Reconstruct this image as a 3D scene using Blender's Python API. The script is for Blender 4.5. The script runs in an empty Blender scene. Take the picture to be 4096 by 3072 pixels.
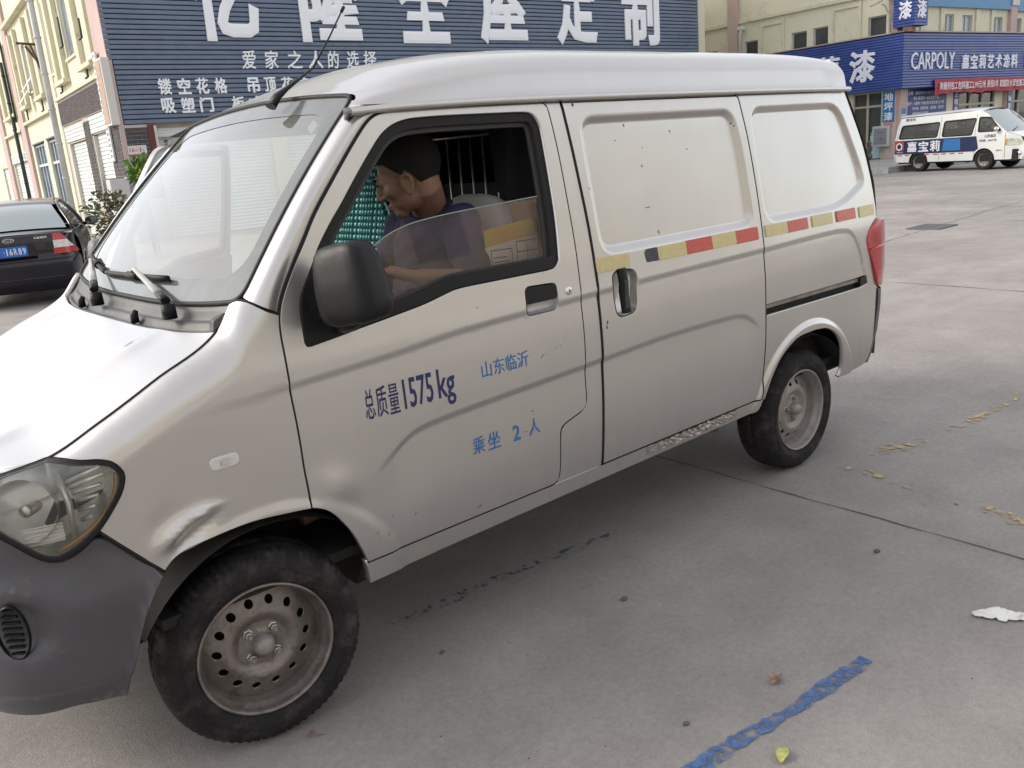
import bpy, bmesh, math, random
import numpy as np
from mathutils import Vector, Matrix, Quaternion
from mathutils.geometry import delaunay_2d_cdt
random.seed(7); rng = np.random.default_rng(7)
SC = bpy.context.scene
COL = SC.collection

# ------------------------------------------------------------------ camera
F_PX = 3494.412; YAW, PITCH, ROLL = -0.6966390, -0.2595126, 0.0816036
CAM = np.array([-0.8258631, -2.0801217, 1.5593548])
def _rot(p, t, r):
    cy, sy = math.cos(p), math.sin(p); ct, st = math.cos(t), math.sin(t); cr_, sr = math.cos(r), math.sin(r)
    Rz = np.array([[cy, -sy, 0], [sy, cy, 0], [0, 0, 1]]); Rx = np.array([[1, 0, 0], [0, ct, -st], [0, st, ct]])
    Ry = np.array([[cr_, 0, sr], [0, 1, 0], [-sr, 0, cr_]])
    return Rz @ Rx @ Ry
RC = _rot(YAW, PITCH, ROLL)
cd = bpy.data.cameras.new('camera'); cam = bpy.data.objects.new('camera', cd); COL.objects.link(cam)
cd.sensor_width = 36.0; cd.lens = 36.0 * F_PX / 4096.0; cd.clip_start = 0.05; cd.clip_end = 2000
M = Matrix.Identity(4)
for i in range(3):
    M[i][0] = RC[i, 0]; M[i][1] = RC[i, 2]; M[i][2] = -RC[i, 1]; M[i][3] = CAM[i]
cam.matrix_world = M
SC.camera = cam

# ------------------------------------------------------------------ sky, sun, exposure
SUN_EL, SUN_AZ = math.radians(32), math.radians(-46)      # azimuth from +Y, clockwise
w = bpy.data.worlds.new('World'); SC.world = w; w.use_nodes = True
nt = w.node_tree; bg = nt.nodes['Background']
sky = nt.nodes.new('ShaderNodeTexSky'); sky.sky_type = 'NISHITA'; sky.sun_disc = False
sky.sun_elevation = SUN_EL; sky.sun_rotation = SUN_AZ % (2 * math.pi)
sky.air_density = 1.0; sky.dust_density = 1.6; sky.ozone_density = 0.6; sky.altitude = 30
hs_ = nt.nodes.new('ShaderNodeHueSaturation'); hs_.inputs['Saturation'].default_value = .55; nt.links.new(sky.outputs[0], hs_.inputs['Color'])
hz_ = nt.nodes.new('ShaderNodeMix'); hz_.data_type = 'RGBA'; hz_.inputs[0].default_value = .32; hz_.inputs[7].default_value = (7.2, 6.75, 6.35, 1)   # even pale haze over the whole sky
nt.links.new(hs_.outputs[0], hz_.inputs[6]); nt.links.new(hz_.outputs[2], bg.inputs[0]); bg.inputs[1].default_value = 0.15
sd = bpy.data.lights.new('sun', 'SUN'); sd.energy = 1.4; sd.angle = math.radians(22); sd.color = (1.0, 0.90, 0.78)
sun = bpy.data.objects.new('sun', sd); COL.objects.link(sun)
sv = Vector((math.sin(SUN_AZ) * math.cos(SUN_EL), math.cos(SUN_AZ) * math.cos(SUN_EL), math.sin(SUN_EL)))
sun.rotation_euler = (-sv).to_track_quat('-Z', 'Y').to_euler(); sun.location = (0, 0, 30)
SC.view_settings.view_transform = 'Standard'; SC.view_settings.look = 'None'
SC.view_settings.gamma = 1.0; SC.view_settings.use_curve_mapping = False
SC.view_settings.exposure = 0.82
SC.cycles.max_bounces = 8; SC.cycles.transparent_max_bounces = 12; SC.cycles.caustics_reflective = False; SC.cycles.caustics_refractive = False
SC.cycles.use_denoising = True

# ------------------------------------------------------------------ materials
def _n(t, typ, **kw):
    n = t.nodes.new(typ)
    for k, v in kw.items(): setattr(n, k, v)
    return n
MATS = {}
def mat(name, col, rough=.6, metal=0., spec=.5, var=None, bump=None, coat=0., coat_rough=.1, trans=0., alpha=1., emit=None, dirt=None, sheen=0.):
    """var=(scale, amount[, detail]) colour mottling; bump=(scale, strength); dirt=(colour, scale, lo, hi)"""
    if name in MATS: return MATS[name]
    m = bpy.data.materials.new(name); m.use_nodes = True; t = m.node_tree; b = t.nodes['Principled BSDF']
    b.inputs['Base Color'].default_value = (*col, 1); b.inputs['Roughness'].default_value = rough
    b.inputs['Metallic'].default_value = metal; b.inputs['Specular IOR Level'].default_value = spec
    b.inputs['Coat Weight'].default_value = coat; b.inputs['Coat Roughness'].default_value = coat_rough
    b.inputs['Transmission Weight'].default_value = trans; b.inputs['Alpha'].default_value = alpha
    b.inputs['Sheen Weight'].default_value = sheen
    if emit: b.inputs['Emission Color'].default_value = (*emit[0], 1); b.inputs['Emission Strength'].default_value = emit[1]
    tc = _n(t, 'ShaderNodeTexCoord'); src = None
    if var:
        nz = _n(t, 'ShaderNodeTexNoise'); nz.inputs['Scale'].default_value = var[0]; nz.inputs['Detail'].default_value = var[2] if len(var) > 2 else 5
        t.links.new(tc.outputs['Object'], nz.inputs['Vector'])
        mx = _n(t, 'ShaderNodeMix', data_type='RGBA', blend_type='MIX')
        a = var[1]
        mx.inputs[6].default_value = (*[c * (1 - a) for c in col], 1); mx.inputs[7].default_value = (*[min(1, c * (1 + a)) for c in col], 1)
        mr = _n(t, 'ShaderNodeMapRange'); mr.inputs[1].default_value = .3; mr.inputs[2].default_value = .7
        t.links.new(nz.outputs[0], mr.inputs[0]); t.links.new(mr.outputs[0], mx.inputs[0])
        src = mx.outputs[2]
        mr2 = _n(t, 'ShaderNodeMapRange'); mr2.inputs[1].default_value = .3; mr2.inputs[2].default_value = .7
        mr2.inputs[3].default_value = max(.285 if rough > .275 else 0, rough - .07); mr2.inputs[4].default_value = min(1 if rough > .275 else .265, rough + .07)
        t.links.new(nz.outputs[0], mr2.inputs[0]); t.links.new(mr2.outputs[0], b.inputs['Roughness'])
    if dirt:
        nd = _n(t, 'ShaderNodeTexNoise'); nd.inputs['Scale'].default_value = dirt[1]; nd.inputs['Detail'].default_value = 8; nd.inputs['Roughness'].default_value = .65
        t.links.new(tc.outputs['Object'], nd.inputs['Vector'])
        r = _n(t, 'ShaderNodeMapRange'); r.inputs[1].default_value = dirt[2]; r.inputs[2].default_value = dirt[3]
        t.links.new(nd.outputs[0], r.inputs[0])
        mx2 = _n(t, 'ShaderNodeMix', data_type='RGBA'); mx2.inputs[7].default_value = (*dirt[0], 1)
        if src: t.links.new(src, mx2.inputs[6])
        else: mx2.inputs[6].default_value = (*col, 1)
        t.links.new(r.outputs[0], mx2.inputs[0]); src = mx2.outputs[2]
    if src: t.links.new(src, b.inputs['Base Color'])
    if bump:
        nb = _n(t, 'ShaderNodeTexNoise'); nb.inputs['Scale'].default_value = bump[0]; nb.inputs['Detail'].default_value = 6
        t.links.new(tc.outputs['Object'], nb.inputs['Vector'])
        bp = _n(t, 'ShaderNodeBump'); bp.inputs['Strength'].default_value = bump[1]; bp.inputs['Distance'].default_value = .01
        t.links.new(nb.outputs[0], bp.inputs['Height']); t.links.new(bp.outputs[0], b.inputs['Normal'])
    MATS[name] = m
    return m

def glass_mat(name, tint, refl_rough=.03, film=(.6, .6, .58), film_amt=.12, ior=1.5, film_noise=6., k=1.7):
    """thin sheet glass: fresnel reflection over a tinted see-through sheet with a faint film: dust; on side_glass, painted warm reflection"""
    if name in MATS: return MATS[name]
    m = bpy.data.materials.new(name); m.use_nodes = True; t = m.node_tree
    t.nodes.remove(t.nodes['Principled BSDF']); out = t.nodes['Material Output']
    tr = _n(t, 'ShaderNodeBsdfTransparent'); tr.inputs[0].default_value = (*tint, 1)
    df = _n(t, 'ShaderNodeBsdfDiffuse'); df.inputs[0].default_value = (*film, 1)
    gl = _n(t, 'ShaderNodeBsdfGlossy'); gl.inputs['Roughness'].default_value = refl_rough
    fr = _n(t, 'ShaderNodeFresnel'); fr.inputs[0].default_value = ior
    tc = _n(t, 'ShaderNodeTexCoord'); nz = _n(t, 'ShaderNodeTexNoise'); nz.inputs['Scale'].default_value = film_noise; nz.inputs['Detail'].default_value = 6
    t.links.new(tc.outputs['Object'], nz.inputs['Vector'])
    mr = _n(t, 'ShaderNodeMapRange'); mr.inputs[1].default_value = .3; mr.inputs[2].default_value = .7; mr.inputs[3].default_value = film_amt * .85; mr.inputs[4].default_value = film_amt * 1.15
    t.links.new(nz.outputs[0], mr.inputs[0])
    m1 = _n(t, 'ShaderNodeMixShader'); t.links.new(mr.outputs[0], m1.inputs[0]); t.links.new(tr.outputs[0], m1.inputs[1]); t.links.new(df.outputs[0], m1.inputs[2])
    # two faces of the pane reflect: 2F/(1+F)
    ma = _n(t, 'ShaderNodeMath', operation='MULTIPLY_ADD'); ma.inputs[1].default_value = k; ma.inputs[2].default_value = 0; ma.use_clamp = True
    t.links.new(fr.outputs[0], ma.inputs[0])
    m2 = _n(t, 'ShaderNodeMixShader'); t.links.new(ma.outputs[0], m2.inputs[0]); t.links.new(m1.outputs[0], m2.inputs[1]); t.links.new(gl.outputs[0], m2.inputs[2])
    t.links.new(m2.outputs[0], out.inputs[0]); MATS[name] = m
    return m

def worn_paint(name, col, scale, lo, hi, rough=.7):
    """flat paint worn through in patches (alpha from noise)"""
    if name in MATS: return MATS[name]
    m = mat(name, col, rough, var=(30, .25)); t = m.node_tree; b = t.nodes['Principled BSDF']
    tc = _n(t, 'ShaderNodeTexCoord'); nz = _n(t, 'ShaderNodeTexNoise'); nz.inputs['Scale'].default_value = scale; nz.inputs['Detail'].default_value = 9; nz.inputs['Roughness'].default_value = .68
    t.links.new(tc.outputs['Object'], nz.inputs['Vector'])
    mr = _n(t, 'ShaderNodeMapRange'); mr.inputs[1].default_value = lo; mr.inputs[2].default_value = hi
    t.links.new(nz.outputs[0], mr.inputs[0]); t.links.new(mr.outputs[0], b.inputs['Alpha'])
    return m

# ------------------------------------------------------------------ mesh helpers
def tag(o, label=None, cat=None, group=None, kind=None):
    if label: o['label'] = label
    if cat: o['category'] = cat
    if group: o['group'] = group
    if kind: o['kind'] = kind
    return o
def thing(name, label, cat, loc=(0, 0, 0), group=None, rot=None):
    o = bpy.data.objects.new(name, None); COL.objects.link(o); o.location = loc; o.empty_display_size = .2
    if rot is not None: o.rotation_euler = rot
    return tag(o, label, cat, group)
def link(name, me, m=None, parent=None):
    o = bpy.data.objects.new(name, me); COL.objects.link(o)
    if m is not None and not me.materials: me.materials.append(m)
    if parent is not None:
        o.parent = parent
    return o
def world_parent(o, parent):
    """parent keeping the mesh's own world coordinates (parts are modelled in world space)"""
    o.parent = parent
    o.matrix_parent_inverse = parent_inv(parent)
    return o
def mat_of(o):
    m_ = Matrix.LocRotScale(o.location, o.rotation_euler, o.scale)
    return (mat_of(o.parent) @ o.matrix_parent_inverse @ m_) if o.parent else m_
def parent_inv(p): return mat_of(p).inverted()

class MB:
    """collects shapes into one mesh"""
    def __init__(s): s.v = []; s.f = []; s.sm = []
    def add(s, vs, fs, smooth=False):
        b = len(s.v); s.v += [tuple(map(float, p)) for p in vs]; s.f += [tuple(b + i for i in f) for f in fs]; s.sm += [smooth] * len(fs); return s
    def box(s, c, size, R=None, bevel=0):
        c = np.array(c, float); h = np.array(size, float) / 2
        P = np.array([[x, y, z] for x in (-1, 1) for y in (-1, 1) for z in (-1, 1)], float) * h
        if R is not None: P = P @ np.array(R).T
        P = P + c
        return s.add(P, [(0, 1, 3, 2), (4, 6, 7, 5), (0, 4, 5, 1), (2, 3, 7, 6), (0, 2, 6, 4), (1, 5, 7, 3)])
    def hexa(s, P):
        """8 points: bottom 4 ccw, top 4 ccw"""
        return s.add(P, [(3, 2, 1, 0), (4, 5, 6, 7), (0, 1, 5, 4), (1, 2, 6, 5), (2, 3, 7, 6), (3, 0, 4, 7)])
    def quad(s, a, b, c, d): return s.add([a, b, c, d], [(0, 1, 2, 3)])
    def tube(s, pts, r, n=8, cap=True, smooth=True, flat=1.0):
        pts = [np.array(p, float) for p in pts]; rs = r if hasattr(r, '__len__') else [r] * len(pts)
        rings = []; prev = None
        for i, p in enumerate(pts):
            d = pts[min(i + 1, len(pts) - 1)] - pts[max(i - 1, 0)]; d = d / (np.linalg.norm(d) + 1e-12)
            if prev is None:
                u = np.cross(d, [0, 0, 1.]);
                if np.linalg.norm(u) < 1e-3: u = np.cross(d, [0, 1., 0])
            else: u = prev - d * (prev @ d)
            u /= np.linalg.norm(u); prev = u; w_ = np.cross(d, u)
            rings.append([p + rs[i] * (math.cos(a) * u + flat * math.sin(a) * w_) for a in np.arange(n) * 2 * math.pi / n])
        V = [q for rg in rings for q in rg]; Fs = []
        for i in range(len(pts) - 1):
            for j in range(n): Fs.append((i * n + j, i * n + (j + 1) % n, (i + 1) * n + (j + 1) % n, (i + 1) * n + j))
        s.add(V, Fs, smooth)
        if cap:
            b = len(s.v) - len(V)
            s.f.append(tuple(b + j for j in reversed(range(n)))); s.sm.append(False)
            e = b + (len(pts) - 1) * n; s.f.append(tuple(e + j for j in range(n))); s.sm.append(False)
        return s
    def lathe(s, prof, c, axis, n=48, smooth=True, close=False):
        """prof: list of (r, t) along axis from centre c"""
        axis = np.array(axis, float); axis /= np.linalg.norm(axis); u = np.cross(axis, [0, 0, 1.])
        if np.linalg.norm(u) < 1e-3: u = np.array([1., 0, 0])
        u /= np.linalg.norm(u); w_ = np.cross(axis, u); c = np.array(c, float); V = []; Fs = []
        for r, t in prof:
            for k in range(n):
                a = 2 * math.pi * k / n; V.append(c + axis * t + r * (math.cos(a) * u + math.sin(a) * w_))
        m_ = len(prof)
        for i in range(m_ - 1 + (1 if close else 0)):
            for k in range(n):
                i2 = (i + 1) % m_; Fs.append((i * n + k, i * n + (k + 1) % n, i2 * n + (k + 1) % n, i2 * n + k))
        return s.add(V, Fs, smooth)
    def grid(s, G, smooth=True, closed_u=False):
        G = np.asarray(G, float); a, b = G.shape[:2]; Fs = []
        for i in range(a - 1 + (1 if closed_u else 0)):
            for j in range(b - 1):
                i2 = (i + 1) % a; Fs.append((i * b + j, i2 * b + j, i2 * b + j + 1, i * b + j + 1))
        return s.add(G.reshape(-1, 3), Fs, smooth)
    def prism(s, poly, O, U, V, N, t0, t1, smooth=False):
        """2D polygon extruded along N between t0 and t1"""
        O, U, V, N = [np.array(q, float) for q in (O, U, V, N)]; n = len(poly)
        A = [O + U * p[0] + V * p[1] + N * t0 for p in poly]; B = [O + U * p[0] + V * p[1] + N * t1 for p in poly]
        s.add(A + B, [tuple(reversed(range(n))), tuple(range(n, 2 * n))] + [(i, (i + 1) % n, n + (i + 1) % n, n + i) for i in range(n)], smooth)
        return s
    def ball(s, c, r, n=16, m_=10, R=None):
        c = np.array(c, float); r = np.array(r if hasattr(r, '__len__') else (r, r, r), float); G = []
        for i in range(m_ + 1):
            th = math.pi * i / m_
            row = [np.array([math.sin(th) * math.cos(2 * math.pi * j / n), math.sin(th) * math.sin(2 * math.pi * j / n), math.cos(th)]) * r for j in range(n)]
            G.append(row)
        G = np.array(G)
        if R is not None: G = G @ np.array(R).T
        G = G + c; V = G.reshape(-1, 3); Fs = []
        for i in range(m_):
            for j in range(n): Fs.append((i * n + j, (i + 1) * n + j, (i + 1) * n + (j + 1) % n, i * n + (j + 1) % n))
        return s.add(V, Fs, True)
    def mesh(s, name, fixn=True, merge=True):
        me = bpy.data.meshes.new(name); me.from_pydata(s.v, [], s.f); me.update()
        me.polygons.foreach_set('use_smooth', s.sm)
        if merge or fixn:
            bm = bmesh.new(); bm.from_mesh(me)
            if merge: bmesh.ops.remove_doubles(bm, verts=bm.verts, dist=1e-5)
            if fixn: bmesh.ops.recalc_face_normals(bm, faces=bm.faces)
            bm.to_mesh(me); bm.free()
        return me
    def build(s, name, m, parent=None, bevel=0, sub=0, fixn=True, seg=2):
        o = link(name, s.mesh(name, fixn), m)
        if parent is not None: world_parent(o, parent)
        if bevel:
            md = o.modifiers.new('bevel', 'BEVEL'); md.width = bevel; md.segments = seg; md.limit_method = 'ANGLE'; md.angle_limit = math.radians(40)
            for p in o.data.polygons: p.use_smooth = True
            md.harden_normals = True
        if sub:
            md = o.modifiers.new('sub', 'SUBSURF'); md.levels = sub; md.render_levels = sub
            for p in o.data.polygons: p.use_smooth = True
        return o
def rotm(axis, ang): return np.array(Matrix.Rotation(ang, 3, Vector(axis)))
def copy_tree(o, parent=None):
    c = o.copy(); COL.objects.link(c)
    if parent is not None:
        c.parent = parent; c.matrix_parent_inverse = o.matrix_parent_inverse.copy()
    for ch in list(o.children): copy_tree(ch, c)
    return c

# ---- smooth curves
def pchip(xs, ys):
    xs = np.array(xs, float); ys = np.array(ys, float); h = np.diff(xs); dl = np.diff(ys) / h; d = np.zeros_like(ys)
    for i in range(1, len(xs) - 1):
        if dl[i - 1] * dl[i] > 0:
            w1 = 2 * h[i] + h[i - 1]; w2 = h[i] + 2 * h[i - 1]; d[i] = (w1 + w2) / (w1 / dl[i - 1] + w2 / dl[i])
    d[0] = dl[0]; d[-1] = dl[-1]
    def f(x):
        x = np.asarray(x, float); i = np.clip(np.searchsorted(xs, x) - 1, 0, len(xs) - 2); t = (x - xs[i]) / h[i]
        lo = x < xs[0]; hi = x > xs[-1]; t2 = t * t; t3 = t2 * t
        y = (2 * t3 - 3 * t2 + 1) * ys[i] + (t3 - 2 * t2 + t) * h[i] * d[i] + (-2 * t3 + 3 * t2) * ys[i + 1] + (t3 - t2) * h[i] * d[i + 1]
        y = np.where(lo, ys[0] + d[0] * (x - xs[0]), y); y = np.where(hi, ys[-1] + d[-1] * (x - xs[-1]), y)
        return y
    return f
def sstep(a, b, x):
    t = np.clip((np.asarray(x, float) - a) / (b - a), 0, 1); return t * t * (3 - 2 * t)
def crv(pts, step=.012, smooth=True):
    """dense polyline through points (Catmull-Rom)"""
    P = np.array(pts, float); out = []
    for i in range(len(P) - 1):
        p0 = P[i - 1] if i else 2 * P[0] - P[1]; p1 = P[i]; p2 = P[i + 1]; p3 = P[i + 2] if i + 2 < len(P) else 2 * P[-1] - P[-2]
        n = max(1, int(math.ceil(np.linalg.norm(p2 - p1) / step)))
        for k in range(n):
            t = k / n
            if smooth: out.append(.5 * (2 * p1 + (p2 - p0) * t + (2 * p0 - 5 * p1 + 4 * p2 - p3) * t * t + (3 * p1 - p0 - 3 * p2 + p3) * t ** 3))
            else: out.append(p1 + (p2 - p1) * t)
    out.append(P[-1]); return [tuple(p) for p in out]
def join_loop(*cs):
    out = []
    for c in cs:
        for p in c:
            if not out or math.dist(p, out[-1]) > .0025: out.append(tuple(p))
    while math.dist(out[0], out[-1]) < .0025: out.pop()
    return out
def round_poly(poly, r, n=5):
    out = []; N = len(poly)
    for i in range(N):
        p0 = np.array(poly[i - 1], float); p = np.array(poly[i], float); p1 = np.array(poly[(i + 1) % N], float)
        a = p0 - p; b = p1 - p; la = np.linalg.norm(a); lb = np.linalg.norm(b); a /= la; b /= lb
        rr = min(r[i] if hasattr(r, '__len__') else r, la * .48, lb * .48)
        A = p + a * rr; B = p + b * rr
        for k in range(n + 1):
            t = k / n; out.append(tuple((1 - t) ** 2 * A + 2 * t * (1 - t) * p + t * t * B))
    return out
def dense(poly, step):
    out = []
    for i in range(len(poly)):
        a = np.array(poly[i]); b = np.array(poly[(i + 1) % len(poly)]); n = max(1, int(math.ceil(np.linalg.norm(b - a) / step)))
        for k in range(n): out.append(tuple(a + (b - a) * k / n))
    return out
def area(p): return .5 * sum(p[i][0] * p[(i + 1) % len(p)][1] - p[(i + 1) % len(p)][0] * p[i][1] for i in range(len(p)))
def inset(poly, d):
    """move a loop inwards by d"""
    P = np.array(poly, float); s = 1 if area(poly) > 0 else -1; nx = np.roll(P, -1, 0) - P; ln = np.linalg.norm(nx, axis=1, keepdims=True) + 1e-12; nx = nx / ln
    nor = np.stack([-nx[:, 1], nx[:, 0]], 1) * s; n2 = nor + np.roll(nor, 1, 0); n2 /= (np.linalg.norm(n2, axis=1, keepdims=True) + 1e-9)
    return [tuple(p) for p in P + n2 * d]
def pip(P, poly):
    x, y = P[:, 0], P[:, 1]; ins = np.zeros(len(P), bool); n = len(poly); j = n - 1
    for i in range(n):
        xi, yi = poly[i]; xj, yj = poly[j]
        if yi != yj:
            c = ((yi > y) != (yj > y)) & (x < (xj - xi) * (y - yi) / (yj - yi) + xi); ins ^= c
        j = i
    return ins
def pdist(P, poly):
    A = np.array(poly); B = np.roll(A, -1, 0); best = np.full(len(P), 1e9)
    for a, b in zip(A, B):
        ab = b - a; t = np.clip(((P - a) @ ab) / (ab @ ab + 1e-15), 0, 1); best = np.minimum(best, ((P - a - t[:, None] * ab) ** 2).sum(1))
    return np.sqrt(best)
def pdist_open(P, pl):
    A = np.array(pl[:-1]); B = np.array(pl[1:]); best = np.full(len(P), 1e9)
    for a, b in zip(A, B):
        ab = b - a; t = np.clip(((P - a) @ ab) / (ab @ ab + 1e-15), 0, 1); best = np.minimum(best, ((P - a - t[:, None] * ab) ** 2).sum(1))
    return np.sqrt(best)
def sdf(P, poly):
    d = pdist(P, poly); return np.where(pip(P, poly), -d, d)

def panel(name, m, parent, outline, fmap, step=.018, holes=(), depth=.012, lip=.002, out=(0, -1, 0), gap=.003, inv_lip=True, extra=None):
    """sheet panel cut to a 2D outline, laid on a smooth surface fmap(a, b), with rolled edges"""
    outl = inset(dense(outline, step), gap) if gap else dense(outline, step)
    hs = [inset(dense(h, step), -gap) if gap else dense(h, step) for h in holes]
    P = np.array(outl); x0, y0 = P.min(0); x1, y1 = P.max(0)
    gx, gy = np.meshgrid(np.arange(x0 + step / 2, x1, step), np.arange(y0 + step / 2, y1, step)); G = np.stack([gx.ravel(), gy.ravel()], 1)
    ok = pip(G, outl) & (pdist(G, outl) > step * .45)
    for h in hs: ok &= ~pip(G, h) & (pdist(G, h) > step * .45)
    if extra:
        for cl, off in extra:
            near = np.zeros(len(G), bool); near[ok] = pdist_open(G[ok], cl) < max(abs(o_) for o_ in off) + step * .4; ok &= ~near
        G = G[ok]; add = []
        for cl, off in extra:
            C_ = np.array(cl); tg_ = np.gradient(C_, axis=0); tg_ /= np.linalg.norm(tg_, axis=1, keepdims=True); nn_ = np.stack([-tg_[:, 1], tg_[:, 0]], 1)
            for o_ in off: add.append(C_ + nn_ * o_)
        add = np.concatenate(add); k_ = pip(add, outl) & (pdist(add, outl) > step * .3)
        for h in hs: k_ &= ~pip(add, h) & (pdist(add, h) > step * .3)
        G = np.concatenate([G, add[k_]])
    else: G = G[ok]
    pts = [Vector(p) for p in outl]; E = [(i, (i + 1) % len(outl)) for i in range(len(outl))]; loops = [list(range(len(outl)))]
    for h in hs:
        b = len(pts); pts += [Vector(p) for p in h]; E += [(b + i, b + (i + 1) % len(h)) for i in range(len(h))]; loops.append(list(range(b, b + len(h))))
    pts += [Vector(p) for p in G]
    vs, es, fs, ov, oe, of = delaunay_2d_cdt(pts, E, [], 0, 1e-6)
    V2 = np.array([(v.x, v.y) for v in vs]); T = np.array([f for f in fs if len(f) == 3]); cen = V2[T].mean(1); keep = pip(cen, outl)
    for h in hs: keep &= ~pip(cen, h)
    T = T[keep]
    remap = {}
    for i, o_ in enumerate(ov):
        for k in o_: remap[k] = i
    def ev(A): return np.asarray(fmap(A[:, 0], A[:, 1]), float).reshape(3, -1).T if True else None
    V3 = ev(V2); h = .0015; du = ev(V2 + [h, 0]) - ev(V2 - [h, 0]); dv = ev(V2 + [0, h]) - ev(V2 - [0, h]); N = np.cross(du, dv); N /= (np.linalg.norm(N, axis=1, keepdims=True) + 1e-12)
    sgn = np.sign((N @ np.array(out, float)).sum()) or 1; N *= sgn
    fn = np.cross(V3[T[:, 1]] - V3[T[:, 0]], V3[T[:, 2]] - V3[T[:, 0]]); fl = (fn * N[T].mean(1)).sum(1) < 0; T[fl] = T[fl][:, ::-1]
    verts = [V3]; norms = [N]; faces = [tuple(t) for t in T]; base = len(V3)
    if depth:
        for lp in loops:
            idx = [remap.get(i, i) for i in lp]; L = V3[idx]; NL = N[idx]; n = len(idx)
            tg = np.roll(L, -1, 0) - np.roll(L, 1, 0); tg /= (np.linalg.norm(tg, axis=1, keepdims=True) + 1e-12); o_ = np.cross(tg, NL)
            # outward in-surface direction
            c2 = np.array(outl)[:, :].mean(0); q = V2[idx]; inn = inset([tuple(p) for p in q], .004 if lp is loops[0] else -.004); d3 = L - ev(np.array(inn)); s_ = np.sign((o_ * d3).sum(1)); s_[s_ == 0] = 1
            o_ = o_ * s_[:, None]
            r1 = L + o_ * lip - NL * lip; r2 = r1 - NL * depth; nn1 = NL + o_; nn1 /= np.linalg.norm(nn1, axis=1, keepdims=True)
            verts += [L, r1, r2]; norms += [NL, nn1, o_]
            for k in range(n):
                k2 = (k + 1) % n
                for a in (0, n):
                    q4 = [base + a + k, base + a + k2, base + a + n + k2, base + a + n + k]; faces.append(tuple(q4))
            base += 3 * n
    Vall = np.concatenate(verts); Nall = np.concatenate(norms)
    me = bpy.data.meshes.new(name)
    # orient flange quads
    ff = []
    for f in faces:
        if len(f) == 4:
            a, b, c = Vall[f[0]], Vall[f[1]], Vall[f[3]]; nn = np.cross(b - a, c - a)
            if nn @ (Nall[list(f)].mean(0)) < 0: f = f[::-1]
        ff.append(tuple(int(i) for i in f))
    me.from_pydata(Vall.tolist(), [], ff); me.update(); me.polygons.foreach_set('use_smooth', [True] * len(ff))
    me.normals_split_custom_set_from_vertices([tuple(n) for n in Nall])
    o = link(name, me, m)
    if parent is not None: world_parent(o, parent)
    return o

# ---- lettering
def text_data(s, bold=0., extrude=0., shear=0., spacing=1.):
    c = bpy.data.curves.new('lettering', 'FONT'); c.body = s; c.size = 1; c.offset = bold; c.extrude = extrude; c.resolution_u = 2; c.shear = shear; c.space_character = spacing
    o = bpy.data.objects.new('lettering_tmp', c); COL.objects.link(o); dg = bpy.context.evaluated_depsgraph_get(); me = bpy.data.meshes.new_from_object(o.evaluated_get(dg))
    V = np.array([v.co[:] for v in me.vertices]) if len(me.vertices) else np.zeros((0, 3)); Fs = [tuple(p.vertices) for p in me.polygons]
    bpy.data.objects.remove(o); bpy.data.curves.remove(c); bpy.data.meshes.remove(me)
    return V, Fs
def lettering(s, m, parent, O, U, Z, N, w_, h_, bold=0., thick=0., name='lettering', shear=0., fmap=None, fitw=True, spacing=1.):
    """text fitted to a w x h box whose lower left corner is O (U right, Z up, N towards the reader); bold thickens the strokes with a chamfer"""
    V, Fs = text_data(s, 0., 0., shear, spacing)
    if not len(V): return None
    V = V[:, :2]; ed = {}
    def ar(f): return sum(V[f[i]][0] * V[f[(i + 1) % len(f)]][1] - V[f[(i + 1) % len(f)]][0] * V[f[i]][1] for i in range(len(f)))
    Fs = [f if ar(f) > 0 else f[::-1] for f in Fs]
    for f in Fs:
        for i in range(len(f)): ed[(f[i], f[(i + 1) % len(f)])] = 1
    bd = [e for e in ed if (e[1], e[0]) not in ed]
    n = len(V); nrm = np.zeros((n, 2)); cnt = np.zeros(n)
    for i, j in bd:
        d = V[j] - V[i]; L = np.hypot(*d)
        if L < 1e-9: continue
        q = np.array([d[1], -d[0]]) / L; nrm[i] += q; nrm[j] += q
    ln = np.hypot(nrm[:, 0], nrm[:, 1]); ok = ln > 1e-6; mit = np.ones(n); mit[ok] = np.minimum(2.0 / np.maximum(ln[ok], .6), 1.8); nrm[ok] = nrm[ok] / ln[ok][:, None] * mit[ok][:, None]
    V2 = V + nrm * bold; A = np.concatenate([V, V2]); lo = A.min(0); hi = A.max(0); sp = np.maximum(hi - lo, 1e-6); kx = w_ / sp[0]; kz = h_ / sp[1]
    if not fitw: kx = kz
    def mp(Q, lift):
        a = (Q[:, 0] - lo[0]) * kx; b = (Q[:, 1] - lo[1]) * kz
        if fmap: return np.asarray(fmap(a, b)).reshape(3, -1).T
        return np.array(O, float) + a[:, None] * np.array(U, float) + b[:, None] * np.array(Z, float) + np.array(N, float) * lift
    me = bpy.data.meshes.new(name); rows = [mp(V, thick)]; fs = list(Fs); cur = 0
    if bold:
        rows.append(mp(V2, thick - (.15 * bold * kz if thick else .0006 if not fmap else 0))); fs += [(i + cur * n, i + n, j + n, j + cur * n) for i, j in bd]; cur = 1
    if thick: rows.append(mp(V2 if bold else V, 0.)); fs += [(i + cur * n, i + (cur + 1) * n, j + (cur + 1) * n, j + cur * n) for i, j in bd]
    me.from_pydata(np.concatenate(rows).tolist(), [], fs); me.update(); o = link(name, me, m)
    if parent is not None: world_parent(o, parent)
    return o
def gz(x, y): return -.006 * np.maximum(0, np.hypot(x, y) - 3)
def ray(u, v): return RC @ np.array([(u - 2048) / F_PX, 1, -(v - 1536) / F_PX])
def at(u, v, i, val):
    d = ray(u, v); return CAM + d * ((val - CAM[i]) / d[i])
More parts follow.
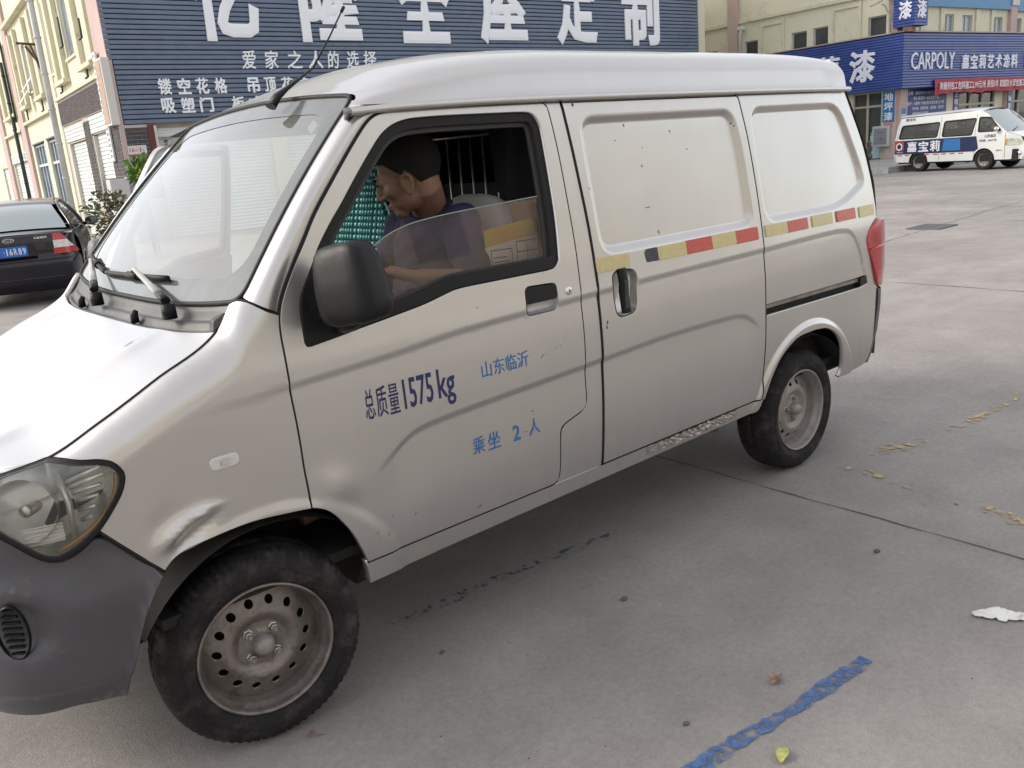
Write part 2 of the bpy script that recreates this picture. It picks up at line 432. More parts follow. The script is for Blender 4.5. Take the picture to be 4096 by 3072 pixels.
def ground_at(u, v):
    z = 0.
    for _ in range(25):
        p = at(u, v, 2, z); z = float(gz(p[0], p[1]))
    return p
# ================================================================== materials in use
def paint_mat():
    m = mat('silver_paint', (.57, .555, .535), .26, metal=.88, coat=.5, coat_rough=.05, var=(2.2, .03, 4))
    t = m.node_tree; b = t.nodes['Principled BSDF']
    # dusty film with its own shape: more of it low on the body and in rain streaks
    tc = _n(t, 'ShaderNodeTexCoord'); sp = _n(t, 'ShaderNodeSeparateXYZ'); t.links.new(tc.outputs['Object'], sp.inputs[0])
    mp = _n(t, 'ShaderNodeMapping'); mp.inputs['Scale'].default_value = (14, 14, 1.3); t.links.new(tc.outputs['Object'], mp.inputs['Vector'])
    nz = _n(t, 'ShaderNodeTexNoise'); nz.inputs['Scale'].default_value = 1.2; nz.inputs['Detail'].default_value = 4; nz.inputs['Roughness'].default_value = .55; t.links.new(mp.outputs[0], nz.inputs['Vector'])
    zr = _n(t, 'ShaderNodeMapRange'); zr.inputs[1].default_value = .62; zr.inputs[2].default_value = .34; zr.inputs[3].default_value = .05; zr.inputs[4].default_value = .42; t.links.new(sp.outputs[2], zr.inputs[0])
    nr = _n(t, 'ShaderNodeMapRange', interpolation_type='SMOOTHSTEP'); nr.inputs[1].default_value = .15; nr.inputs[2].default_value = .85; t.links.new(nz.outputs[0], nr.inputs[0])
    mu = _n(t, 'ShaderNodeMath', operation='MULTIPLY', use_clamp=True); t.links.new(zr.outputs[0], mu.inputs[0]); t.links.new(nr.outputs[0], mu.inputs[1])
    src = b.inputs['Base Color'].links[0].from_socket; mx = _n(t, 'ShaderNodeMix', data_type='RGBA'); mx.inputs[7].default_value = (.29, .25, .215, 1); t.links.new(mu.outputs[0], mx.inputs[0]); t.links.new(src, mx.inputs[6]); t.links.new(mx.outputs[2], b.inputs['Base Color'])
    for sock, v0, v1 in (('Metallic', .88, .25), ('Roughness', .29, .62), ('Coat Weight', .5, .08)):
        for l_ in list(b.inputs[sock].links): t.links.remove(l_)
        q = _n(t, 'ShaderNodeMapRange'); q.inputs[3].default_value = v0; q.inputs[4].default_value = v1; t.links.new(mu.outputs[0], q.inputs[0]); t.links.new(q.outputs[0], b.inputs[sock])
    # slight sheet-metal waviness
    nw = _n(t, 'ShaderNodeTexNoise'); nw.inputs['Scale'].default_value = 2.0; nw.inputs['Detail'].default_value = 1; t.links.new(tc.outputs['Object'], nw.inputs['Vector'])
    bp = _n(t, 'ShaderNodeBump'); bp.inputs['Strength'].default_value = .22; bp.inputs['Distance'].default_value = .012; t.links.new(nw.outputs[0], bp.inputs['Height'])
    t.links.new(bp.outputs[0], b.inputs['Normal']); t.links.new(bp.outputs[0], b.inputs['Coat Normal'])
    return m
PAINT = paint_mat()
SEAM_SHADE = mat('jamb_shade', (.03, .03, .03), .8)  # body-coloured jambs painted dark as the shade inside the shut lines
BLACK = mat('black_plastic', (.009, .009, .010), .45, spec=.25, var=(40, .25), bump=(180, .04))
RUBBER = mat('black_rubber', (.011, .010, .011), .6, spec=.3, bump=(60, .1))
BUMPM = mat('bumper_plastic', (.060, .059, .068), .36, var=(6, .2), coat=.25, coat_rough=.25, dirt=((.24, .21, .19), 9, .60, .80), bump=(120, .06))
COWLM = mat('cowl_plastic', (.055, .057, .058), .5, var=(9, .15), bump=(150, .1), dirt=((.15, .145, .135), 5, .5, .85))
DARK = mat('underbody_dark', (.016, .015, .014), .85, var=(8, .4))
TYRE = mat('tyre_rubber', (.017, .0155, .016), .8, spec=.3, var=(14, .35, 8), bump=(90, .6), dirt=((.085, .072, .068), 13, .50, .78))
RIMM = mat('steel_rim', (.22, .195, .18), .42, metal=.6, var=(12, .25, 8), dirt=((.10, .078, .066), 22, .5, .72))
RIMM2 = mat('steel_rim_pale', (.29, .27, .255), .48, metal=.3, var=(12, .2, 8), dirt=((.16, .13, .11), 12, .52, .78))
CHROME = mat('chrome', (.78, .78, .78), .14, metal=1.0)
REFL = mat('lamp_chrome', (.86, .86, .83), .22, metal=.45)
STEEL = mat('bare_steel', (.42, .40, .38), .35, metal=.9, var=(20, .15))
WSG = glass_mat('windscreen_glass', (.60, .68, .65), .03, (.62, .62, .56), .22, film_noise=3., k=1.6)
SIDEG = glass_mat('side_glass', (.86, .80, .77), .02, (.55, .38, .32), .06, k=1.2)  # warm film colour puts the pinkish reflection into the glass
LENS = glass_mat('lamp_lens', (.96, .96, .94), .03, (.7, .7, .66), .04, k=1.0)
FRIT = mat('windscreen_border', (.075, .082, .08), .12, spec=.8, dirt=((.20, .21, .20), 4, .3, .9))
INT = mat('cab_plastic', (.045, .043, .045), .7, bump=(150, .1))
FABRIC = mat('seat_fabric', (.05, .05, .055), .95, bump=(300, .3))
RED_LENS = mat('red_lens', (.42, .012, .018), .16, spec=.6, coat=.6, coat_rough=.05, var=(18, .25))
YEL = mat('reflector_yellow', (.58, .50, .24), .32, var=(60, .08), coat=.3)
RED = mat('reflector_red', (.52, .07, .05), .32, var=(60, .12), coat=.3)
BLUE_TXT = mat('blue_print', (.03, .16, .42), .5); NAVY_TXT = mat('navy_print', (.018, .022, .11), .5)
WHITE_TXT = mat('white_letter', (.72, .74, .78), .5)

VAN = thing('delivery_van', 'silver panel van with a dented front wing and red and yellow reflector strips', 'van', (1.35, .81, 0))
YC = .81                                             # van centre plane
# ---- side surface of the body: y as a function of x (front to rear) and z (height)
_zp = pchip([.28, .36, .42, .5, .6, .75, .95, 1.05, 1.15, 1.25, 1.45, 1.72, 1.80], [.052, .030, .018, .008, .003, .0, .0, .004, .018, .035, .070, .115, .128])
_xp = pchip([-.72, -.66, -.60, -.52, -.45, -.35, -.2, 0, 2.9, 3.1, 3.25, 3.34, 3.40, 3.45, 3.49], [.30, .185, .115, .066, .040, .018, .004, 0, 0, .004, .012, .022, .036, .062, .11])
_waist = pchip([-.2, .1, .31, .49, .744, 1.0, 1.3, 1.61, 2.33, 2.9, 3.03, 3.087, 3.133, 3.17, 3.5], [.985, 1.005, 1.016, 1.026, 1.046, 1.054, 1.062, 1.070, 1.079, 1.088, 1.078, 1.046, .977, .90, .5])
_low = pchip([.2, .38, .425, .484, .535, .586, .658, 1.24, 1.79, 2.116, 2.194, 2.275, 2.35], [.60, .698, .724, .762, .784, .792, .797, .822, .842, .838, .826, .779, .70])
P1 = [(1.388, 1.183), (2.303, 1.183), (2.300, 1.50), (2.275, 1.657), (1.388, 1.657)]
P2 = [(2.388, 1.183), (3.0, 1.183), (3.262, 1.272), (3.242, 1.37), (3.10, 1.66), (2.388, 1.66)]
P1r = dense(round_poly(P1, [.075, .075, .05, .09, .08], 8), .05); P2r = dense(round_poly(P2, [.08, .12, .09, .10, .10, .08], 8), .05)
def S(x, z):
    x = np.asarray(x, float); z = np.asarray(z, float); x, z = np.broadcast_arrays(x, z)
    y = _zp(z) + _xp(x)
    # pressed waist line and lower feature line
    zw = _waist(x); fx = sstep(-.15, .2, x)
    y = y + .0058 * fx * sstep(.013, -.013, z - zw) * (1 - sstep(0, .20, zw - z)) * sstep(3.3, 3.1, x)
    zl = _low(x); fl = sstep(.36, .50, x) * sstep(2.32, 2.22, x)
    y = y + .0058 * fl * sstep(.013, -.013, z - zl) * (1 - sstep(0, .26, zl - z))
    # blanked window recesses
    sh = x.shape; Q = np.stack([x.ravel(), z.ravel()], 1)
    for poly in (P1r, P2r):
        near = (Q[:, 0] > poly[0][0] - .3) & (Q[:, 1] > 1.1)
        if near.any():
            d = np.zeros(len(Q)); d[near] = np.clip(-sdf(Q[near], poly), 0, .05); t = d / .029; t = np.clip(t, 0, 1); y = y + (.019 * (t * t * (3 - 2 * t) * .5 + .5 * t)).reshape(sh)
    # wheel arch lips
    r = np.hypot(x - 2.69, z - .285); y = y - .014 * sstep(.442, .412, r) * sstep(.33, .40, z)
    r = np.hypot(x - .03, (z - .28) * 1.02); y = y - .008 * sstep(.45, .41, r) * sstep(-.5, -.2, x)
    # crumpled edge of the front wing above the wheel
    def g(cx, cz, sx, sz, a): 
        c, s_ = math.cos(a), math.sin(a); dx = (x - cx) * c + (z - cz) * s_; dz = -(x - cx) * s_ + (z - cz) * c
        return np.exp(-(dx / sx) ** 2 - (dz / sz) ** 2)
    y = y - .016 * g(-.195, .722, .055, .017, .55) - .013 * g(-.130, .748, .03, .014, .2) + .017 * g(-.165, .690, .055, .018, .5) + .006 * g(-.22, .76, .05, .025, .6)
    y = y - .004 * g(-.09, .757, .03, .012, -.1) + .005 * g(-.12, .715, .03, .012, .4)
    # hollow press under the door edge by the wheel
    y = y - .010 * g(.25, .70, .07, .05, -.5)
    return y
def side(off=0.): return lambda x, z: (x, S(x, z) + off, z)
def P_side(u, v):
    y = 0.
    for _ in range(30):
        p = at(u, v, 1, y); y = .5 * y + .5 * float(S(p[0], p[2]))
    p = at(u, v, 1, y); return float(p[0]), float(p[2])

c_doorfront = [(.640, 1.703), (.617, 1.698), (.581, 1.687), (.549, 1.666), (.496, 1.615), (.411, 1.525), (.335, 1.441), (.287, 1.377), (.244, 1.321), (.207, 1.269), (.184, 1.231), (.170, 1.198), (.162, 1.159), (.159, 1.10), (.158, 1.0), (.161, .92), (.162, .847), (.162, .772), (.165, .70), (.164, .664)]
c_doorarch = [(.164, .664), (.205, .643), (.239, .607), (.278, .546), (.306, .479), (.322, .436)]
c_doorrear = [(1.075, .436), (1.096, .443), (1.107, .465), (1.112, .52), (1.116, .600), (1.122, .628), (1.14, .643), (1.222, .666), (1.243, .678), (1.252, .70), (1.254, .80), (1.258, .94), (1.259, 1.063), (1.265, 1.154), (1.271, 1.263), (1.272, 1.46), (1.268, 1.578), (1.259, 1.672), (1.252, 1.695), (1.238, 1.706)]
c_slidefront = [(1.324, .436), (1.327, .549), (1.340, .78), (1.342, .95), (1.343, 1.062), (1.347, 1.197), (1.348, 1.3), (1.344, 1.424), (1.336, 1.56), (1.325, 1.68), (1.320, 1.706)]
c_sliderear = [(2.305, 1.706), (2.322, 1.697), (2.333, 1.643), (2.349, 1.53), (2.355, 1.39), (2.354, 1.25), (2.347, 1.06), (2.345, .90), (2.344, .715), (2.334, .584), (2.321, .478), (2.314, .438)]
window = join_loop(crv([(.225, 1.113), (.229, 1.175), (.236, 1.215), (.250, 1.246), (.289, 1.30), (.327, 1.355), (.377, 1.412), (.422, 1.458), (.481, 1.522), (.541, 1.584), (.592, 1.632), (.638, 1.658), (.690, 1.671), (.754, 1.675), (.864, 1.677), (1.12, 1.677)]),
                   crv([(1.12, 1.677), (1.17, 1.674), (1.194, 1.66), (1.207, 1.633), (1.210, 1.60), (1.210, 1.494), (1.205, 1.348), (1.190, 1.222), (1.180, 1.196), (1.158, 1.180), (1.125, 1.176)]),
                   crv([(1.125, 1.176), (.90, 1.176), (.80, 1.176), (.745, 1.174), (.70, 1.166), (.62, 1.150), (.489, 1.133), (.379, 1.120), (.240, 1.104), (.229, 1.104), (.225, 1.113)]))
FEAT = [-.0145, -.0095, -.005, 0, .005, .0095, .0145]
f_waist = ([(float(x), float(_waist(x))) for x in np.arange(-.15, 3.16, .02)], FEAT); f_flare = ([(2.69 + .427 * math.cos(a), .285 + .427 * math.sin(a)) for a in np.linspace(.10, math.pi - .1, 90)], [-.022, -.0155, -.010, -.005, 0, .005, .010, .0155, .022]); f_low = ([(float(x), float(_low(x))) for x in np.arange(.36, 2.34, .016)], FEAT)
def ring(poly, sg): q = dense(poly, .014); q = q + [q[0]]; s_ = 1 if area(poly) > 0 else -1; return (q, [s_ * o_ for o_ in (-.006, .0, .006, .012, .018, .024, .031, .038)])
# ---- front door with its window opening and handle pocket
hand = round_poly([(1.008, 1.043), (1.146, 1.043), (1.152, 1.128), (1.014, 1.134)], .022)
door_loop = join_loop(crv(c_doorfront), crv(c_doorarch), crv([(.322, .436), (1.075, .436)]), crv(c_doorrear), crv([(1.238, 1.706), (.640, 1.703)]))
DOOR = panel('front_door', PAINT, VAN, door_loop, side(), .017, [window, hand], depth=.02, gap=.0045, lip=.0012, extra=[f_waist, f_low])
# B pillar, sliding door, rear quarter, sill
panel('b_pillar', PAINT, VAN, join_loop(crv(c_slidefront), crv([(1.320, 1.706), (1.238, 1.706)]), crv(c_doorrear[::-1]), crv([(1.075, .436), (1.324, .436)])), side(.002), .017, lip=.0012, gap=.0035, extra=[f_waist, f_low])
shand = round_poly([(1.428, .962), (1.536, .966), (1.549, 1.118), (1.418, 1.124)], [.035, .035, .04, .04], 6)
slide_loop = join_loop(crv(c_sliderear), crv([(2.314, .438), (1.324, .436)]), crv(c_slidefront), crv([(1.320, 1.706), (2.305, 1.706)]))
SLIDE = panel('sliding_door', PAINT, VAN, slide_loop, side(), .02, [shand], depth=.02, gap=.0055, lip=.0012, extra=[f_waist, f_low, ring(P1r, 1), f_flare])
c_lamp = [(3.347, 1.105), (3.309, 1.096), (3.246, 1.066), (3.215, 1.036), (3.207, 1.008), (3.222, .970), (3.242, .935), (3.280, .868), (3.318, .796), (3.336, .775), (3.360, .766)]
c_archR = [(2.975, .382), (2.990, .43), (2.982, .499), (2.959, .563), (2.913, .614), (2.834, .655), (2.75, .669), (2.669, .670), (2.600, .667), (2.541, .652), (2.448, .602), (2.379, .525), (2.334, .436)]
rail_hole = [(2.349, .803), (3.135, .797), (3.228, .803), (3.212, .846), (2.349, .850)]
q_loop = join_loop(crv([(2.305, 1.706), (3.172, 1.706)]), crv([(3.172, 1.706), (3.222, 1.607), (3.293, 1.458), (3.335, 1.298), (3.348, 1.161), (3.347, 1.105)]), crv(c_lamp),
                   crv([(3.360, .766), (3.366, .69), (3.357, .60), (3.335, .517), (3.306, .425), (3.268, .390), (3.154, .380), (2.975, .382)]), crv(c_archR), crv([(2.334, .436), (2.314, .438)]), crv(c_sliderear[::-1]))
QUART = panel('rear_quarter', PAINT, VAN, q_loop, side(), .018, [rail_hole], depth=.02, extra=[f_waist, ring(P2r, 1), f_flare])
SILL = panel('sill', PAINT, VAN, join_loop(crv([(.322, .434), (2.334, .434)]), crv([(2.334, .434), (2.318, .40), (2.296, .384), (2.226, .379)]), crv([(2.226, .379), (1.454, .373), (.69, .366), (.332, .358)])), side(.006), .02, depth=.03)
# ---- front wing rolled over to the bonnet shut line
_zs = pchip([-.66, -.60, -.52, -.42, -.297, -.15, .02, .075, .12, .25], [.875, .905, .932, .955, 1.013, 1.086, 1.168, 1.237, 1.285, 1.42])
def wing(off=0.):
    def f(x, w_):
        x = np.asarray(x, float); w_ = np.asarray(w_, float); z0 = _zs(x) - .10; th = np.clip((w_ - z0) / .14, 0, 1.15) * math.pi / 2
        z = np.where(w_ > z0, z0 + .10 * np.sin(th), w_); y = S(x, np.minimum(z, 1.3)) + .078 * (1 - np.cos(th))
        ny = np.cos(th); nz = np.sin(th)
        return (x, y + off * ny, z - off * nz)
    return f
xs_ = np.linspace(-.42, .075, 40); seam = [(float(x), float(_zs(x)) + .040) for x in xs_]
c_lampr = [(-.42, .995), (-.395, .968), (-.367, .950), (-.330, .942), (-.305, .932), (-.290, .915), (-.285, .893), (-.299, .855), (-.336, .806), (-.362, .778)]
wing_loop = join_loop(seam, crv([(.075, 1.277), (.12, 1.224), (.170, 1.198)]), crv(c_doorfront[11:]), crv([(.164, .664), (.112, .671), (-.013, .684), (-.132, .674), (-.205, .655), (-.240, .629)]), crv([(-.240, .629), (-.312, .717), (-.362, .778)]), crv(c_lampr[::-1]))
WING = panel('front_wing', PAINT, VAN, wing_loop, wing(), .0115, depth=.015)
b_ = MB(); b_.hexa([(-.45, .10, .80), (.02, .08, .95), (.02, 1.54, .95), (-.45, 1.52, .80), (-.40, .13, .885), (.0, .15, 1.08), (.0, 1.47, 1.08), (-.40, 1.49, .885)]); b_.build('engine_bay', mat('engine_dark', (.012, .012, .012), .9), VAN)
# ---- bonnet
def hood_map(x, y):
    x = np.asarray(x, float); y = np.asarray(y, float); u = (y - YC) / .71
    return (x, y, _zs(x) + .032 * (1 - u * u) + .010 * np.exp(-((np.abs(u) - .62) / .06) ** 2) * sstep(.02, -.12, x) - .9 * np.maximum(0, -.56 - x) ** 1.5)
def ysm(x): return float(S(x, min(1.3, float(_zs(x))))) + .078
hl = [(float(x), ysm(x)) for x in np.linspace(-.42, .030, 30)]
hf = crv([(-.42, ysm(-.42)), (-.52, .20), (-.60, .40), (-.645, .65), (-.655, YC), (-.645, 2 * YC - .65), (-.60, 2 * YC - .40), (-.52, 2 * YC - .20), (-.42, 2 * YC - ysm(-.42))])
hb = [(-.038 + .070 * abs(u) ** 2.6, YC + .71 * u) for u in np.linspace(.985, -.985, 50)]
HOOD = panel('bonnet', PAINT, VAN, join_loop(hl[::-1], hf, [(x, 2 * YC - y) for x, y in hl], hb), hood_map, .02, out=(0, 0, 1), depth=.025, gap=.007)
# ---- windscreen: base and header curves
def ws_base(u): return np.array([.040 + .060 * abs(u) ** 2.6, YC + .722 * u, 1.213 + .026 * abs(u) ** 3])
def ws_top(u): return np.array([.568 + .012 * u * u, YC + .612 * u, 1.776 - .028 * u * u])
def ws(u, t, off=0.):
    a, b = ws_base(u), ws_top(u); p = a + (b - a) * t; bul = .020 * math.sin(math.pi * t) * (1 - .3 * u * u)
    return p + np.array([-.72, 0, .69]) * (bul + off)
def ws_map(off): return lambda a, b: np.array([ws(u, t, off) for u, t in zip(np.atleast_1d(a), np.atleast_1d(b))]).T
wo = round_poly([(-1, 0), (1, 0), (1, 1), (-1, 1)], .07, 6)
wi = round_poly([(-.92, .105), (.92, .105), (.895, .90), (-.895, .90)], .16, 8)
WS = panel('windscreen', WSG, VAN, dense(wo, .04), ws_map(0), .06, depth=0, gap=0, out=(-1, 0, 1))
wb = panel('windscreen_border', FRIT, WS, dense(wo, .04), ws_map(.0015), .05, [dense(wi, .04)], depth=0, gap=0, out=(-1, 0, 1))
t_ = MB(); t_.tube([ws(u, t, .001) for u, t in dense(wo, .05)] + [ws(*wo[0], .001)], .008, 6, cap=False); t_.build('windscreen_seal', RUBBER, WS)
# paper pass and stickers behind the glass
st = MB(); c0 = ws(-.82, .80, -.008); U_ = np.array([.25, .75, .3]); U_ /= np.linalg.norm(U_); V_ = np.array([.66, -.1, .72]); V_ /= np.linalg.norm(V_)
st.quad(c0, c0 + U_ * .055, c0 + U_ * .055 + V_ * .035, c0 + V_ * .035); st.build('windscreen_sticker', mat('pale_sticker', (.75, .82, .84), .4), WS)
# ---- cowl under the windscreen
G = []
for u in np.linspace(-.985, .985, 61):
    a = np.array([-.038 + .070 * abs(u) ** 2.6 + .006, YC + .71 * u, 1.0]); a[2] = hood_map(a[0], a[1])[2] - .018; b = ws_base(u * .995) + np.array([-.004, 0, -.006])
    G.append([a + (b - a) * t + np.array([0, 0, -.012 * math.sin(math.pi * t) + .006 * math.sin(5 * math.pi * t) * (abs(u) < .9)]) for t in np.linspace(0, 1, 13)])
COWL = MB().grid(G).build('cowl', COWLM, VAN)
cb = MB(); cb.hexa([(.025, .125, 1.165), (.045, .20, 1.166), (.085, .20, 1.175), (.072, .125, 1.19), (.032, .132, 1.195), (.048, .19, 1.192), (.08, .19, 1.205), (.07, .132, 1.215)]); cb.build('cowl_corner', COWLM, COWL, bevel=.006)
# ---- A pillar
def seam_pt(t):
    n = len(c_doorfront) - 1; P = np.array(crv(c_doorfront[:12][::-1], .02)); i = t * (len(P) - 1); k = min(int(i), len(P) - 2); q = P[k] + (P[k + 1] - P[k]) * (i - k); return np.array([q[0], float(S(q[0], q[1])), q[1]])
G = []
for t in np.linspace(.006, 1, 46):
    tt = t * .985; a = ws(-1.004, .01 + tt * .975, .003); b = seam_pt(t); b = b + (a - b) / np.linalg.norm(a - b) * .004; row = []
    for k in np.linspace(0, 1, 15):
        bl = .034 * math.sin(math.pi * k) ** .8; row.append(a + (b - a) * k + np.array([-.52, -.80, .12]) * bl)
    row.append(b + np.array([0, .015, 0])); G.append(row)
APIL = MB().grid(G).build('a_pillar', PAINT, VAN)
# ---- roof
_rz = pchip([.52, .58, .64, .72, .85, 1.0, 1.2, 1.5, 2.6, 3.0, 3.2, 3.32], [.10, .27, .40, .55, .74, .86, .95, 1., 1., .975, .91, .80])
_ry = pchip([0, .008, .022, .055, .10, .18, .30, .45, .70], [0, .030, .070, .106, .140, .167, .188, .203, .212])
_rf = pchip([0, .02, .05, .09, .3, .70], [.505, .530, .560, .578, .572, .565]); _rr = pchip([0, .02, .1, .3, .70], [3.175, 3.19, 3.235, 3.275, 3.30])
G = []
ys_ = [0, .003, .007, .012, .018, .025, .034, .045, .058, .074, .094, .12, .15, .19, .24, .30, .38, .46, .54, .62, .70]
cols = [(d, -1) for d in ys_] + [(d, 1) for d in ys_[-2::-1]]
for s_ in np.concatenate([np.linspace(0, .3, 40), np.linspace(.31, 1, 60)]):
    row = []
    for d, sg in cols:
        x = _rf(d) + (_rr(d) - _rf(d)) * s_; zf = float(_ry(d)); z = 1.718 + zf * _rz(x) + .004 * sstep(.6, 1.1, x)
        y = .112 + d
        # pressed line along the cant rail
        y += .009 * sstep(.092, .066, zf) * sstep(.0, .02, zf) * sstep(.85, 1.15, x) * sstep(3.12, 3.0, x)
        z -= .004 * sum(math.exp(-((d - q) / .025) ** 2) for q in (.42, .58)) * sstep(1.0, 1.3, x)
        row.append((float(x), float(y if sg < 0 else 2 * YC - y), float(z)))
    G.append(row)
ROOF = MB().grid(G).build('roof', PAINT, VAN)
dr = [(.500, .108, 1.700), (.60, .107, 1.706), (.72, .106, 1.711), (1.106, .105, 1.718), (1.78, .105, 1.7205), (2.54, .105, 1.7205), (3.0, .106, 1.7185), (3.19, .110, 1.7165)]
t_ = MB()
P = [np.array(p) for p in crv(dr, .05)]
sec = [(.0, .010), (-.012, .008), (-.017, .002), (-.016, -.008), (-.009, -.012), (-.007, -.005), (.004, -.004), (.012, -.016), (.03, -.02), (.03, .012)]
t_.grid([[p + np.array([0, a, b]) for a, b in sec] for p in P], True)
DRIP = t_.build('drip_rail', PAINT, VAN, fixn=False)
gk = MB(); gk.tube([(x, .124, z - .016) for x, y, z in crv(dr, .06)], .006, 6); gk.build('roof_gutter_seal', RUBBER, DRIP)
# ---- inner jambs behind the shut lines (same surface, set in), darkened as gap shade
arch_in = join_loop(crv([(.322, .42), (.30, .479), (.272, .546), (.233, .603), (.198, .637), (.10, .66)]))
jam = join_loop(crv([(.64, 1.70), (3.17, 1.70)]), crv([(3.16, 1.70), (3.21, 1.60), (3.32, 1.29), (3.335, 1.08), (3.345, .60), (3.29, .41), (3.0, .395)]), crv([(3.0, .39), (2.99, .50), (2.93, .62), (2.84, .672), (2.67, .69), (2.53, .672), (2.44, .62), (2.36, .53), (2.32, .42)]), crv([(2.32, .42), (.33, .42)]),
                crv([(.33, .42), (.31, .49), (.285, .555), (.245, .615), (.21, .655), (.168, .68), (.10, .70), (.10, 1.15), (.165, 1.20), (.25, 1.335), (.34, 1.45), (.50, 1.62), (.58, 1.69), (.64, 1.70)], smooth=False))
JAMB = panel('jamb_shade', SEAM_SHADE, VAN, jam, side(.024), .05, [inset(dense(window, .03), -.004), dense(inset(hand, -.006), .02), dense(inset(shand, -.006), .02), dense(inset(rail_hole, -.004), .05)], depth=0, gap=0)
# ---- black tubes laid in the shut lines as painted gap shade
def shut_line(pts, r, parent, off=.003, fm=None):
    P = crv(pts, .03); b_ = MB(); b_.tube([(x, float(S(x, z)) + off, z) for x, z in P] if fm is None else fm, r, 6); return b_.build('gap_shade_tube', RUBBER, parent)
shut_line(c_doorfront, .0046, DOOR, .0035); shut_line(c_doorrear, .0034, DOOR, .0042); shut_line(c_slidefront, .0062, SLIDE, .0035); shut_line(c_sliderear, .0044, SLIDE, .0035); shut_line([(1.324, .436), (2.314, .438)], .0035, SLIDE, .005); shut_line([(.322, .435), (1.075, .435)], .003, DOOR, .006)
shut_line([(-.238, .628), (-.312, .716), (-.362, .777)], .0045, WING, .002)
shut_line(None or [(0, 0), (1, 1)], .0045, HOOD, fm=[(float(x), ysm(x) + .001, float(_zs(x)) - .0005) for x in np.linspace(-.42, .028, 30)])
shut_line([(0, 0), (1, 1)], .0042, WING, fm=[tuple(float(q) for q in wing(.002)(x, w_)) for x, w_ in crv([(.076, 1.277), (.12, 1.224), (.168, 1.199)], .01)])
# ================================================================== van details
def cutlet(o_loop, d, n=10): return inset(dense(o_loop, .012), d)
# window frame rubbers, sail panel, glass
win_in = inset(dense(window, .014), .026)
panel('window_rubber', RUBBER, DOOR, window, side(.010), .012, [win_in], depth=.02, gap=.001)
win_in2 = inset(dense(window, .014), .034)
panel('window_channel', mat('window_channel', (.028, .026, .026), .6), DOOR, inset(dense(window, .014), .020), side(.024), .012, [inset(dense(window, .014), .040)], depth=.01, gap=0)
belt = join_loop(crv([(.30, 1.112), (.379, 1.120), (.489, 1.133), (.62, 1.150), (.70, 1.166), (.745, 1.174), (.80, 1.176), (1.16, 1.177)]), crv([(1.16, 1.177), (1.175, 1.214)]), crv([(1.175, 1.214), (.80, 1.212), (.735, 1.209), (.685, 1.198), (.60, 1.180), (.489, 1.163), (.30, 1.138)]))
panel('belt_moulding', BLACK, DOOR, belt, side(.004), .012, depth=.02, gap=.0015, lip=.003)
sail = join_loop(crv([(.226, 1.108), (.231, 1.178), (.238, 1.215), (.252, 1.246), (.289, 1.298), (.335, 1.362)]), crv([(.335, 1.362), (.365, 1.30), (.375, 1.20), (.388, 1.122)]), crv([(.388, 1.122), (.240, 1.104)]))
panel('mirror_base', BLACK, DOOR, sail, side(-.004), .014, depth=.03, gap=.001, lip=.005)
gt = [(.40, 1.135), (.405, 1.20), (.43, 1.262), (.48, 1.312), (.55, 1.350), (.63, 1.374), (.72, 1.386), (.85, 1.395), (1.0, 1.402), (1.10, 1.407), (1.196, 1.411)]
gl = join_loop(crv(gt), [(1.196, 1.411), (1.19, 1.35), (1.172, 1.19), (.72, 1.15), (.60, 1.135), (.40, 1.12)])
DG = panel('door_glass', SIDEG, DOOR, gl, side(.030), .04, depth=0, gap=0)
e_ = MB(); e_.tube([(x, float(S(x, z)) + .030, z) for x, z in crv(gt, .02)], .0022, 5); e_.build('glass_edge', mat('glass_edge', (.25, .30, .28), .1, spec=.8), DG)
# handle pockets
def pocket(name, loop, depth, m, parent):
    L = dense(loop, .01); R0 = [np.array([x, float(S(x, z)) + .001, z]) for x, z in L]; L2 = inset(L, .010); cx = np.mean([p[0] for p in L]); cz = np.mean([p[1] for p in L])
    R1 = [np.array([x, float(S(cx, cz)) + depth, z]) for x, z in L2]; mid = [(a * .5 + b * .5) + np.array([0, depth * .28, 0]) for a, b in zip(R0, R1)]
    b_ = MB(); n = len(L); b_.add(R0 + mid + R1 + [np.array([cx, float(S(cx, cz)) + depth + .003, cz])], [(k + a, (k + 1) % n + a, (k + 1) % n + a + n, k + a + n) for a in (0, n) for k in range(n)] + [(2 * n + k, 2 * n + (k + 1) % n, 3 * n) for k in range(n)], True)
    return b_.build(name, m, parent, fixn=False)
PKT = mat('pocket_paint', (.46, .45, .44), .4, metal=.4, var=(20, .2), dirt=((.30, .20, .12), 16, .5, .72))
pocket('handle_pocket', hand, .024, PKT, DOOR)
flap = round_poly([(1.012, 1.083), (1.150, 1.083), (1.151, 1.124), (1.016, 1.130)], .012)
panel('door_handle', BLACK, DOOR, flap, side(.001), .012, depth=.018, gap=0, lip=.004)
lk = MB(); ly = float(S(1.201, 1.095)); lk.lathe([(.0, -.006), (.009, -.006), (.0135, -.004), (.015, .0), (.015, .006)], (1.201, ly, 1.095), (0, 1, 0), 20); lk.build('door_lock', CHROME, DOOR)
lk = MB(); lk.box((1.201, ly - .0065, 1.095), (.002, .002, .009)); lk.build('keyhole', BLACK, DOOR)
pocket('handle_pocket', shand, .030, PAINT, SLIDE)
g_ = MB(); hx = [(1.470, 1.132), (1.472, 1.05), (1.476, .972)]
g_.grid([[np.array([x + a, float(S(x, z)) + b, z]) for a, b in ((-.018, .006), (-.020, -.006), (-.012, -.012), (.012, -.012), (.020, -.006), (.018, .006))] for x, z in crv(hx, .03)], True)
g_.build('door_handle', BLACK, SLIDE, fixn=False)
g_ = MB(); g_.box((1.473, float(S(1.473, 1.03)) - .013, 1.04), (.020, .006, .10)); g_.build('handle_grip', INT, SLIDE, bevel=.002)
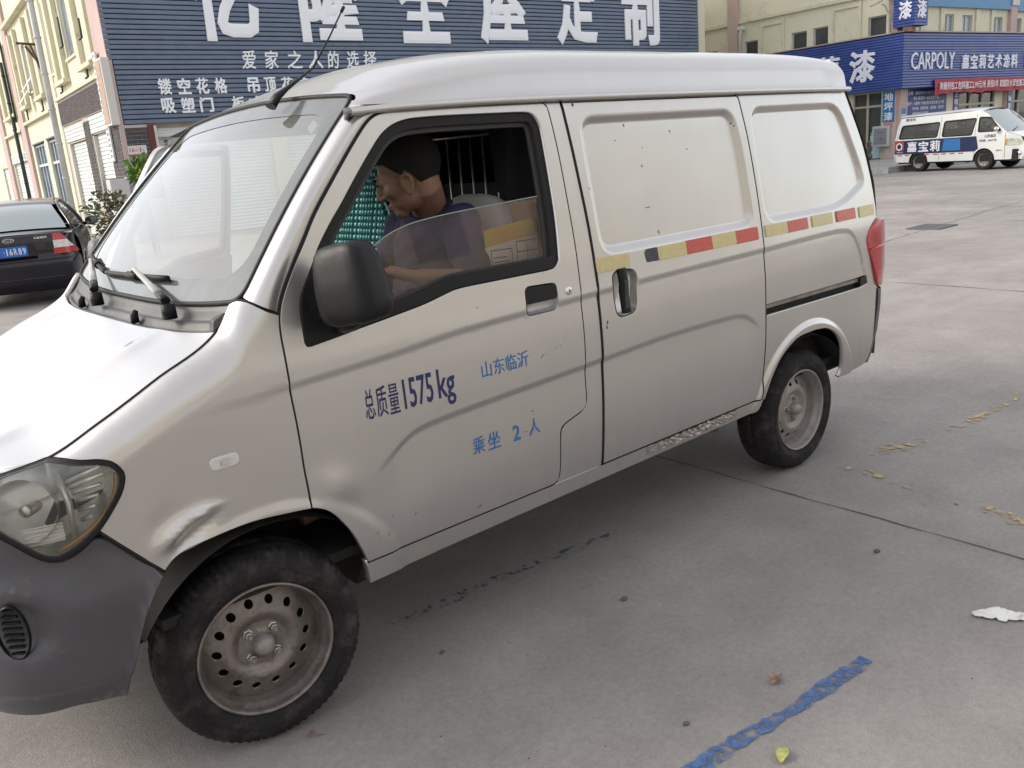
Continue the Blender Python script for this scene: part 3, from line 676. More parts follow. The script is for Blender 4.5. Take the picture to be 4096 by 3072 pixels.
# slide rail
ry = float(S(2.8, .82))
r_ = MB(); r_.hexa([(2.345, ry + .016, .828), (3.15, ry + .016, .823), (3.15, ry + .026, .823), (2.345, ry + .026, .828), (2.345, ry + .016, .845), (3.15, ry + .016, .840), (3.15, ry + .026, .840), (2.345, ry + .026, .845)]); r_.build('slide_rail', mat('rail_steel', (.30, .27, .25), .45, metal=.6, var=(14, .3)), QUART)
r_ = MB(); r_.hexa([(2.345, ry + .034, .79), (3.235, ry + .034, .79), (3.235, ry + .04, .79), (2.345, ry + .04, .79), (2.345, ry + .034, .86), (3.235, ry + .034, .86), (3.235, ry + .04, .86), (2.345, ry + .04, .86)]); r_.build('rail_channel', DARK, QUART)
r_ = MB(); r_.hexa([(3.146, ry + .004, .800), (3.222, ry + .008, .806), (3.222, ry + .03, .806), (3.146, ry + .03, .80), (3.146, ry + .004, .842), (3.208, ry + .008, .842), (3.208, ry + .03, .842), (3.146, ry + .03, .842)]); r_.build('rail_stop', BLACK, QUART, bevel=.003)
# reflector strips
def strip(x0, x1, z0, z1, m, parent, name='reflector', th=.005, cut=None):
    loop = cut or [(x0, z0), (x1, z0), (x1, z1), (x0, z1)]
    return panel(name, m, parent, round_poly(loop, .004, 2), side(-th), .03, depth=th + .004, gap=0, lip=.0015)
strip(1.349, 1.517, 1.132, 1.179, YEL, SLIDE); strip(1.678, 1.840, 1.131, 1.178, YEL, SLIDE); strip(1.8405, 2.001, 1.131, 1.180, RED, SLIDE); strip(2.0015, 2.157, 1.131, 1.181, YEL, SLIDE); strip(2.1575, 2.312, 1.130, 1.180, RED, SLIDE)
strip(1.608, 1.676, 1.132, 1.178, mat('peeled_tape', (.05, .055, .065), .6, var=(30, .4)), SLIDE, cut=[(1.612, 1.134), (1.676, 1.132), (1.676, 1.178), (1.618, 1.178), (1.608, 1.168), (1.610, 1.15)], th=.003)
strip(2.369, 2.529, 1.132, 1.178, YEL, QUART); strip(2.5295, 2.691, 1.131, 1.177, RED, QUART); strip(2.730, 2.896, 1.132, 1.179, YEL, QUART); strip(2.936, 3.110, 1.131, 1.178, RED, QUART); strip(3.152, 3.308, 1.128, 1.176, YEL, QUART)
# lettering on the front door
def on_door(x0, z0, sh=0.): return lambda a, b: (x0 + a + sh * b, S(x0 + a, z0 + b) - .0012, z0 + b)
for s_, x0, x1, z0, z1, m_, bo in (('总', .372, .404, .860, .947, NAVY_TXT, .004), ('质', .410, .446, .858, .947, NAVY_TXT, .004), ('量', .452, .487, .856, .944, NAVY_TXT, .004), ('1575', .503, .608, .858, .948, NAVY_TXT, .012), ('kg', .626, .690, .832, .950, NAVY_TXT, .012),
                           ('山东临沂', .797, .993, .884, .936, BLUE_TXT, .004), ('乘', .737, .786, .646, .702, BLUE_TXT, .006), ('坐', .798, .850, .645, .702, BLUE_TXT, .006), ('2', .905, .935, .646, .699, BLUE_TXT, .018), ('人', .974, 1.024, .645, .701, BLUE_TXT, .006)):
    lettering(s_, m_, DOOR, None, None, None, None, x1 - x0, z1 - z0, bo, fmap=on_door(x0, z0))
# side indicator
io = round_poly([(-.084, .850), (-.014, .850), (-.013, .876), (-.085, .876)], .012)
IND = panel('side_indicator', mat('clear_plastic', (.62, .62, .6), .12, spec=.7, coat=.5), WING, io, side(-.006), .01, depth=.01, gap=0, lip=.003)
b_ = MB(); b_.box((-.048, float(S(-.048, .863)) - .008, .863), (.022, .004, .012)); b_.build('indicator_bulb', CHROME, IND)
# door scratches: small chipped flakes
CHIP = mat('paint_chip', (.05, .045, .04), .8)
def chip(x, z, w_, h_, parent, a=0.):
    n = 6; P = []
    for k in range(n):
        t = 2 * math.pi * k / n; r = random.uniform(.5, 1); dx = w_ * r * math.cos(t); dz = h_ * r * math.sin(t); P.append((x + dx * math.cos(a) - dz * math.sin(a), z + dx * math.sin(a) + dz * math.cos(a)))
    b_ = MB(); b_.add([(p[0], float(S(p[0], p[1])) - .0009, p[1]) for p in P], [tuple(range(n))]); return b_.build('paint_chip', CHIP, parent)
for u, v, w_, h_ in ((1908, 1230, .004, .003), (1865, 1307, .003, .002), (2129, 1644, .006, .003), (2430, 1290, .005, .009), (2258, 1350, .003, .002)):
    chip(*P_side(u, v), w_, h_, DOOR if u < 2300 else SLIDE)
for u, v, w_, h_ in ((2427, 587, .003, .002), (2460, 562, .004, .004), (2568, 590, .004, .003), (2567, 664, .004, .006), (2747, 596, .007, .003), (2678, 525, .003, .007), (2588, 830, .022, .002), (2494, 502, .004, .006), (2922, 494, .008, .004), (2936, 503, .006, .004), (2358, 755, .003, .004), (2290, 421, .007, .008), (2635, 930, .003, .013), (2428, 1310, .004, .008)):
    chip(*P_side(u, v), w_, h_, SLIDE)
for x, z, w_, a in ((1.055, .902, .012, .6), (1.075, .905, .008, -.4), (1.115, .915, .012, .3), (1.14, .92, .010, -.2), (.96, .665, .010, -.1), (.42, .55, .006, 1.2), (.40, .50, .008, 1.0), (.36, .52, .005, 1.4), (.50, .53, .010, .9), (.75, .47, .012, .5)): chip(x, z, w_, .0014, DOOR, a)
# crumpled edge on the sill
rows = []
for x in np.linspace(1.58, 2.16, 60):
    f0 = max(0., math.sin(math.pi * (x - 1.58) / .58)) ** .5; rows.append([(x + random.uniform(-.003, .003), float(S(x, z)) + .0045 - f0 * random.uniform(-.002, .009), z + f0 * random.uniform(-.004, .003)) for z in (.434, .428, .42, .412, .404, .397)])
MB().grid(rows, False).build('crumpled_edge', mat('bent_metal', (.40, .36, .33), .4, metal=.6, var=(20, .15)), SILL, fixn=False)
# ---- bumper
def plan(s):      # left wheel arch round the nose to the right arch; s in 0..1
    pts = [(-.236, .004), (-.32, .010), (-.40, .022), (-.48, .046), (-.56, .088), (-.63, .165), (-.685, .30), (-.715, .52), (-.725, YC)]
    return pts
half = crv(plan(0), .03); full = half + [(x, 2 * YC - y) for x, y in half[-2::-1]]
_bo = pchip([.30, .345, .392, .404, .42, .50, .60, .66, .70, .74, .80, .84], [.055, .026, .014, .000, -.002, -.006, -.008, .003, .015, .020, .020, .020])
G = []
nrm = []
FP = np.array(full); tg = np.gradient(FP, axis=0); tg /= np.linalg.norm(tg, axis=1, keepdims=True); nr = np.stack([tg[:, 1], -tg[:, 0]], 1)
nr = np.where(((FP - np.array([.6, YC])) * nr).sum(1, keepdims=True) < 0, -nr, nr)
def bump_top(x, y):
    yy = min(y, 2 * YC - y)
    return float(np.interp(x, [-.60, -.52, -.494, -.47, -.444, -.404, -.362, -.312, -.24], [.84, .772, .742, .727, .725, .742, .772, .712, .626])) if yy < .16 else .80
def bump_bot(x): return float(np.interp(x, [-.56, -.49, -.43, -.375, -.24], [.335, .345, .337, .330, .330]))
def arch_x(z): return float(np.interp(z, [.30, .331, .401, .473, .534, .590, .629], [-.385, -.375, -.356, -.331, -.307, -.274, -.243]))
for i, (p, n) in enumerate(zip(FP, nr)):
    row = []
    for t in np.linspace(0, 1, 34):
        zt = bump_top(p[0], p[1]) - .003; zb = bump_bot(p[0]); z = zb + (zt - zb) * t; q = p - n * _bo(z) - n * .002 * (p[1] < .1) 
        # hollow for the fog lamp
        dx = (p[0] + .55) / .07; dz = (z - .575) / .065; yy = min(p[1], 2 * YC - p[1]); q = q - n * .025 * math.exp(-(dx * dx + dz * dz) ** 2) * (yy < .3)
        x = q[0]
        if yy < .08: x = min(x, arch_x(z)) if p[0] > -.40 else x
        row.append((x, q[1], z))
    row.append((row[-1][0] + .0, row[-1][1] + (.02 if p[1] < YC else -.02), row[-1][2] + .002)); G.append(row)
BUMPER = MB().grid(G).build('front_bumper', BUMPM, VAN, fixn=False)
for k, zz in enumerate(np.linspace(.52, .63, 8)):
    f_ = MB(); wd = .034 * math.sqrt(max(.05, 1 - ((zz - .575) / .07) ** 2)); f_.box((-.568, .100, zz), (wd * 1.3, .008, .005), rotm((0, 0, 1), -.75)); f_.build('fog_grille_bar', BLACK, BUMPER)
f_ = MB(); f_.lathe([(.036, .004), (.039, -.003), (.036, -.008)], (-.570, .094, .575), (-.62, -.78, 0), 24)
for i, p in enumerate(f_.v): f_.v[i] = (p[0], p[1], .575 + (p[2] - .575) * 1.85)
f_.build('fog_grille_ring', BLACK, BUMPER)
b_ = MB(); b_.lathe([(.0, -.004), (.007, -.003), (.008, .002)], (-.30, float(S(-.30, .56)) + .002, .565), (0, 1, 0), 12); b_.build('bumper_clip', mat('clip_grey', (.4, .38, .36), .6), BUMPER)
# ---- headlight
lamp_loop = join_loop(crv(c_lampr), crv([(-.362, .778), (-.404, .749), (-.444, .732), (-.47, .734), (-.494, .748), (-.523, .778), (-.565, .825), (-.598, .865), (-.606, .905), (-.585, .938), (-.54, .966), (-.48, .985), (-.42, .995)]))
LAMP = panel('headlight', mat('lamp_housing', (.84, .84, .80), .3, metal=.3, var=(25, .12)), VAN, inset(dense(lamp_loop, .015), .012), wing(.085), .015, depth=0, gap=0)
def lamp_wall(a0, a1, loop_d, m, name):
    L = inset(dense(lamp_loop, .012), loop_d); A = np.array(L); p0 = np.array(wing(a0)(A[:, 0], A[:, 1])).T; p1 = np.array(wing(a1)(A[:, 0], A[:, 1])).T
    b_ = MB(); n = len(L); b_.add(list(p0) + list(p1), [(k, (k + 1) % n, n + (k + 1) % n, n + k) for k in range(n)], True); return b_.build(name, m, LAMP, fixn=False)
lamp_wall(.004, .085, .012, REFL, 'reflector_wall')
lamp_wall(-.006, .03, .001, RUBBER, 'lamp_gasket')
g_ = panel('lamp_gasket_rim', RUBBER, LAMP, lamp_loop, wing(-.004), .02, [inset(dense(lamp_loop, .012), .011)], depth=.006, gap=.001)
panel('lamp_lens', LENS, LAMP, inset(dense(lamp_loop, .012), .009), wing(-.003), .02, depth=0, gap=0)
# bowl, bulb shroud, indicator ribs
W_ = lambda x, w_, o_: np.array([float(q) for q in wing(o_)(x, w_)])
c0 = W_(-.468, .862, .075); ax_ = np.array([-.62, -.78, .08]); ax_ /= np.linalg.norm(ax_)
b_ = MB(); b_.lathe([(.004, -.055), (.03, -.05), (.05, -.035), (.064, -.012), (.072, .015), (.078, .03)], c0 + ax_ * .012, ax_, 32); b_.build('reflector_bowl', REFL, LAMP, fixn=False)
b_ = MB(); b_.lathe([(.0, .026), (.012, .026), (.016, .02), (.016, -.03)], c0 + ax_ * .012, ax_, 16); b_.build('bulb_shroud', mat('bulb_shroud', (.55, .54, .50), .25, metal=.8), LAMP)
for k in range(6):
    x0, w0 = -.395 + .003 * k, .922 - .024 * k; x1 = -.312 - .010 * k; p0 = W_(x0, w0, .045); p1 = W_(x1, w0 + .012, .018); b_ = MB(); b_.tube([p0, p1], [.0065, .005], 8); b_.build('reflector_rib', REFL, LAMP)
for (xa, wa), (xb, wb_) in (((-.412, .945), (-.408, .775)),):
    b_ = MB(); b_.tube([W_(xa, wa, .020), W_(-.407, .86, .012), W_(xb, wb_, .018)], .008, 8); b_.build('lamp_divider', mat('lamp_frame', (.72, .72, .68), .25, metal=.5), LAMP)
b_ = MB(); b_.grid([[W_(x, w_, .030 + .004 * math.sin(w_ * 700)) for w_ in np.linspace(.765, .812, 24)] for x in np.linspace(-.505, -.425, 6)]); b_.build('parking_lamp', REFL, LAMP, fixn=False)
b_ = MB(); b_.tube([W_(x, w_, .010) for x, w_ in crv([(-.300, .905), (-.312, .855), (-.35, .806), (-.40, .772), (-.445, .752)], .02)], .005, 8); b_.build('amber_strip', mat('amber_plastic', (.55, .28, .04), .2, coat=.5), LAMP)
# ---- tail lamp, tailgate, rear bumper
tl = join_loop(crv([(3.42, 1.098), (3.347, 1.098), (3.309, 1.090), (3.248, 1.060), (3.218, 1.034), (3.211, 1.008), (3.226, .970), (3.246, .935), (3.284, .868), (3.321, .800), (3.340, .780), (3.42, .768)]), crv([(3.42, .768), (3.43, .9), (3.42, 1.098)]))
TL = panel('tail_lamp', RED_LENS, VAN, tl, lambda x, z: (x, S(x, z) - .006 - .014 * sstep(3.22, 3.36, x) * (1 - .5 * sstep(.88, .78, z)), z), .014, depth=.03, gap=.002, lip=.005)
b_ = MB(); b_.tube([(x, float(S(x, z)) - .010 - .014 * float(sstep(3.22, 3.36, x)), z) for x, z in ((3.235, .965), (3.30, .972), (3.37, .978))], .004, 6); b_.build('tail_lamp_rib', mat('lens_pale', (.62, .10, .10), .2, coat=.5), TL)
G = []
for z in np.linspace(.42, 1.86, 44):
    xe = float(np.interp(z, [.40, .6, .757, 1.086, 1.15, 1.29, 1.45, 1.607, 1.706, 1.80, 1.90], [3.36, 3.385, 3.40, 3.375, 3.370, 3.355, 3.312, 3.240, 3.188, 3.22, 3.25])); yl = float(np.interp(z, [.4, 1.05, 1.25, 1.706, 1.76, 1.80, 1.86, 1.90], [.035, .045, .055, .118, .13, .165, .24, .36])); row = []
    for t in np.linspace(-1, 1, 25):
        row.append((xe + .055 * (1 - t ** 4) * (1 if z < 1.7 else .6), YC + (YC - yl) * t, z))
    G.append(row)
TG = MB().grid(G).build('tailgate', PAINT, VAN)
b_ = MB()
b_.grid([[(x + dx, y + dy, z) for dx, dy in ((-.03, 0), (0, 0), (.03, .02), (.07, .08), (.09, .3), (.10, YC - .03), (.09, 1.32 - .03), (.07, 1.54 - .03), (.03, 1.60 - .03), (0, 1.62 - .03))] for x, y, z in ((3.315, .044, .385), (3.335, .034, .44), (3.364, .024, .55), (3.378, .018, .68), (3.378, .018, .758))]); b_.build('rear_bumper', BUMPM, VAN, fixn=False)
# ---- antenna, wipers, nozzles
ab = at(1062, 392, 1, .58); ax0 = np.array([.62, .55, 1.795])
AB = MB(); a0 = np.array([.503, .55, 1.752]); a1 = np.array([.655, .55, 1.865]); tip = at(1375, 28, 1, .62)
AB.tube([a0 + np.array([-.012, 0, .0]), a0 + np.array([.015, 0, .03]), a0 + np.array([.05, 0, .052]), a1], [.028, .022, .013, .006], 10, flat=.55); ANT = AB.build('antenna', BLACK, VAN)
AB = MB(); AB.tube([a1, (a1 + tip) / 2 + np.array([0, 0, -.004]), tip - (tip - a1) * .08], [.0032, .0028, .0026], 6).tube([tip - (tip - a1) * .08, tip], [.0055, .0055], 6); AB.build('antenna_rod', RUBBER, ANT)
WIPE = mat('wiper_arm_grey', (.40, .40, .37), .42, var=(20, .12))
def wiper(u0, u_arm, t_arm, bl0, bl1):
    piv = ws_base(u0) + np.array([-.052, 0, -.012]); knee = piv + np.array([.0, .008, .030]); top = ws(u_arm, t_arm, .030)
    d = top - knee; d /= np.linalg.norm(d)
    m1 = knee + d * .075
    b_ = MB(); b_.tube([m1, m1 + (top - m1) * .35, top, top + (ws(*[(bl0[i] + bl1[i]) / 2 for i in (0, 1)], .022) - top) * .9], [.0135, .011, .008, .006], 8, flat=.45); o = b_.build('wiper', WIPE, VAN)
    b_ = MB(); b_.tube([piv + np.array([0, 0, -.02]), piv + np.array([0, 0, .022])], [.021, .019], 14).tube([knee, m1 + d * .012], [.014, .0135], 8, flat=.7); b_.build('wiper_hub', BLACK, o)
    P = [ws(bl0[0] + (bl1[0] - bl0[0]) * k, bl0[1] + (bl1[1] - bl0[1]) * k, .016) for k in np.linspace(0, 1, 7)]
    b_ = MB(); b_.tube(P, .0085, 8); b_.tube([P[3] + (P[2] - P[3]) * .5, P[3], P[3] + (P[4] - P[3]) * .5], .0135, 8); b_.build('wiper_blade', RUBBER, o)
    b_ = MB(); P2 = [ws(bl0[0] + (bl1[0] - bl0[0]) * k, bl0[1] + (bl1[1] - bl0[1]) * k, .005) for k in np.linspace(0, 1, 7)]; b_.tube(P2, .0035, 4); b_.build('wiper_rubber', RUBBER, o)
wiper(-.62, -.02, .105, (.39, .075), (-.39, .09)); wiper(.22, .74, .105, (.87, .12), (.41, .075))
for u in (-.30, .50):
    p = np.array([-.02 + .07 * abs(u) ** 2.6, YC + .71 * u, 1.178]); b_ = MB(); b_.tube([p + np.array([0, 0, -.02]), p + np.array([0, 0, .004]), p + np.array([.008, 0, .016])], [.013, .012, .007], 10); b_.build('washer_nozzle', BLACK, COWL)
# ---- door mirror
mc = np.array([.302, -.126, 1.268])
def rbox(c, h, R, e=3.2, n=28, m_=20, taper=None):
    G = []
    for i in range(m_ + 1):
        th = math.pi * i / m_; row = []
        for j in range(n):
            ph = 2 * math.pi * j / n; v = np.array([math.sin(th) * math.cos(ph), math.sin(th) * math.sin(ph), math.cos(th)]); k = (np.abs(v) ** e).sum() ** (-1 / e); q = v * k
            q = q * h
            if taper: q = taper(q)
            row.append(c + np.array(R) @ q)
        row.append(row[0]); G.append(row)
    return MB().grid(G)
mR = rotm((0, 0, 1), math.radians(14)) @ rotm((1, 0, 0), math.radians(-9))
MIR = rbox(mc, np.array([.058, .094, .104]), mR, 5.0, taper=lambda q: np.array([q[0] * (1 - .25 * (q[2] > 0) * q[2] / .108), q[1] * (1.0 - .10 * q[2] / .108), q[2]])).build('door_mirror', BLACK, DOOR)
b_ = MB(); b_.tube([(.345, .028, 1.140), (.338, -.02, 1.150), (.325, -.095, 1.185)], [.034, .034, .036], 14, flat=.8); b_.build('mirror_arm', BLACK, DOOR)
b_ = MB(); c_, s_ = mR[:, 0], 0; b_.prism(round_poly([(-.064, -.074), (.064, -.074), (.060, .072), (-.060, .072)], .03), mc + mR @ np.array([.052, 0, 0]), mR[:, 1], mR[:, 2], mR[:, 0], 0, .010); b_.build('mirror_glass', CHROME, DOOR)
# far-side mirror
mc2 = np.array([.26, 2 * YC + .135, 1.245]); MIR2 = rbox(mc2, np.array([.055, .09, .105]), rotm((0, 0, 1), math.radians(-12)), 4.2).build('door_mirror', mat('mirror_grey', (.10, .105, .11), .5, bump=(150, .1)), VAN)
b_ = MB(); b_.tube([(.34, 2 * YC - .03, 1.16), (.30, 2 * YC + .09, 1.165)], .03, 10); b_.build('mirror_arm', BLACK, VAN)
# ================================================================== wheels
def make_wheel_meshes():
    b = MB()   # tyre with notched shoulders
    prof = [(.184, .010), (.196, -.004), (.222, -.014), (.246, -.013), (.262, -.006), (.272, .002), (.279, .010), (.2835, .020), (.286, .034), (.287, .05), (.287, .075), (.2825, .078), (.2825, .084), (.287, .087), (.287, .115), (.286, .13), (.2835, .145), (.279, .155), (.262, .170), (.222, .176), (.184, .15)]
    n = 216; V = []; Fs = []
    for r, t in prof:
        for k in range(n):
            a = 2 * math.pi * k / n; rr = r; tt = t
            if .264 < r < .2868 and (t < .045 or t > .12):
                if k % 3 == 0: rr = r - .0052; tt = t + (.003 if t < .05 else -.003)
            elif r > .2868 and k % 6 == 0: rr = r - .004
            V.append((rr * math.cos(a), tt, rr * math.sin(a)))
    for i in range(len(prof) - 1):
        for k in range(n): Fs.append((i * n + k, i * n + (k + 1) % n, (i + 1) * n + (k + 1) % n, (i + 1) * n + k))
    b.add(V, Fs, True)
    b.lathe([(.2285, -.0155), (.2305, -.0165), (.2325, -.0150)], (0, 0, 0), (0, 1, 0), 96)
    tyre = b.mesh('tyre')
    b = MB(); b.lathe([(.1895, .012), (.1925, .000), (.1915, -.0055), (.188, -.0075), (.184, -.004), (.1805, .006), (.179, .018), (.172, .026), (.170, .040), (.1675, .060), (.166, .062), (.166, .13), (.19, .14)], (0, 0, 0), (0, 1, 0), 96); rim = b.mesh('wheel', fixn=False)
    f = pchip([0, .02, .036, .044, .066, .078, .094, .110, .135, .152, .166], [.040, .040, .041, .046, .046, .038, .030, .035, .047, .054, .060])
    hs = []
    for k in range(14):
        a = 2 * math.pi * (k + .3) / 14; hs.append([(.128 * math.cos(a) + .0135 * math.cos(t), .128 * math.sin(a) + .0135 * math.sin(t)) for t in np.linspace(0, 2 * math.pi, 14, endpoint=False)])
    circ = [(.1665 * math.cos(t), .1665 * math.sin(t)) for t in np.linspace(0, 2 * math.pi, 96, endpoint=False)]
    d = panel('wheel_disc', RIMM, None, circ, lambda x, z: (x, f(np.hypot(x, z)), z), .010, hs, depth=.004, gap=0, lip=.0012); disc = d.data; bpy.data.objects.remove(d)
    b = MB(); b.lathe([(.0, -.004), (.012, -.003), (.022, .003), (.029, .014), (.031, .028), (.033, .045)], (0, .006, 0), (0, 1, 0), 32); cap = b.mesh('hub_cap')
    b = MB(); b.lathe([(.0, -.012), (.0055, -.012), (.007, -.010), (.007, -.002), (.011, -.001), (.0115, .010), (.015, .012), (.016, .016)], (0, .034, 0), (0, 1, 0), 6, smooth=False); nut = b.mesh('wheel_nut')
    b = MB(); b.lathe([(.0, .09), (.15, .09), (.165, .08)], (0, 0, 0), (0, 1, 0), 32); drum = b.mesh('brake_drum')
    return tyre, rim, disc, cap, nut, drum
_ty, _ri, _di, _ca, _nu, _dr = make_wheel_meshes()
def put(name, me, m, parent, mtx):
    o = bpy.data.objects.new(name, me); COL.objects.link(o)
    if not me.materials: me.materials.append(m)
    o.parent = parent; o.matrix_parent_inverse = parent_inv(parent); o.matrix_basis = mtx; return o
def wheel(x, y, steer, flip, rot, pale):
    Mw = Matrix.Translation((x, y, .2865)) @ Matrix.Rotation(steer + (math.pi if flip else 0), 4, 'Z') @ Matrix.Rotation(rot, 4, 'Y')
    mm = RIMM2 if pale else RIMM
    ri, di, ca, nu = (_ri, _di, _ca, _nu)
    if pale: ri, di, ca = [q.copy() for q in (_ri, _di, _ca)]; [q.materials.clear() for q in (ri, di, ca)]
    W = put('wheel', ri, mm, VAN, Mw)
    for nme, me, m in (('tyre', _ty, TYRE), ('wheel_disc', di, mm), ('hub_cap', ca, RIMM2), ('brake_drum', _dr, DARK)): put(nme, me, m, W, Mw)
    for k in range(4): put('wheel_nut', nu, STEEL, W, Mw @ Matrix.Rotation(math.pi / 2 * k + .6, 4, 'Y') @ Matrix.Translation((.0505, 0, 0)))
    return W
wheel(0, .05, -.123, False, .2, False); wheel(2.70, .05, 0, False, 1.1, True); wheel(0, 2 * YC - .05, -.10, True, .5, False); wheel(2.70, 2 * YC - .05, 0, True, .9, True)
# wheel housings, underbody, axle
for x0, a0, a1, rr in ((.03, .42, math.pi - .55, .405), (2.69, .42, math.pi - .42, .395)):
    for sgn in (0, 1):
        yo = [.016, .34] if x0 < 1 else [.012, .34]
        G = [[(x0 + rr * math.cos(a) * (1 + .0 * y), (y if not sgn else 2 * YC - y), .27 + rr * 1.0 * math.sin(a) - (.02 if y < .05 else 0)) for a in np.linspace(a0, a1, 28)] for y in np.linspace(yo[0], yo[1], 4)]
        G.append([(x0 + .3 * math.cos(a) * .0, (.36 if not sgn else 2 * YC - .36), .35) for a in np.linspace(a0, a1, 28)])
        MB().grid(G).build('wheel_housing', DARK, VAN)
b_ = MB(); b_.hexa([(.45, .34, .20), (2.25, .34, .22), (2.25, 1.28, .22), (.45, 1.28, .20), (.36, .06, .47), (2.33, .06, .47), (2.33, 1.56, .47), (.36, 1.56, .47)]); b_.box((1.5, YC, .30), (3.0, .12, .08)).box((2.70, YC, .29), (.10, 1.2, .10)).box((0, YC, .30), (.12, 1.2, .10)).box((3.15, YC, .42), (.36, 1.4, .06)).box((-.35, YC, .42), (.35, 1.1, .16)); b_.build('underbody', DARK, VAN)
b_ = MB(); b_.lathe([(.0, -.02), (.03, -.02), (.036, 0), (.03, .02), (.0, .02)], (2.17, .16, .335), (0, 1, 0), 16).tube([(2.17, .16, .335), (2.45, .2, .33)], .018, 8); b_.build('spring_hanger', mat('rusty_steel', (.13, .09, .07), .8, var=(30, .4)), VAN)
# ---- mirror the far side
FL = Matrix.Translation((0, 2 * YC, 0)) @ Matrix.Scale(-1, 4, (0, 1, 0))
def far(o, basis=FL, par=VAN):
    c = o.copy(); COL.objects.link(c); c.matrix_basis = basis
    if par is not VAN: c.parent = par; c.matrix_parent_inverse = parent_inv(par)
    return c
for o in (WING, SLIDE, QUART, SILL, APIL, DRIP, TL): far(o)
for nme in ('b_pillar',): far(bpy.data.objects[nme])
HG = Matrix.Translation((.20, 1.60, 0)) @ Matrix.Rotation(math.radians(41), 4, 'Z') @ Matrix.Translation((-.20, -1.60, 0))
fd = far(DOOR, HG @ FL); fd['label'] = 'passenger door standing open'
for nme in ('window_rubber', 'belt_moulding', 'mirror_base'):
    src = [o for o in bpy.data.objects if o.name == nme][0]; c = src.copy(); COL.objects.link(c); c.parent = fd; c.matrix_parent_inverse = parent_inv(fd); c.matrix_basis = HG @ FL
dgf = panel('door_glass', SIDEG, fd, inset(dense(window, .05), .02), lambda x, z: (x, 2 * YC - S(x, z) - .03, z), .08, depth=0, gap=0); dgf.matrix_basis = HG
# door trim boards
for (basis, par) in ((Matrix.Identity(4), DOOR), (HG @ FL, fd)):
    tr = panel('door_trim', INT, par, join_loop(crv([(.36, .50), (1.09, .50)]), crv([(1.09, .50), (1.09, .64), (1.22, .70), (1.20, 1.165), (.75, 1.165), (.55, 1.13), (.26, 1.09), (.19, 1.06), (.20, .72), (.30, .62), (.36, .50)], smooth=False)), side(.060), .06, depth=.02, gap=0, out=(0, 1, 0)); tr.matrix_basis = basis
# ---- cab interior
G2 = [[(x, min(max(y, .145), 2 * YC - .145), z - .030) for x, y, z in r] for r in G_ROOF] if 'G_ROOF' in globals() else None
hl_ = MB(); rows = []
for x in np.linspace(.62, 3.2, 30):
    rows.append([(x, y, 1.70 + (min(float(_ry(max(0, min(y, 2 * YC - y) - .112))) * float(_rz(x)), .2)) - .02) for y in np.linspace(.14, 2 * YC - .14, 21)])
hl_.grid(rows).build('headliner', mat('headliner', (.06, .058, .055), .9), VAN)
b_ = MB(); b_.hexa([(-.25, .08, .44), (3.28, .08, .44), (3.28, 1.54, .44), (-.25, 1.54, .44), (-.25, .08, .47), (3.28, .08, .47), (3.28, 1.54, .47), (-.25, 1.54, .47)]); b_.build('floor', DARK, VAN)
rows = []
for y in np.linspace(.11, 1.51, 24): rows.append([(x, y, z) for x, z in ((.10, .70), (.12, 1.195), (.20, 1.205), (.34, 1.19), (.44, 1.14), (.47, 1.05), (.44, .92), (.36, .80), (.36, .55))])
MB().grid(rows).build('dashboard', mat('dash_plastic', (.17, .165, .155), .6, bump=(150, .1), var=(5, .1)), VAN)
b_ = MB(); cs = np.array([.56, .43, 1.10]); n_ = np.array([.55, 0, .83]); u_ = np.array([0, 1, 0]); v_ = np.cross(n_, u_); n_ /= np.linalg.norm(n_); v_ /= np.linalg.norm(v_)
b_.tube([cs + .185 * (math.cos(a) * u_ + math.sin(a) * v_) for a in np.linspace(0, 2 * math.pi, 33)], .014, 8, cap=False)
for a in (.3, math.pi - .3, -math.pi / 2): b_.tube([cs - n_ * .03, cs + .18 * (math.cos(a) * u_ + math.sin(a) * v_)], .012, 6)
b_.tube([cs - n_ * .02, cs - n_ * .30], [.05, .04], 12); b_.build('steering_wheel', BLACK, VAN)
# partition with bars behind the seats
b_ = MB(); b_.box((1.40, YC, .96), (.02, 1.42, .98)); b_.build('partition_board', mat('partition_dark', (.02, .02, .022), .85), VAN)
b_ = MB(); b_.tube([(1.32, .20, 1.628), (1.32, 1.45, 1.628)], .006, 8); PB = b_.build('partition_bar', STEEL, VAN)
for y in np.arange(.47, 1.42, .073):
    b_ = MB(); b_.tube([(1.32, y, 1.10), (1.32, y, 1.628)], .0042, 8); b_.build('partition_rod', STEEL, VAN)
b_ = MB(); b_.grid([[(1.285 + .015 * math.sin(y * 31 + z * 5), y, z - .06 * math.sin((y - .12) * 9) * (z < 1.45)) for z in np.linspace(1.43, 1.69, 8)] for y in np.linspace(.13, .455, 12)]); b_.build('hanging_cloth', mat('black_cloth', (.016, .016, .019), .95, bump=(90, .3)), VAN)
# dark lining of the load space
for y_ in (.145, 1.475):
    b_ = MB(); b_.grid([[(x, y_, z) for z in (.47, 1.66)] for x in (1.38, 3.25)]); b_.build('load_lining', DARK, VAN)
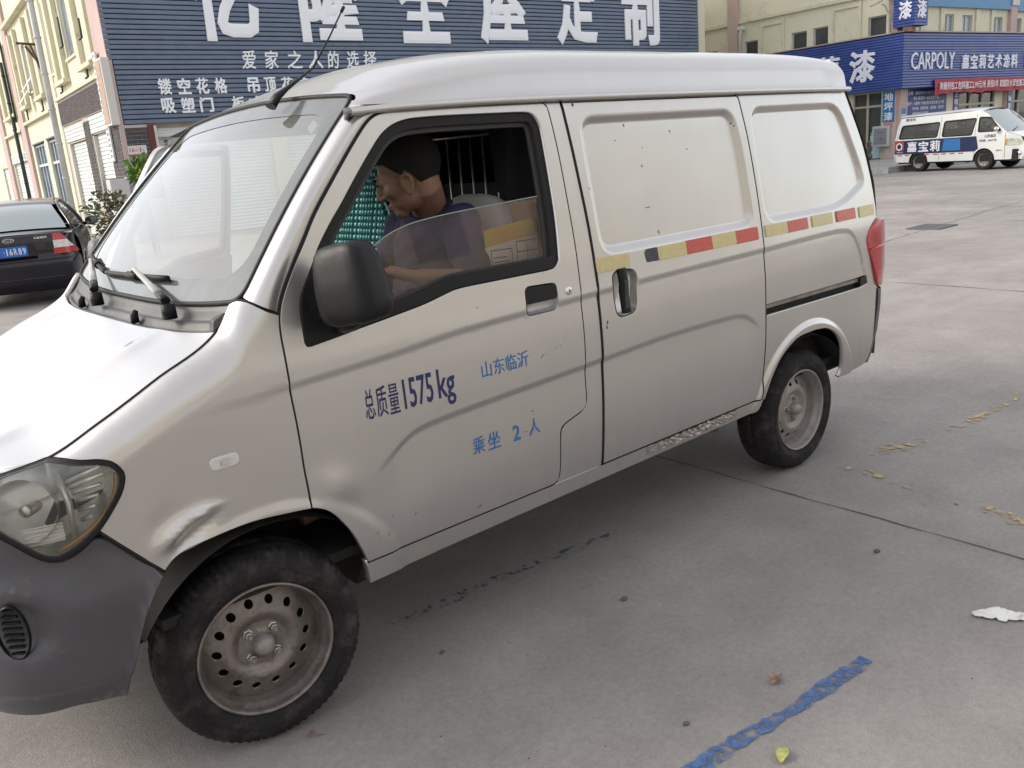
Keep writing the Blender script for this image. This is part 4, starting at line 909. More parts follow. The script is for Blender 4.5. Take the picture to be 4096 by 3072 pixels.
# seats
def seat(yc, cover, xo=0.):
    R = rotm((0, 1, 0), math.radians(14))
    so = rbox(np.array([.83 + xo, yc, .80]), np.array([.25, .235, .085]), np.eye(3), 5).build('seat', FABRIC, VAN)
    bk = rbox(np.array([1.135 + xo, yc, 1.13]), np.array([.062, .225, .30]), R, 3.4, taper=lambda q: np.array([q[0], q[1] * (1 - .12 * max(0, q[2]) / .3), q[2]])); bk.build('seat_back', cover, so)
    if cover is FABRIC: rbox(np.array([1.225 + xo, yc, 1.50]), np.array([.045, .13, .075]), R, 3).build('head_rest', FABRIC, so)
    return so
PALE = mat('pale_cover', (.42, .43, .42), .9, var=(6, .12), bump=(200, .2))
seat(.42, PALE, -.03); s2 = seat(1.20, FABRIC, .06)
TEAL = mat('teal_bead', (.09, .36, .36), .28, var=(60, .3), coat=.4); TEALB = mat('teal_trim', (.10, .38, .38), .5)
# bead cover on the passenger seat
BC = thing('seat_cover', 'teal beaded seat cover on the passenger seat inside the silver van', 'seat cover', (1.15, 1.20, .90))
R14 = rotm((0, 1, 0), math.radians(14))
def sb(y, z, off): return np.array([1.195, 1.20, 1.13]) + R14 @ np.array([-.070 - off, y, z])
out_ = round_poly([(-.225, -.30), (.225, -.30), (.225, .21), (.145, .27), (.145, .47), (-.145, .47), (-.145, .27), (-.225, .21)], .05)
b_ = MB(); b_.prism(out_, sb(0, 0, -.004), np.array([0, 1, 0]), R14[:, 2], -R14[:, 0], 0, .008); b_.build('cover_cloth', mat('teal_cloth', (.03, .11, .11), .8), BC)
b_ = MB(); b_.tube([sb(y, z, .008) for y, z in dense(out_, .05)] + [sb(*out_[0], .008)], .008, 6, cap=False); b_.build('cover_piping', TEALB, BC)
def ell(b_, c, r, n=8, m_=5):
    b_.ball(c, r, n, m_)
b_ = MB(); zz = -.28; row = 0
while zz < .455:
    yy = -.21
    while yy < .215:
        r = .0145 if (int((yy + .3) / .05) % 3 == 0) else .0095
        if pip(np.array([[yy, zz]]), inset(dense(out_, .03), .018))[0]: ell(b_, sb(yy, zz, .012), (.010, r, .0125))
        yy += 2 * r + .0028
    zz += .026; row += 1
tag(b_.build('beads', TEAL, BC), kind='stuff')
# goods in the cab
CARD = mat('cardboard', (.34, .21, .15), .85, var=(5, .12), bump=(60, .08)); CARD2 = mat('cardboard_dark', (.27, .16, .115), .85, var=(5, .12)); PAPER = mat('form_paper', (.66, .66, .64), .8, var=(30, .04)); INK = mat('form_ink', (.06, .06, .07), .8); YBAND = mat('form_yellow', (.55, .40, .10), .8)
CB = thing('cardboard_box', 'brown cardboard carton wedged behind the driver seat in the silver van', 'box', (1.27, .25, .92))
b_ = MB(); b_.box((1.27, .27, 1.155), (.16, .26, .47), rotm((0, 0, 1), .05)); b_.build('carton', CARD, CB, bevel=.004)
b_ = MB(); b_.box((1.272, .13, 1.20), (.168, .012, .006), rotm((0, 0, 1), .05)); b_.build('carton_flap', CARD2, CB)
FS = thing('paper_form', 'white printed form with a yellow band hung on the pale driver seat', 'form', (1.10, .20, 1.02))
Uf = np.array([.985, -.17, 0]); Uf /= np.linalg.norm(Uf); Nf = np.array([-.17, -.985, 0]); Zf = np.array([0, 0, 1]); Of = np.array([.995, .178, 1.145])
b_ = MB(); b_.prism([(0, 0), (.24, 0), (.24, .20), (0, .17)], Of, Uf, Zf, Nf, 0, .002); b_.build('sheet', PAPER, FS)
b_ = MB(); b_.prism([(0, .115), (.24, .145), (.24, .20), (0, .17)], Of, Uf, Zf, Nf, .0025, .0032); b_.build('yellow_band', YBAND, FS)
b_ = MB()
for x0, x1, z0, z1 in ((.02, .10, .10, .103), (.02, .022, .03, .10), (.10, .102, .03, .10), (.02, .10, .03, .032), (.12, .22, .12, .123), (.12, .122, .05, .12), (.16, .162, .05, .12), (.22, .222, .05, .12), (.12, .22, .085, .088), (.12, .22, .05, .052), (.03, .09, .06, .063), (.03, .08, .075, .078)): b_.prism([(x0, z0), (x1, z0), (x1, z1), (x0, z1)], Of, Uf, Zf, Nf, .0026, .003)
b_.build('form_print', INK, FS)
BB = thing('blue_box', 'small blue carton with a grey lid beside the driver in the silver van', 'box', (.90, .50, 1.0))
b_ = MB(); b_.box((.93, .46, 1.10), (.13, .10, .11), rotm((0, 0, 1), -.3)); b_.build('carton', mat('blue_card', (.02, .12, .32), .6), BB, bevel=.003)
b_ = MB(); b_.box((.925, .46, 1.195), (.12, .09, .075), rotm((0, 0, 1), -.3)); b_.build('lid', mat('grey_card', (.32, .34, .34), .7), BB, bevel=.003)

# ================================================================== the driver
SKIN = mat('skin', (.27, .150, .100), .55, var=(30, .08), bump=(150, .05)); HAIR = mat('short_hair', (.012, .010, .009), .75, bump=(500, .8)); JACK = mat('navy_jacket', (.028, .018, .060), .8, var=(7, .3), bump=(26, .6)); PURP = mat('sleeve_print', (.62, .22, .20), .7)
def fuse(mb, name, vox, m, parent=None, smooth=2):
    me = mb.mesh(name + '_src', fixn=True, merge=False); o = link(name + '_src', me)
    r = o.modifiers.new('remesh', 'REMESH'); r.mode = 'VOXEL'; r.voxel_size = vox; r.use_smooth_shade = True
    s = o.modifiers.new('smooth', 'SMOOTH'); s.factor = .5; s.iterations = smooth
    dg = bpy.context.evaluated_depsgraph_get(); me2 = bpy.data.meshes.new_from_object(o.evaluated_get(dg)); bpy.data.objects.remove(o); me2.name = name
    for p in me2.polygons: p.use_smooth = True
    q = link(name, me2, m)
    if parent is not None: world_parent(q, parent)
    return q
hc = np.array([.850, .378, 1.517]); f_ = np.array([-.60, .64, -.34]); f_ /= np.linalg.norm(f_); up = np.array([-.02, .10, 1.0]); up -= f_ * (up @ f_); up /= np.linalg.norm(up); rt = np.cross(f_, up)
HR = np.stack([f_, rt, up], 1)
def H(a, b, c): return hc + HR @ np.array([a, b, c]) * 1.06
pel = np.array([.96, .46, .93]); chest = np.array([.99, .455, 1.19]); nb = np.array([.945, .41, 1.368])
shL = np.array([.975, .275, 1.335]); elL = np.array([.955, .185, 1.155]); wrL = np.array([.755, .235, 1.195]); haL = np.array([.675, .275, 1.225])
shR = np.array([.97, .58, 1.33]); elR = np.array([.88, .70, 1.09]); wrR = np.array([.76, .86, .98]); haR = np.array([.73, .93, .94])
B = MB()
B.ball(H(-.018, 0, .026), (.104, .080, .098), 28, 18, HR); B.ball(H(.030, 0, -.018), (.066, .066, .090), 24, 16, HR); B.ball(H(.020, 0, -.070), (.066, .056, .046), 24, 14, HR); B.ball(H(.062, 0, -.098), (.026, .028, .024), 18, 12, HR)
B.tube([H(.090, 0, .012), H(.104, 0, -.018), H(.112, 0, -.036)], [.009, .011, .012], 10); B.ball(H(.103, 0, -.042), (.012, .018, .010), 12, 8, HR); B.ball(H(.080, 0, .020), (.014, .050, .013), 14, 8, HR); B.ball(H(.088, 0, -.069), (.010, .024, .006), 12, 8, HR); B.ball(H(.087, 0, -.080), (.010, .022, .007), 12, 8, HR)
for sg in (-1, 1):
    B.ball(H(.080, sg * .033, -.001), (.012, .016, .010), 12, 8, HR); B.ball(H(.058, sg * .046, -.034), (.024, .020, .022), 12, 8, HR)
    ec = np.array([-.006, sg * .080, -.040])
    B.tube([H(*(ec + np.array(q))) for q in ((.012, 0, -.020), (.016, sg * .004, .008), (.008, sg * .010, .026), (-.010, sg * .014, .030), (-.022, sg * .015, .018), (-.022, sg * .013, .0), (-.012, sg * .008, -.018), (-.002, sg * .004, -.030), (.008, 0, -.030))], [.006, .0055, .0055, .006, .006, .006, .006, .0075, .006], 8)
    B.ball(H(*(ec + np.array([-.004, sg * .002, .0]))), (.020, .007, .030), 12, 8, HR)
nk = nb + np.array([.012, .0, .015])
B.tube([H(-.040, 0, .0), H(-.036, 0, -.06), nk, nb + (chest - nb) * .3], [.060, .057, .062, .080], 22)
B.tube([nb + (chest - nb) * .25, chest, (chest + pel) / 2, pel], [.10, .135, .13, .14], 24); B.tube([shL, chest + np.array([0, 0, .09]), shR], [.06, .09, .06], 18)
def limb(a, b, c, d, r): B.tube([a, b], r[:2], 16); B.ball(b, r[1], 14, 10); B.tube([b, c], r[1:3], 16); B.tube([c, d], [r[2], r[2] * .9], 14, flat=.8)
limb(shL, elL, wrL, haL, (.056, .042, .027)); limb(shR, elR, wrR, haR, (.056, .042, .027))
for hp, wp, sd in ((haL, wrL, 1), (haR, wrR, -1)):
    d = (hp - wp); d /= np.linalg.norm(d); s_ = np.cross(d, [0, 0, 1.]); s_ /= np.linalg.norm(s_); n_ = np.cross(s_, d)
    for k, (off, L) in enumerate(((-.030, .062), (-.010, .075), (.010, .078), (.030, .068))):
        p0 = hp + s_ * off; p1 = p0 + d * L * .5 - n_ * .010; p2 = p1 + d * L * .35 - n_ * .028; B.tube([p0 - d * .02, p0, p1, p2], [.010, .0095, .009, .0075], 10)
    B.tube([wp + d * .02 + s_ * .022 * sd, hp + s_ * .045 * sd - n_ * .012, hp + d * .03 + s_ * .052 * sd - n_ * .024], [.012, .010, .008], 10)
for sg, kx in ((1, .0), (-1, .0)):
    hp_ = pel + np.array([0, sg * .09, -.02]); kn = np.array([.55, .42 + sg * .13, .90]); an = np.array([.40, .42 + sg * .13, .55]); B.tube([hp_, kn], [.085, .06], 16); B.tube([kn, an], [.058, .04], 14); B.tube([an, an + np.array([-.14, 0, -.03])], [.042, .03], 12); B.ball(kn, .06, 12, 8)
PER = fuse(B, 'person', .0055, SKIN, None, 3)
tag(PER, 'driver in a navy jacket with short black hair leaning over inside the silver van', 'person')
# hair: a close-cropped cap hugging the skull
hb_ = MB(); rows = []
for i in range(25):
    th = math.pi * .80 * i / 24; row = []
    for j in range(40):
        ph = 2 * math.pi * j / 40; v = np.array([math.sin(th) * math.cos(ph), math.sin(th) * math.sin(ph), math.cos(th)])
        lim = math.pi * np.interp(math.cos(ph), [-1, -.6, -.25, -.05, .12, .30, .55, 1], [.90, .86, .74, .56, .62, .56, .44, .38]); th2 = lim * i / 24; v = np.array([math.sin(th2) * math.cos(ph), math.sin(th2) * math.sin(ph), math.cos(th2)])
        k = 1.03 - .02 * (i / 24) ** 4; row.append(H(*(np.array([-.018, 0, .026]) + v * np.array([.104, .080, .098]) * k)))
    rows.append(row + [row[0]])
hb_.grid(rows); CR = np.array(rows)[1:, :-1]
for k in range(3200):
    i_, j_ = random.randrange(CR.shape[0] - 1), random.randrange(40); f1, f2 = random.random(), random.random(); j2 = (j_ + 1) % 40; p_ = (CR[i_, j_] * (1 - f1) + CR[i_ + 1, j_] * f1) * (1 - f2) + (CR[i_, j2] * (1 - f1) + CR[i_ + 1, j2] * f1) * f2
    o_ = p_ - H(-.018, 0, .026); o_ /= np.linalg.norm(o_); d_ = o_ + f_ * .35 + rng.normal(0, .28, 3); d_ /= np.linalg.norm(d_); s_ = np.cross(d_, rng.normal(0, 1, 3)); s_ /= np.linalg.norm(s_); L_ = .0075 * (1.15 - i_ / 30)
    hb_.add([p_ - s_ * .0009, p_ + s_ * .0009, p_ + d_ * L_], [(0, 1, 2)])
hb_.build('hair', HAIR, PER, fixn=False)
for sg in (-1, 1):
    e_ = MB(); e_.ball(H(.0905, sg * .033, -.001), (.006, .013, .0045), 12, 8, HR); e_.build('eye', mat('eye_dark', (.02, .015, .012), .2), PER); e_ = MB(); e_.ball(H(.093, sg * .034, .017), (.005, .020, .004), 12, 6, HR); e_.build('eyebrow', HAIR, PER)
J = MB()
J.tube([nb + np.array([.012, .0, .012]), nb + (chest - nb) * .35, chest, (chest + pel) / 2, pel], [.078, .125, .150, .148, .16], 26); J.tube([shL, chest + np.array([0, 0, .10]), shR], [.072, .10, .072], 20); J.ball(shL, .073, 16, 12); J.ball(shR, .073, 16, 12)
J.tube([shL, (shL + elL) / 2, elL + np.array([0, -.002, .0])], [.070, .064, .062], 18); J.ball(elL, .062, 16, 12); J.tube([elL, elL + (wrL - elL) * .16], [.060, .052], 16)
J.tube([shR, elR], [.068, .056], 16); J.ball(elR, .056, 14, 10); J.tube([elR, elR + (wrR - elR) * .6], [.054, .044], 14)
J.ball((1.04, .235, 1.135), (.13, .06, .062), 18, 12); J.ball((1.10, .215, 1.16), (.075, .05, .04), 16, 10)
JK = fuse(J, 'jacket', .0065, JACK, PER, 2)
for v in JK.data.vertices:                                           # cloth folds
    x, y, z = v.co; v.co += v.normal * (.0045 * math.sin(38 * z + 14 * x + 3 * math.sin(20 * y)) + .003 * math.sin(55 * x - 30 * z + 25 * y) + .002 * math.sin(90 * z + 60 * y))
for p_, q_ in ((.0, 0),):
    c_ = MB(); c_.tube([nb + np.array([.0, -.07, .03]), nb + np.array([.06, -.035, .04]), nb + np.array([.075, .03, .045]), nb + np.array([.04, .075, .035])], [.016, .022, .022, .016], 10, flat=.6); c_.build('collar', JACK, PER)
Ut = np.array([.98, -.19, .03]); Ut /= np.linalg.norm(Ut); Nt = np.array([-.19, -.98, 0])
lettering('LGVE17', PURP, PER, np.array([.975, .168, 1.118]), Ut, np.array([.05, 0, 1]), Nt, .10, .030, .03, 0, 'jacket_print')
# ================================================================== ground
def concrete():
    m = mat('concrete_yard', (.30, .288, .278), .82); t = m.node_tree; b = t.nodes['Principled BSDF']; tc = _n(t, 'ShaderNodeTexCoord')
    def nz(scale, det, rough=.55, st=(1, 1, 1)):
        mp = _n(t, 'ShaderNodeMapping'); mp.inputs['Scale'].default_value = st; t.links.new(tc.outputs['Object'], mp.inputs['Vector'])
        n = _n(t, 'ShaderNodeTexNoise'); n.inputs['Scale'].default_value = scale; n.inputs['Detail'].default_value = det; n.inputs['Roughness'].default_value = rough; t.links.new(mp.outputs[0], n.inputs['Vector']); return n
    def mr(src, a, c, d, e):
        r = _n(t, 'ShaderNodeMapRange'); r.inputs[1].default_value = a; r.inputs[2].default_value = c; r.inputs[3].default_value = d; r.inputs[4].default_value = e; t.links.new(src, r.inputs[0]); return r.outputs[0]
    big = mr(nz(.45, 6, .6).outputs[0], .3, .7, .80, 1.12); mid = mr(nz(2.2, 8, .7).outputs[0], .3, .7, .85, 1.13); fine = mr(nz(45, 8, .75).outputs[0], .25, .75, .80, 1.18); streak = mr(nz(1.2, 6, .6, (.4, 3, 1)).outputs[0], .35, .7, .95, 1.06)
    grit = mr(nz(260, 4, .75).outputs[0], .3, .72, .72, 1.24)
    spots = mr(nz(9, 5, .75).outputs[0], .69, .76, 1.0, .62)
    def mul(a, c):
        q = _n(t, 'ShaderNodeMath', operation='MULTIPLY'); t.links.new(a, q.inputs[0]); t.links.new(c, q.inputs[1]); return q.outputs[0]
    tot = mul(mul(mul(mul(mul(big, mid), fine), streak), grit), spots)
    # scuffed broken band where the yard meets the lane (x about 13..24)
    sp = _n(t, 'ShaderNodeSeparateXYZ'); t.links.new(tc.outputs['Object'], sp.inputs[0])
    a1 = mr(sp.outputs[0], 12.6, 13.6, 0, 1); a2 = mr(sp.outputs[0], 19, 26, 1, 0); rb = mr(nz(1.6, 9, .78, (1, .45, 1)).outputs[0], .50, .60, 0, 1); band = mul(mul(a1, a2), rb)
    mx = _n(t, 'ShaderNodeMix', data_type='RGBA', blend_type='MULTIPLY'); mx.inputs[0].default_value = 1; mx.inputs[6].default_value = (.315, .293, .277, 1)
    cmb = _n(t, 'ShaderNodeCombineColor'); 
    for i in range(3): t.links.new(tot, cmb.inputs[i])
    t.links.new(cmb.outputs[0], mx.inputs[7])
    mx2 = _n(t, 'ShaderNodeMix', data_type='RGBA'); t.links.new(mx.outputs[2], mx2.inputs[6]); mx2.inputs[7].default_value = (.17, .165, .16, 1)
    bsc = mul(band, mr(nz(14, 6, .8).outputs[0], .4, .6, .1, .75)); t.links.new(bsc, mx2.inputs[0]); t.links.new(mx2.outputs[2], b.inputs['Base Color'])
    bp = _n(t, 'ShaderNodeBump'); bp.inputs['Strength'].default_value = .7; bp.inputs['Distance'].default_value = .004
    add = _n(t, 'ShaderNodeMath', operation='ADD'); t.links.new(nz(160, 5, .7).outputs[0], add.inputs[0]); t.links.new(nz(28, 6, .7).outputs[0], add.inputs[1]); t.links.new(add.outputs[0], bp.inputs['Height']); t.links.new(bp.outputs[0], b.inputs['Normal'])
    return m
rad = np.concatenate([[0, .8, 1.6, 2.4, 3.0], np.linspace(3.6, 40, 60), np.geomspace(45, 900, 14)]); n = 96; V = []; Fs = []
for r in rad:
    for k in range(n):
        x, y = r * math.cos(2 * math.pi * k / n), r * math.sin(2 * math.pi * k / n); V.append((x, y, float(gz(x, y)) if r < 45 else float(gz(45, 0))))
for i in range(len(rad) - 1):
    for k in range(n): Fs.append((i * n + k, (i + 1) * n + k, (i + 1) * n + (k + 1) % n, i * n + (k + 1) % n))
g_ = MB(); g_.add(V, Fs, True); GROUND = g_.build('ground', concrete()); tag(GROUND, kind='structure')
def on_ground(P, lift=.004): return [(p[0], p[1], float(gz(p[0], p[1])) + lift) for p in P]
JOINT = mat('slab_joint', (.085, .08, .076), .9)
def joint(a, b, w_=.010, wob=.008, n=60):
    a = np.array(a); b = np.array(b); d = (b - a) / np.linalg.norm(b - a); nn = np.array([-d[1], d[0]]); L = []; R_ = []; off = 0
    for k in range(n + 1):
        off = .85 * off + random.uniform(-wob, wob) * .6; p = a + (b - a) * k / n + nn * off; ww = w_ * random.uniform(.25, 1.1); L.append(p + nn * ww / 2); R_.append(p - nn * ww / 2)
    V = on_ground(L, .003) + on_ground(R_, .003); m_ = MB(); m_.add(V, [(i, i + 1, n + 2 + i, n + 1 + i) for i in range(n)]); o = m_.build('slab_joint', JOINT, GROUND, fixn=False); return o
joint((2.47, 2.5), (2.28, -3.5)); joint((7.98, 4.5), (7.52, -3), .016, .012); joint((-3.2, 3.6), (11, 3.9), .014); joint((10.6, 3.75), (21, 4.6), .018, .02, 160)
# worn paint lines
BLUEP = worn_paint('blue_line_paint', (.075, .15, .33), 34, .40, .56); BLUEP2 = worn_paint('blue_line_faint', (.05, .07, .13), 30, .52, .60); YELP = worn_paint('yellow_line_paint', (.50, .38, .20), 17, .50, .56)
def ragged(name, pts, widths, m, step=.012, jag=.006):
    P = np.array(crv(pts, step)); W_ = np.interp(np.linspace(0, 1, len(P)), np.linspace(0, 1, len(widths)), widths); tg = np.gradient(P, axis=0); tg /= np.linalg.norm(tg, axis=1, keepdims=True); nn = np.stack([-tg[:, 1], tg[:, 0]], 1)
    cols = 5; G = []
    j1 = np.convolve(rng.normal(0, jag, len(P)), [.25, .5, .25], 'same'); j2 = np.convolve(rng.normal(0, jag, len(P)), [.25, .5, .25], 'same')
    for i in range(len(P)): G.append([(*(P[i] + nn[i] * ((t - .5) * W_[i] + (j1[i] if t == 0 else j2[i] if t == 1 else 0))), 0) for t in np.linspace(0, 1, cols)])
    G = np.array(G); G[..., 2] = gz(G[..., 0], G[..., 1]) + .004; m_ = MB().grid(G); o = m_.build(name, m, GROUND, fixn=False); return o
gp = lambda u, v: tuple(ground_at(u, v)[:2])
ragged('blue_line', [gp(3470, 2640), gp(3300, 2755), gp(3110, 2880), gp(2960, 2960), gp(2800, 3070), gp(2560, 3230)], [.045, .055, .035, .05, .055, .05], BLUEP, .010, .0045)
ragged('blue_line', [gp(1560, 2500), gp(1800, 2405), gp(2000, 2310), gp(2250, 2215), gp(2440, 2140)], [.03, .05, .04, .045, .03], BLUEP2)
for pts, wd in (([gp(3490, 1822), gp(3600, 1785), gp(3700, 1765)], [.03, .14, .05]), ([gp(3370, 1868), gp(3400, 1880)], [.05, .05]), ([gp(3450, 1880), gp(3540, 1910)], [.05, .07]), ([gp(3940, 2030), gp(4010, 2065), gp(4096, 2105)], [.06, .12, .05]), ([gp(3780, 1720), gp(3850, 1700), gp(3960, 1650), gp(4096, 1575)], [.04, .06, .03, .07]), ([gp(3560, 1930), gp(3840, 2025)], [.012, .008])): ragged('yellow_line', pts, wd, YELP, .02, .010)
# drain grating
DR = thing('drain_grate', 'dark slotted drain grating set in the concrete yard', 'drain grate', on_ground([(12.76, 3.93)], 0)[0])
b_ = MB(); zg = float(gz(12.8, 3.9)); b_.box((12.78, 3.94, zg + .004), (.60, .46, .006)); b_.build('pit', DARK, DR)
for k in range(9): b_ = MB(); b_.box((12.78 - .27 + .0675 * k, 3.94, zg + .010), (.036, .44, .012)); b_.build('grate_bar', mat('cast_iron', (.10, .10, .105), .6, var=(10, .3)), DR)
b_ = MB(); 
for dx, dy, sx, sy in ((0, .235, .64, .03), (0, -.235, .64, .03), (.31, 0, .03, .44), (-.31, 0, .03, .44)): b_.box((12.78 + dx, 3.94 + dy, zg + .010), (sx, sy, .014))
b_.build('grate_frame', MATS['cast_iron'], DR)
# litter: leaves, paper, pebbles
def leaf(label, u, v, L, Wd, ang, m, curl=.3, name='fallen_leaf', stem=.02):
    c = ground_at(u, v); rows = []; n = 14
    for i in range(n + 1):
        t = i / n; wv = Wd * (math.sin(math.pi * min(1, t * .96 + .02)) ** .75); row = []
        for s_ in np.linspace(-1, 1, 7): row.append(((t - .5) * L, s_ * wv * (1 + .08 * math.sin(t * 25)), .004 + curl * wv * s_ * s_ * .5 + .012 * curl * math.sin(t * 3.1) + .004 * abs(math.sin(t * 9 + s_))))
        rows.append(row)
    Rz = rotm((0, 0, 1), ang); G = np.array(rows) @ Rz.T + np.array([c[0], c[1], c[2]]); o = thing(name, label, 'leaf', tuple(c)); MB().grid(G).build('blade', m, o, fixn=False)
    if stem: b_ = MB(); b_.tube([np.array([c[0], c[1], c[2] + .006]) + Rz @ np.array([L * .48, 0, 0]), np.array([c[0], c[1], c[2] + .005]) + Rz @ np.array([L * .48 + stem, .006, 0])], .0012, 5); b_.build('stalk', m, o)
    return o
leaf('crumpled brown dry leaf beside the blue line', 3105, 2728, .050, .016, -1.9 + 2.0, mat('dry_leaf', (.26, .17, .11), .85, var=(60, .45)), .9)
leaf('yellow green leaf below the blue line at the bottom edge', 3130, 3030, .062, .016, .35, mat('yellow_leaf', (.42, .42, .14), .55, var=(50, .3)), .6, stem=.006)
leaf('small brown curled leaf next to the front tyre', 1250, 2948, .030, .008, -.8, mat('brown_leaf', (.22, .13, .10), .85), .9)
for i, (u, v) in enumerate(((1768, 2612), (2497, 2400), (2745, 2898), (3508, 2208), (1768, 2612))[:4]):
    c = ground_at(u, v); r = .008 + .003 * (i % 2); b_ = MB(); b_.ball((c[0], c[1], c[2] + r * .45), (r * 1.3, r, r * .6), 10, 7); o = b_.build('pebble', mat('grey_pebble', (.10, .105, .11), .8, var=(60, .3))); tag(o, ('dark pebble on the concrete behind the front tyre', 'grey pebble on the concrete between the tyres', 'dark pebble left of the blue line', 'dark pebble below the crack near the rear tyre')[i], 'pebble')
b_ = MB(); c0 = ground_at(4010, 2470); rows = []
for i in range(15):
    row = []
    for j in range(9):
        a = (i / 14 - .5) * .17; q = (j / 8 - .5) * .06 * (1 - .5 * abs(i / 14 - .5) * 2) * (1 + .25 * math.sin(i * 2.1)); row.append((c0[0] + a * .55 + q * .8 + random.uniform(-.004, .004), c0[1] - a * .85 + q * .5 + random.uniform(-.004, .004), c0[2] + .005 + (.016 + .010 * math.sin(i * .6 + j * .9)) * max(0, 1 - (2 * abs(j / 8 - .5)) ** 2) * max(.1, 1 - (2 * abs(i / 14 - .5)) ** 3) + random.uniform(0, .006)))
    rows.append(row)
o = b_.grid(rows).build('crumpled_tissue', mat('tissue', (.70, .71, .67), .9, var=(40, .08)), fixn=False); tag(o, 'crumpled white tissue lying on the concrete at the right edge', 'tissue')
# loose grit, too small to count
b_ = MB()
for k in range(420):
    x = random.uniform(.2, 6); y = random.uniform(-2.0, .5); r = random.choice((.0012, .0016, .002, .003)); z = float(gz(x, y)); b_.add([(x + r * math.cos(a) * random.uniform(.6, 1.6), y + r * math.sin(a), z + .001) for a in (0, 1.6, 3.1, 4.7)] + [(x, y, z + r * 1.1)], [(0, 1, 4), (1, 2, 4), (2, 3, 4), (3, 0, 4)])
tag(b_.build('grit', mat('grit', (.10, .095, .09), .9)), 'fine dark grit scattered over the concrete yard', 'grit', kind='stuff')
# ================================================================== buildings
TH = math.radians(-6.0); E1 = np.array([math.cos(TH), math.sin(TH), 0]); E2 = np.array([-math.sin(TH), math.cos(TH), 0]); EZ = np.array([0, 0, 1.])
class Face:
    """a vertical wall plane: u along, z up, d outwards"""
    def __init__(s, O, U, N): s.O = np.array([O[0], O[1], 0.]); s.U = U; s.N = N
    def P(s, u, z, d=0.): return s.O + s.U * u + s.N * d + EZ * z
    def box(s, mb, u0, u1, z0, z1, d0, d1):
        return mb.hexa([s.P(u0, z0, d0), s.P(u1, z0, d0), s.P(u1, z0, d1), s.P(u0, z0, d1), s.P(u0, z1, d0), s.P(u1, z1, d0), s.P(u1, z1, d1), s.P(u0, z1, d1)])
    def b(s, name, m, parent, u0, u1, z0, z1, d0, d1, bevel=0): return s.box(MB(), u0, u1, z0, z1, d0, d1).build(name, m, parent, bevel=bevel)
    def wall(s, name, m, parent, u0, u1, z0, z1, ops, reveal=.18):
        us = sorted(set([u0, u1] + [o[0] for o in ops] + [o[1] for o in ops])); zs = sorted(set([z0, z1] + [o[2] for o in ops] + [o[3] for o in ops])); mb = MB()
        for i in range(len(us) - 1):
            for j in range(len(zs) - 1):
                cu, cz = (us[i] + us[i + 1]) / 2, (zs[j] + zs[j + 1]) / 2
                if any(o[0] < cu < o[1] and o[2] < cz < o[3] for o in ops): continue
                mb.quad(s.P(us[i], zs[j]), s.P(us[i + 1], zs[j]), s.P(us[i + 1], zs[j + 1]), s.P(us[i], zs[j + 1]))
        for a, b_, c, d in ops:
            for (p, q) in (((a, c), (b_, c)), ((b_, c), (b_, d)), ((b_, d), (a, d)), ((a, d), (a, c))): mb.quad(s.P(*p), s.P(*q), s.P(*q, -reveal), s.P(*p, -reveal))
        return mb.build(name, m, parent)
    def text(s, t, m, parent, u0, z0, w_, h_, d, flip=False, **k):
        if flip: return lettering(t, m, parent, s.P(u0 + w_, z0, d), -s.U, EZ, s.N, w_, h_, **k)
        return lettering(t, m, parent, s.P(u0, z0, d), s.U, EZ, s.N, w_, h_, **k)
CREAM = mat('cream_render', (.67, .645, .505), .85, var=(.7, .06, 6), bump=(30, .15), dirt=((.45, .42, .30), 1.6, .58, .85))
CREAM2 = mat('cream_trim', (.63, .60, .45), .85, var=(1.5, .08, 6), dirt=((.30, .27, .18), 2.5, .58, .8))
PINK = mat('pink_render', (.51, .385, .36), .85, var=(1.2, .08, 6), dirt=((.30, .20, .17), 2, .6, .85))
WFRAME = mat('window_frame_white', (.62, .63, .62), .5); SHOPG = glass_mat('shop_glass', (.30, .32, .33), .02, (.3, .3, .3), .10); GREYG = mat('window_pane_grey', (.28, .33, .34), .12, spec=.6, var=(1.2, .25)); DGLASS = mat('window_pane_dark', (.055, .058, .06), .10, spec=.6, var=(1.0, .3))
SLATB = mat('slate_blue_slat', (.115, .150, .220), .48, var=(3, .12), coat=.15); SLATG = mat('slat_gap', (.008, .010, .016), .9)
SHUT = mat('shutter_white', (.66, .70, .69), .45, var=(2, .06)); SHUTT = mat('shutter_trim', (.56, .54, .47), .6)
BRICK = [mat('brick_%s' % n, c, .9, var=(9, .25), bump=(60, .4)) for n, c in (('slate', (.055, .065, .07)), ('brown', (.085, .065, .06)), ('violet', (.07, .055, .065)))]; MORT = mat('mortar', (.50, .44, .42), .9, bump=(80, .4))
PIPE = mat('grey_pipe', (.52, .53, .54), .5, var=(3, .08)); ROOFM = mat('flat_roof', (.3, .29, .27), .9); IRON = mat('dark_iron', (.03, .04, .035), .6); RUST = mat('rust_iron', (.10, .055, .045), .8, var=(20, .4))
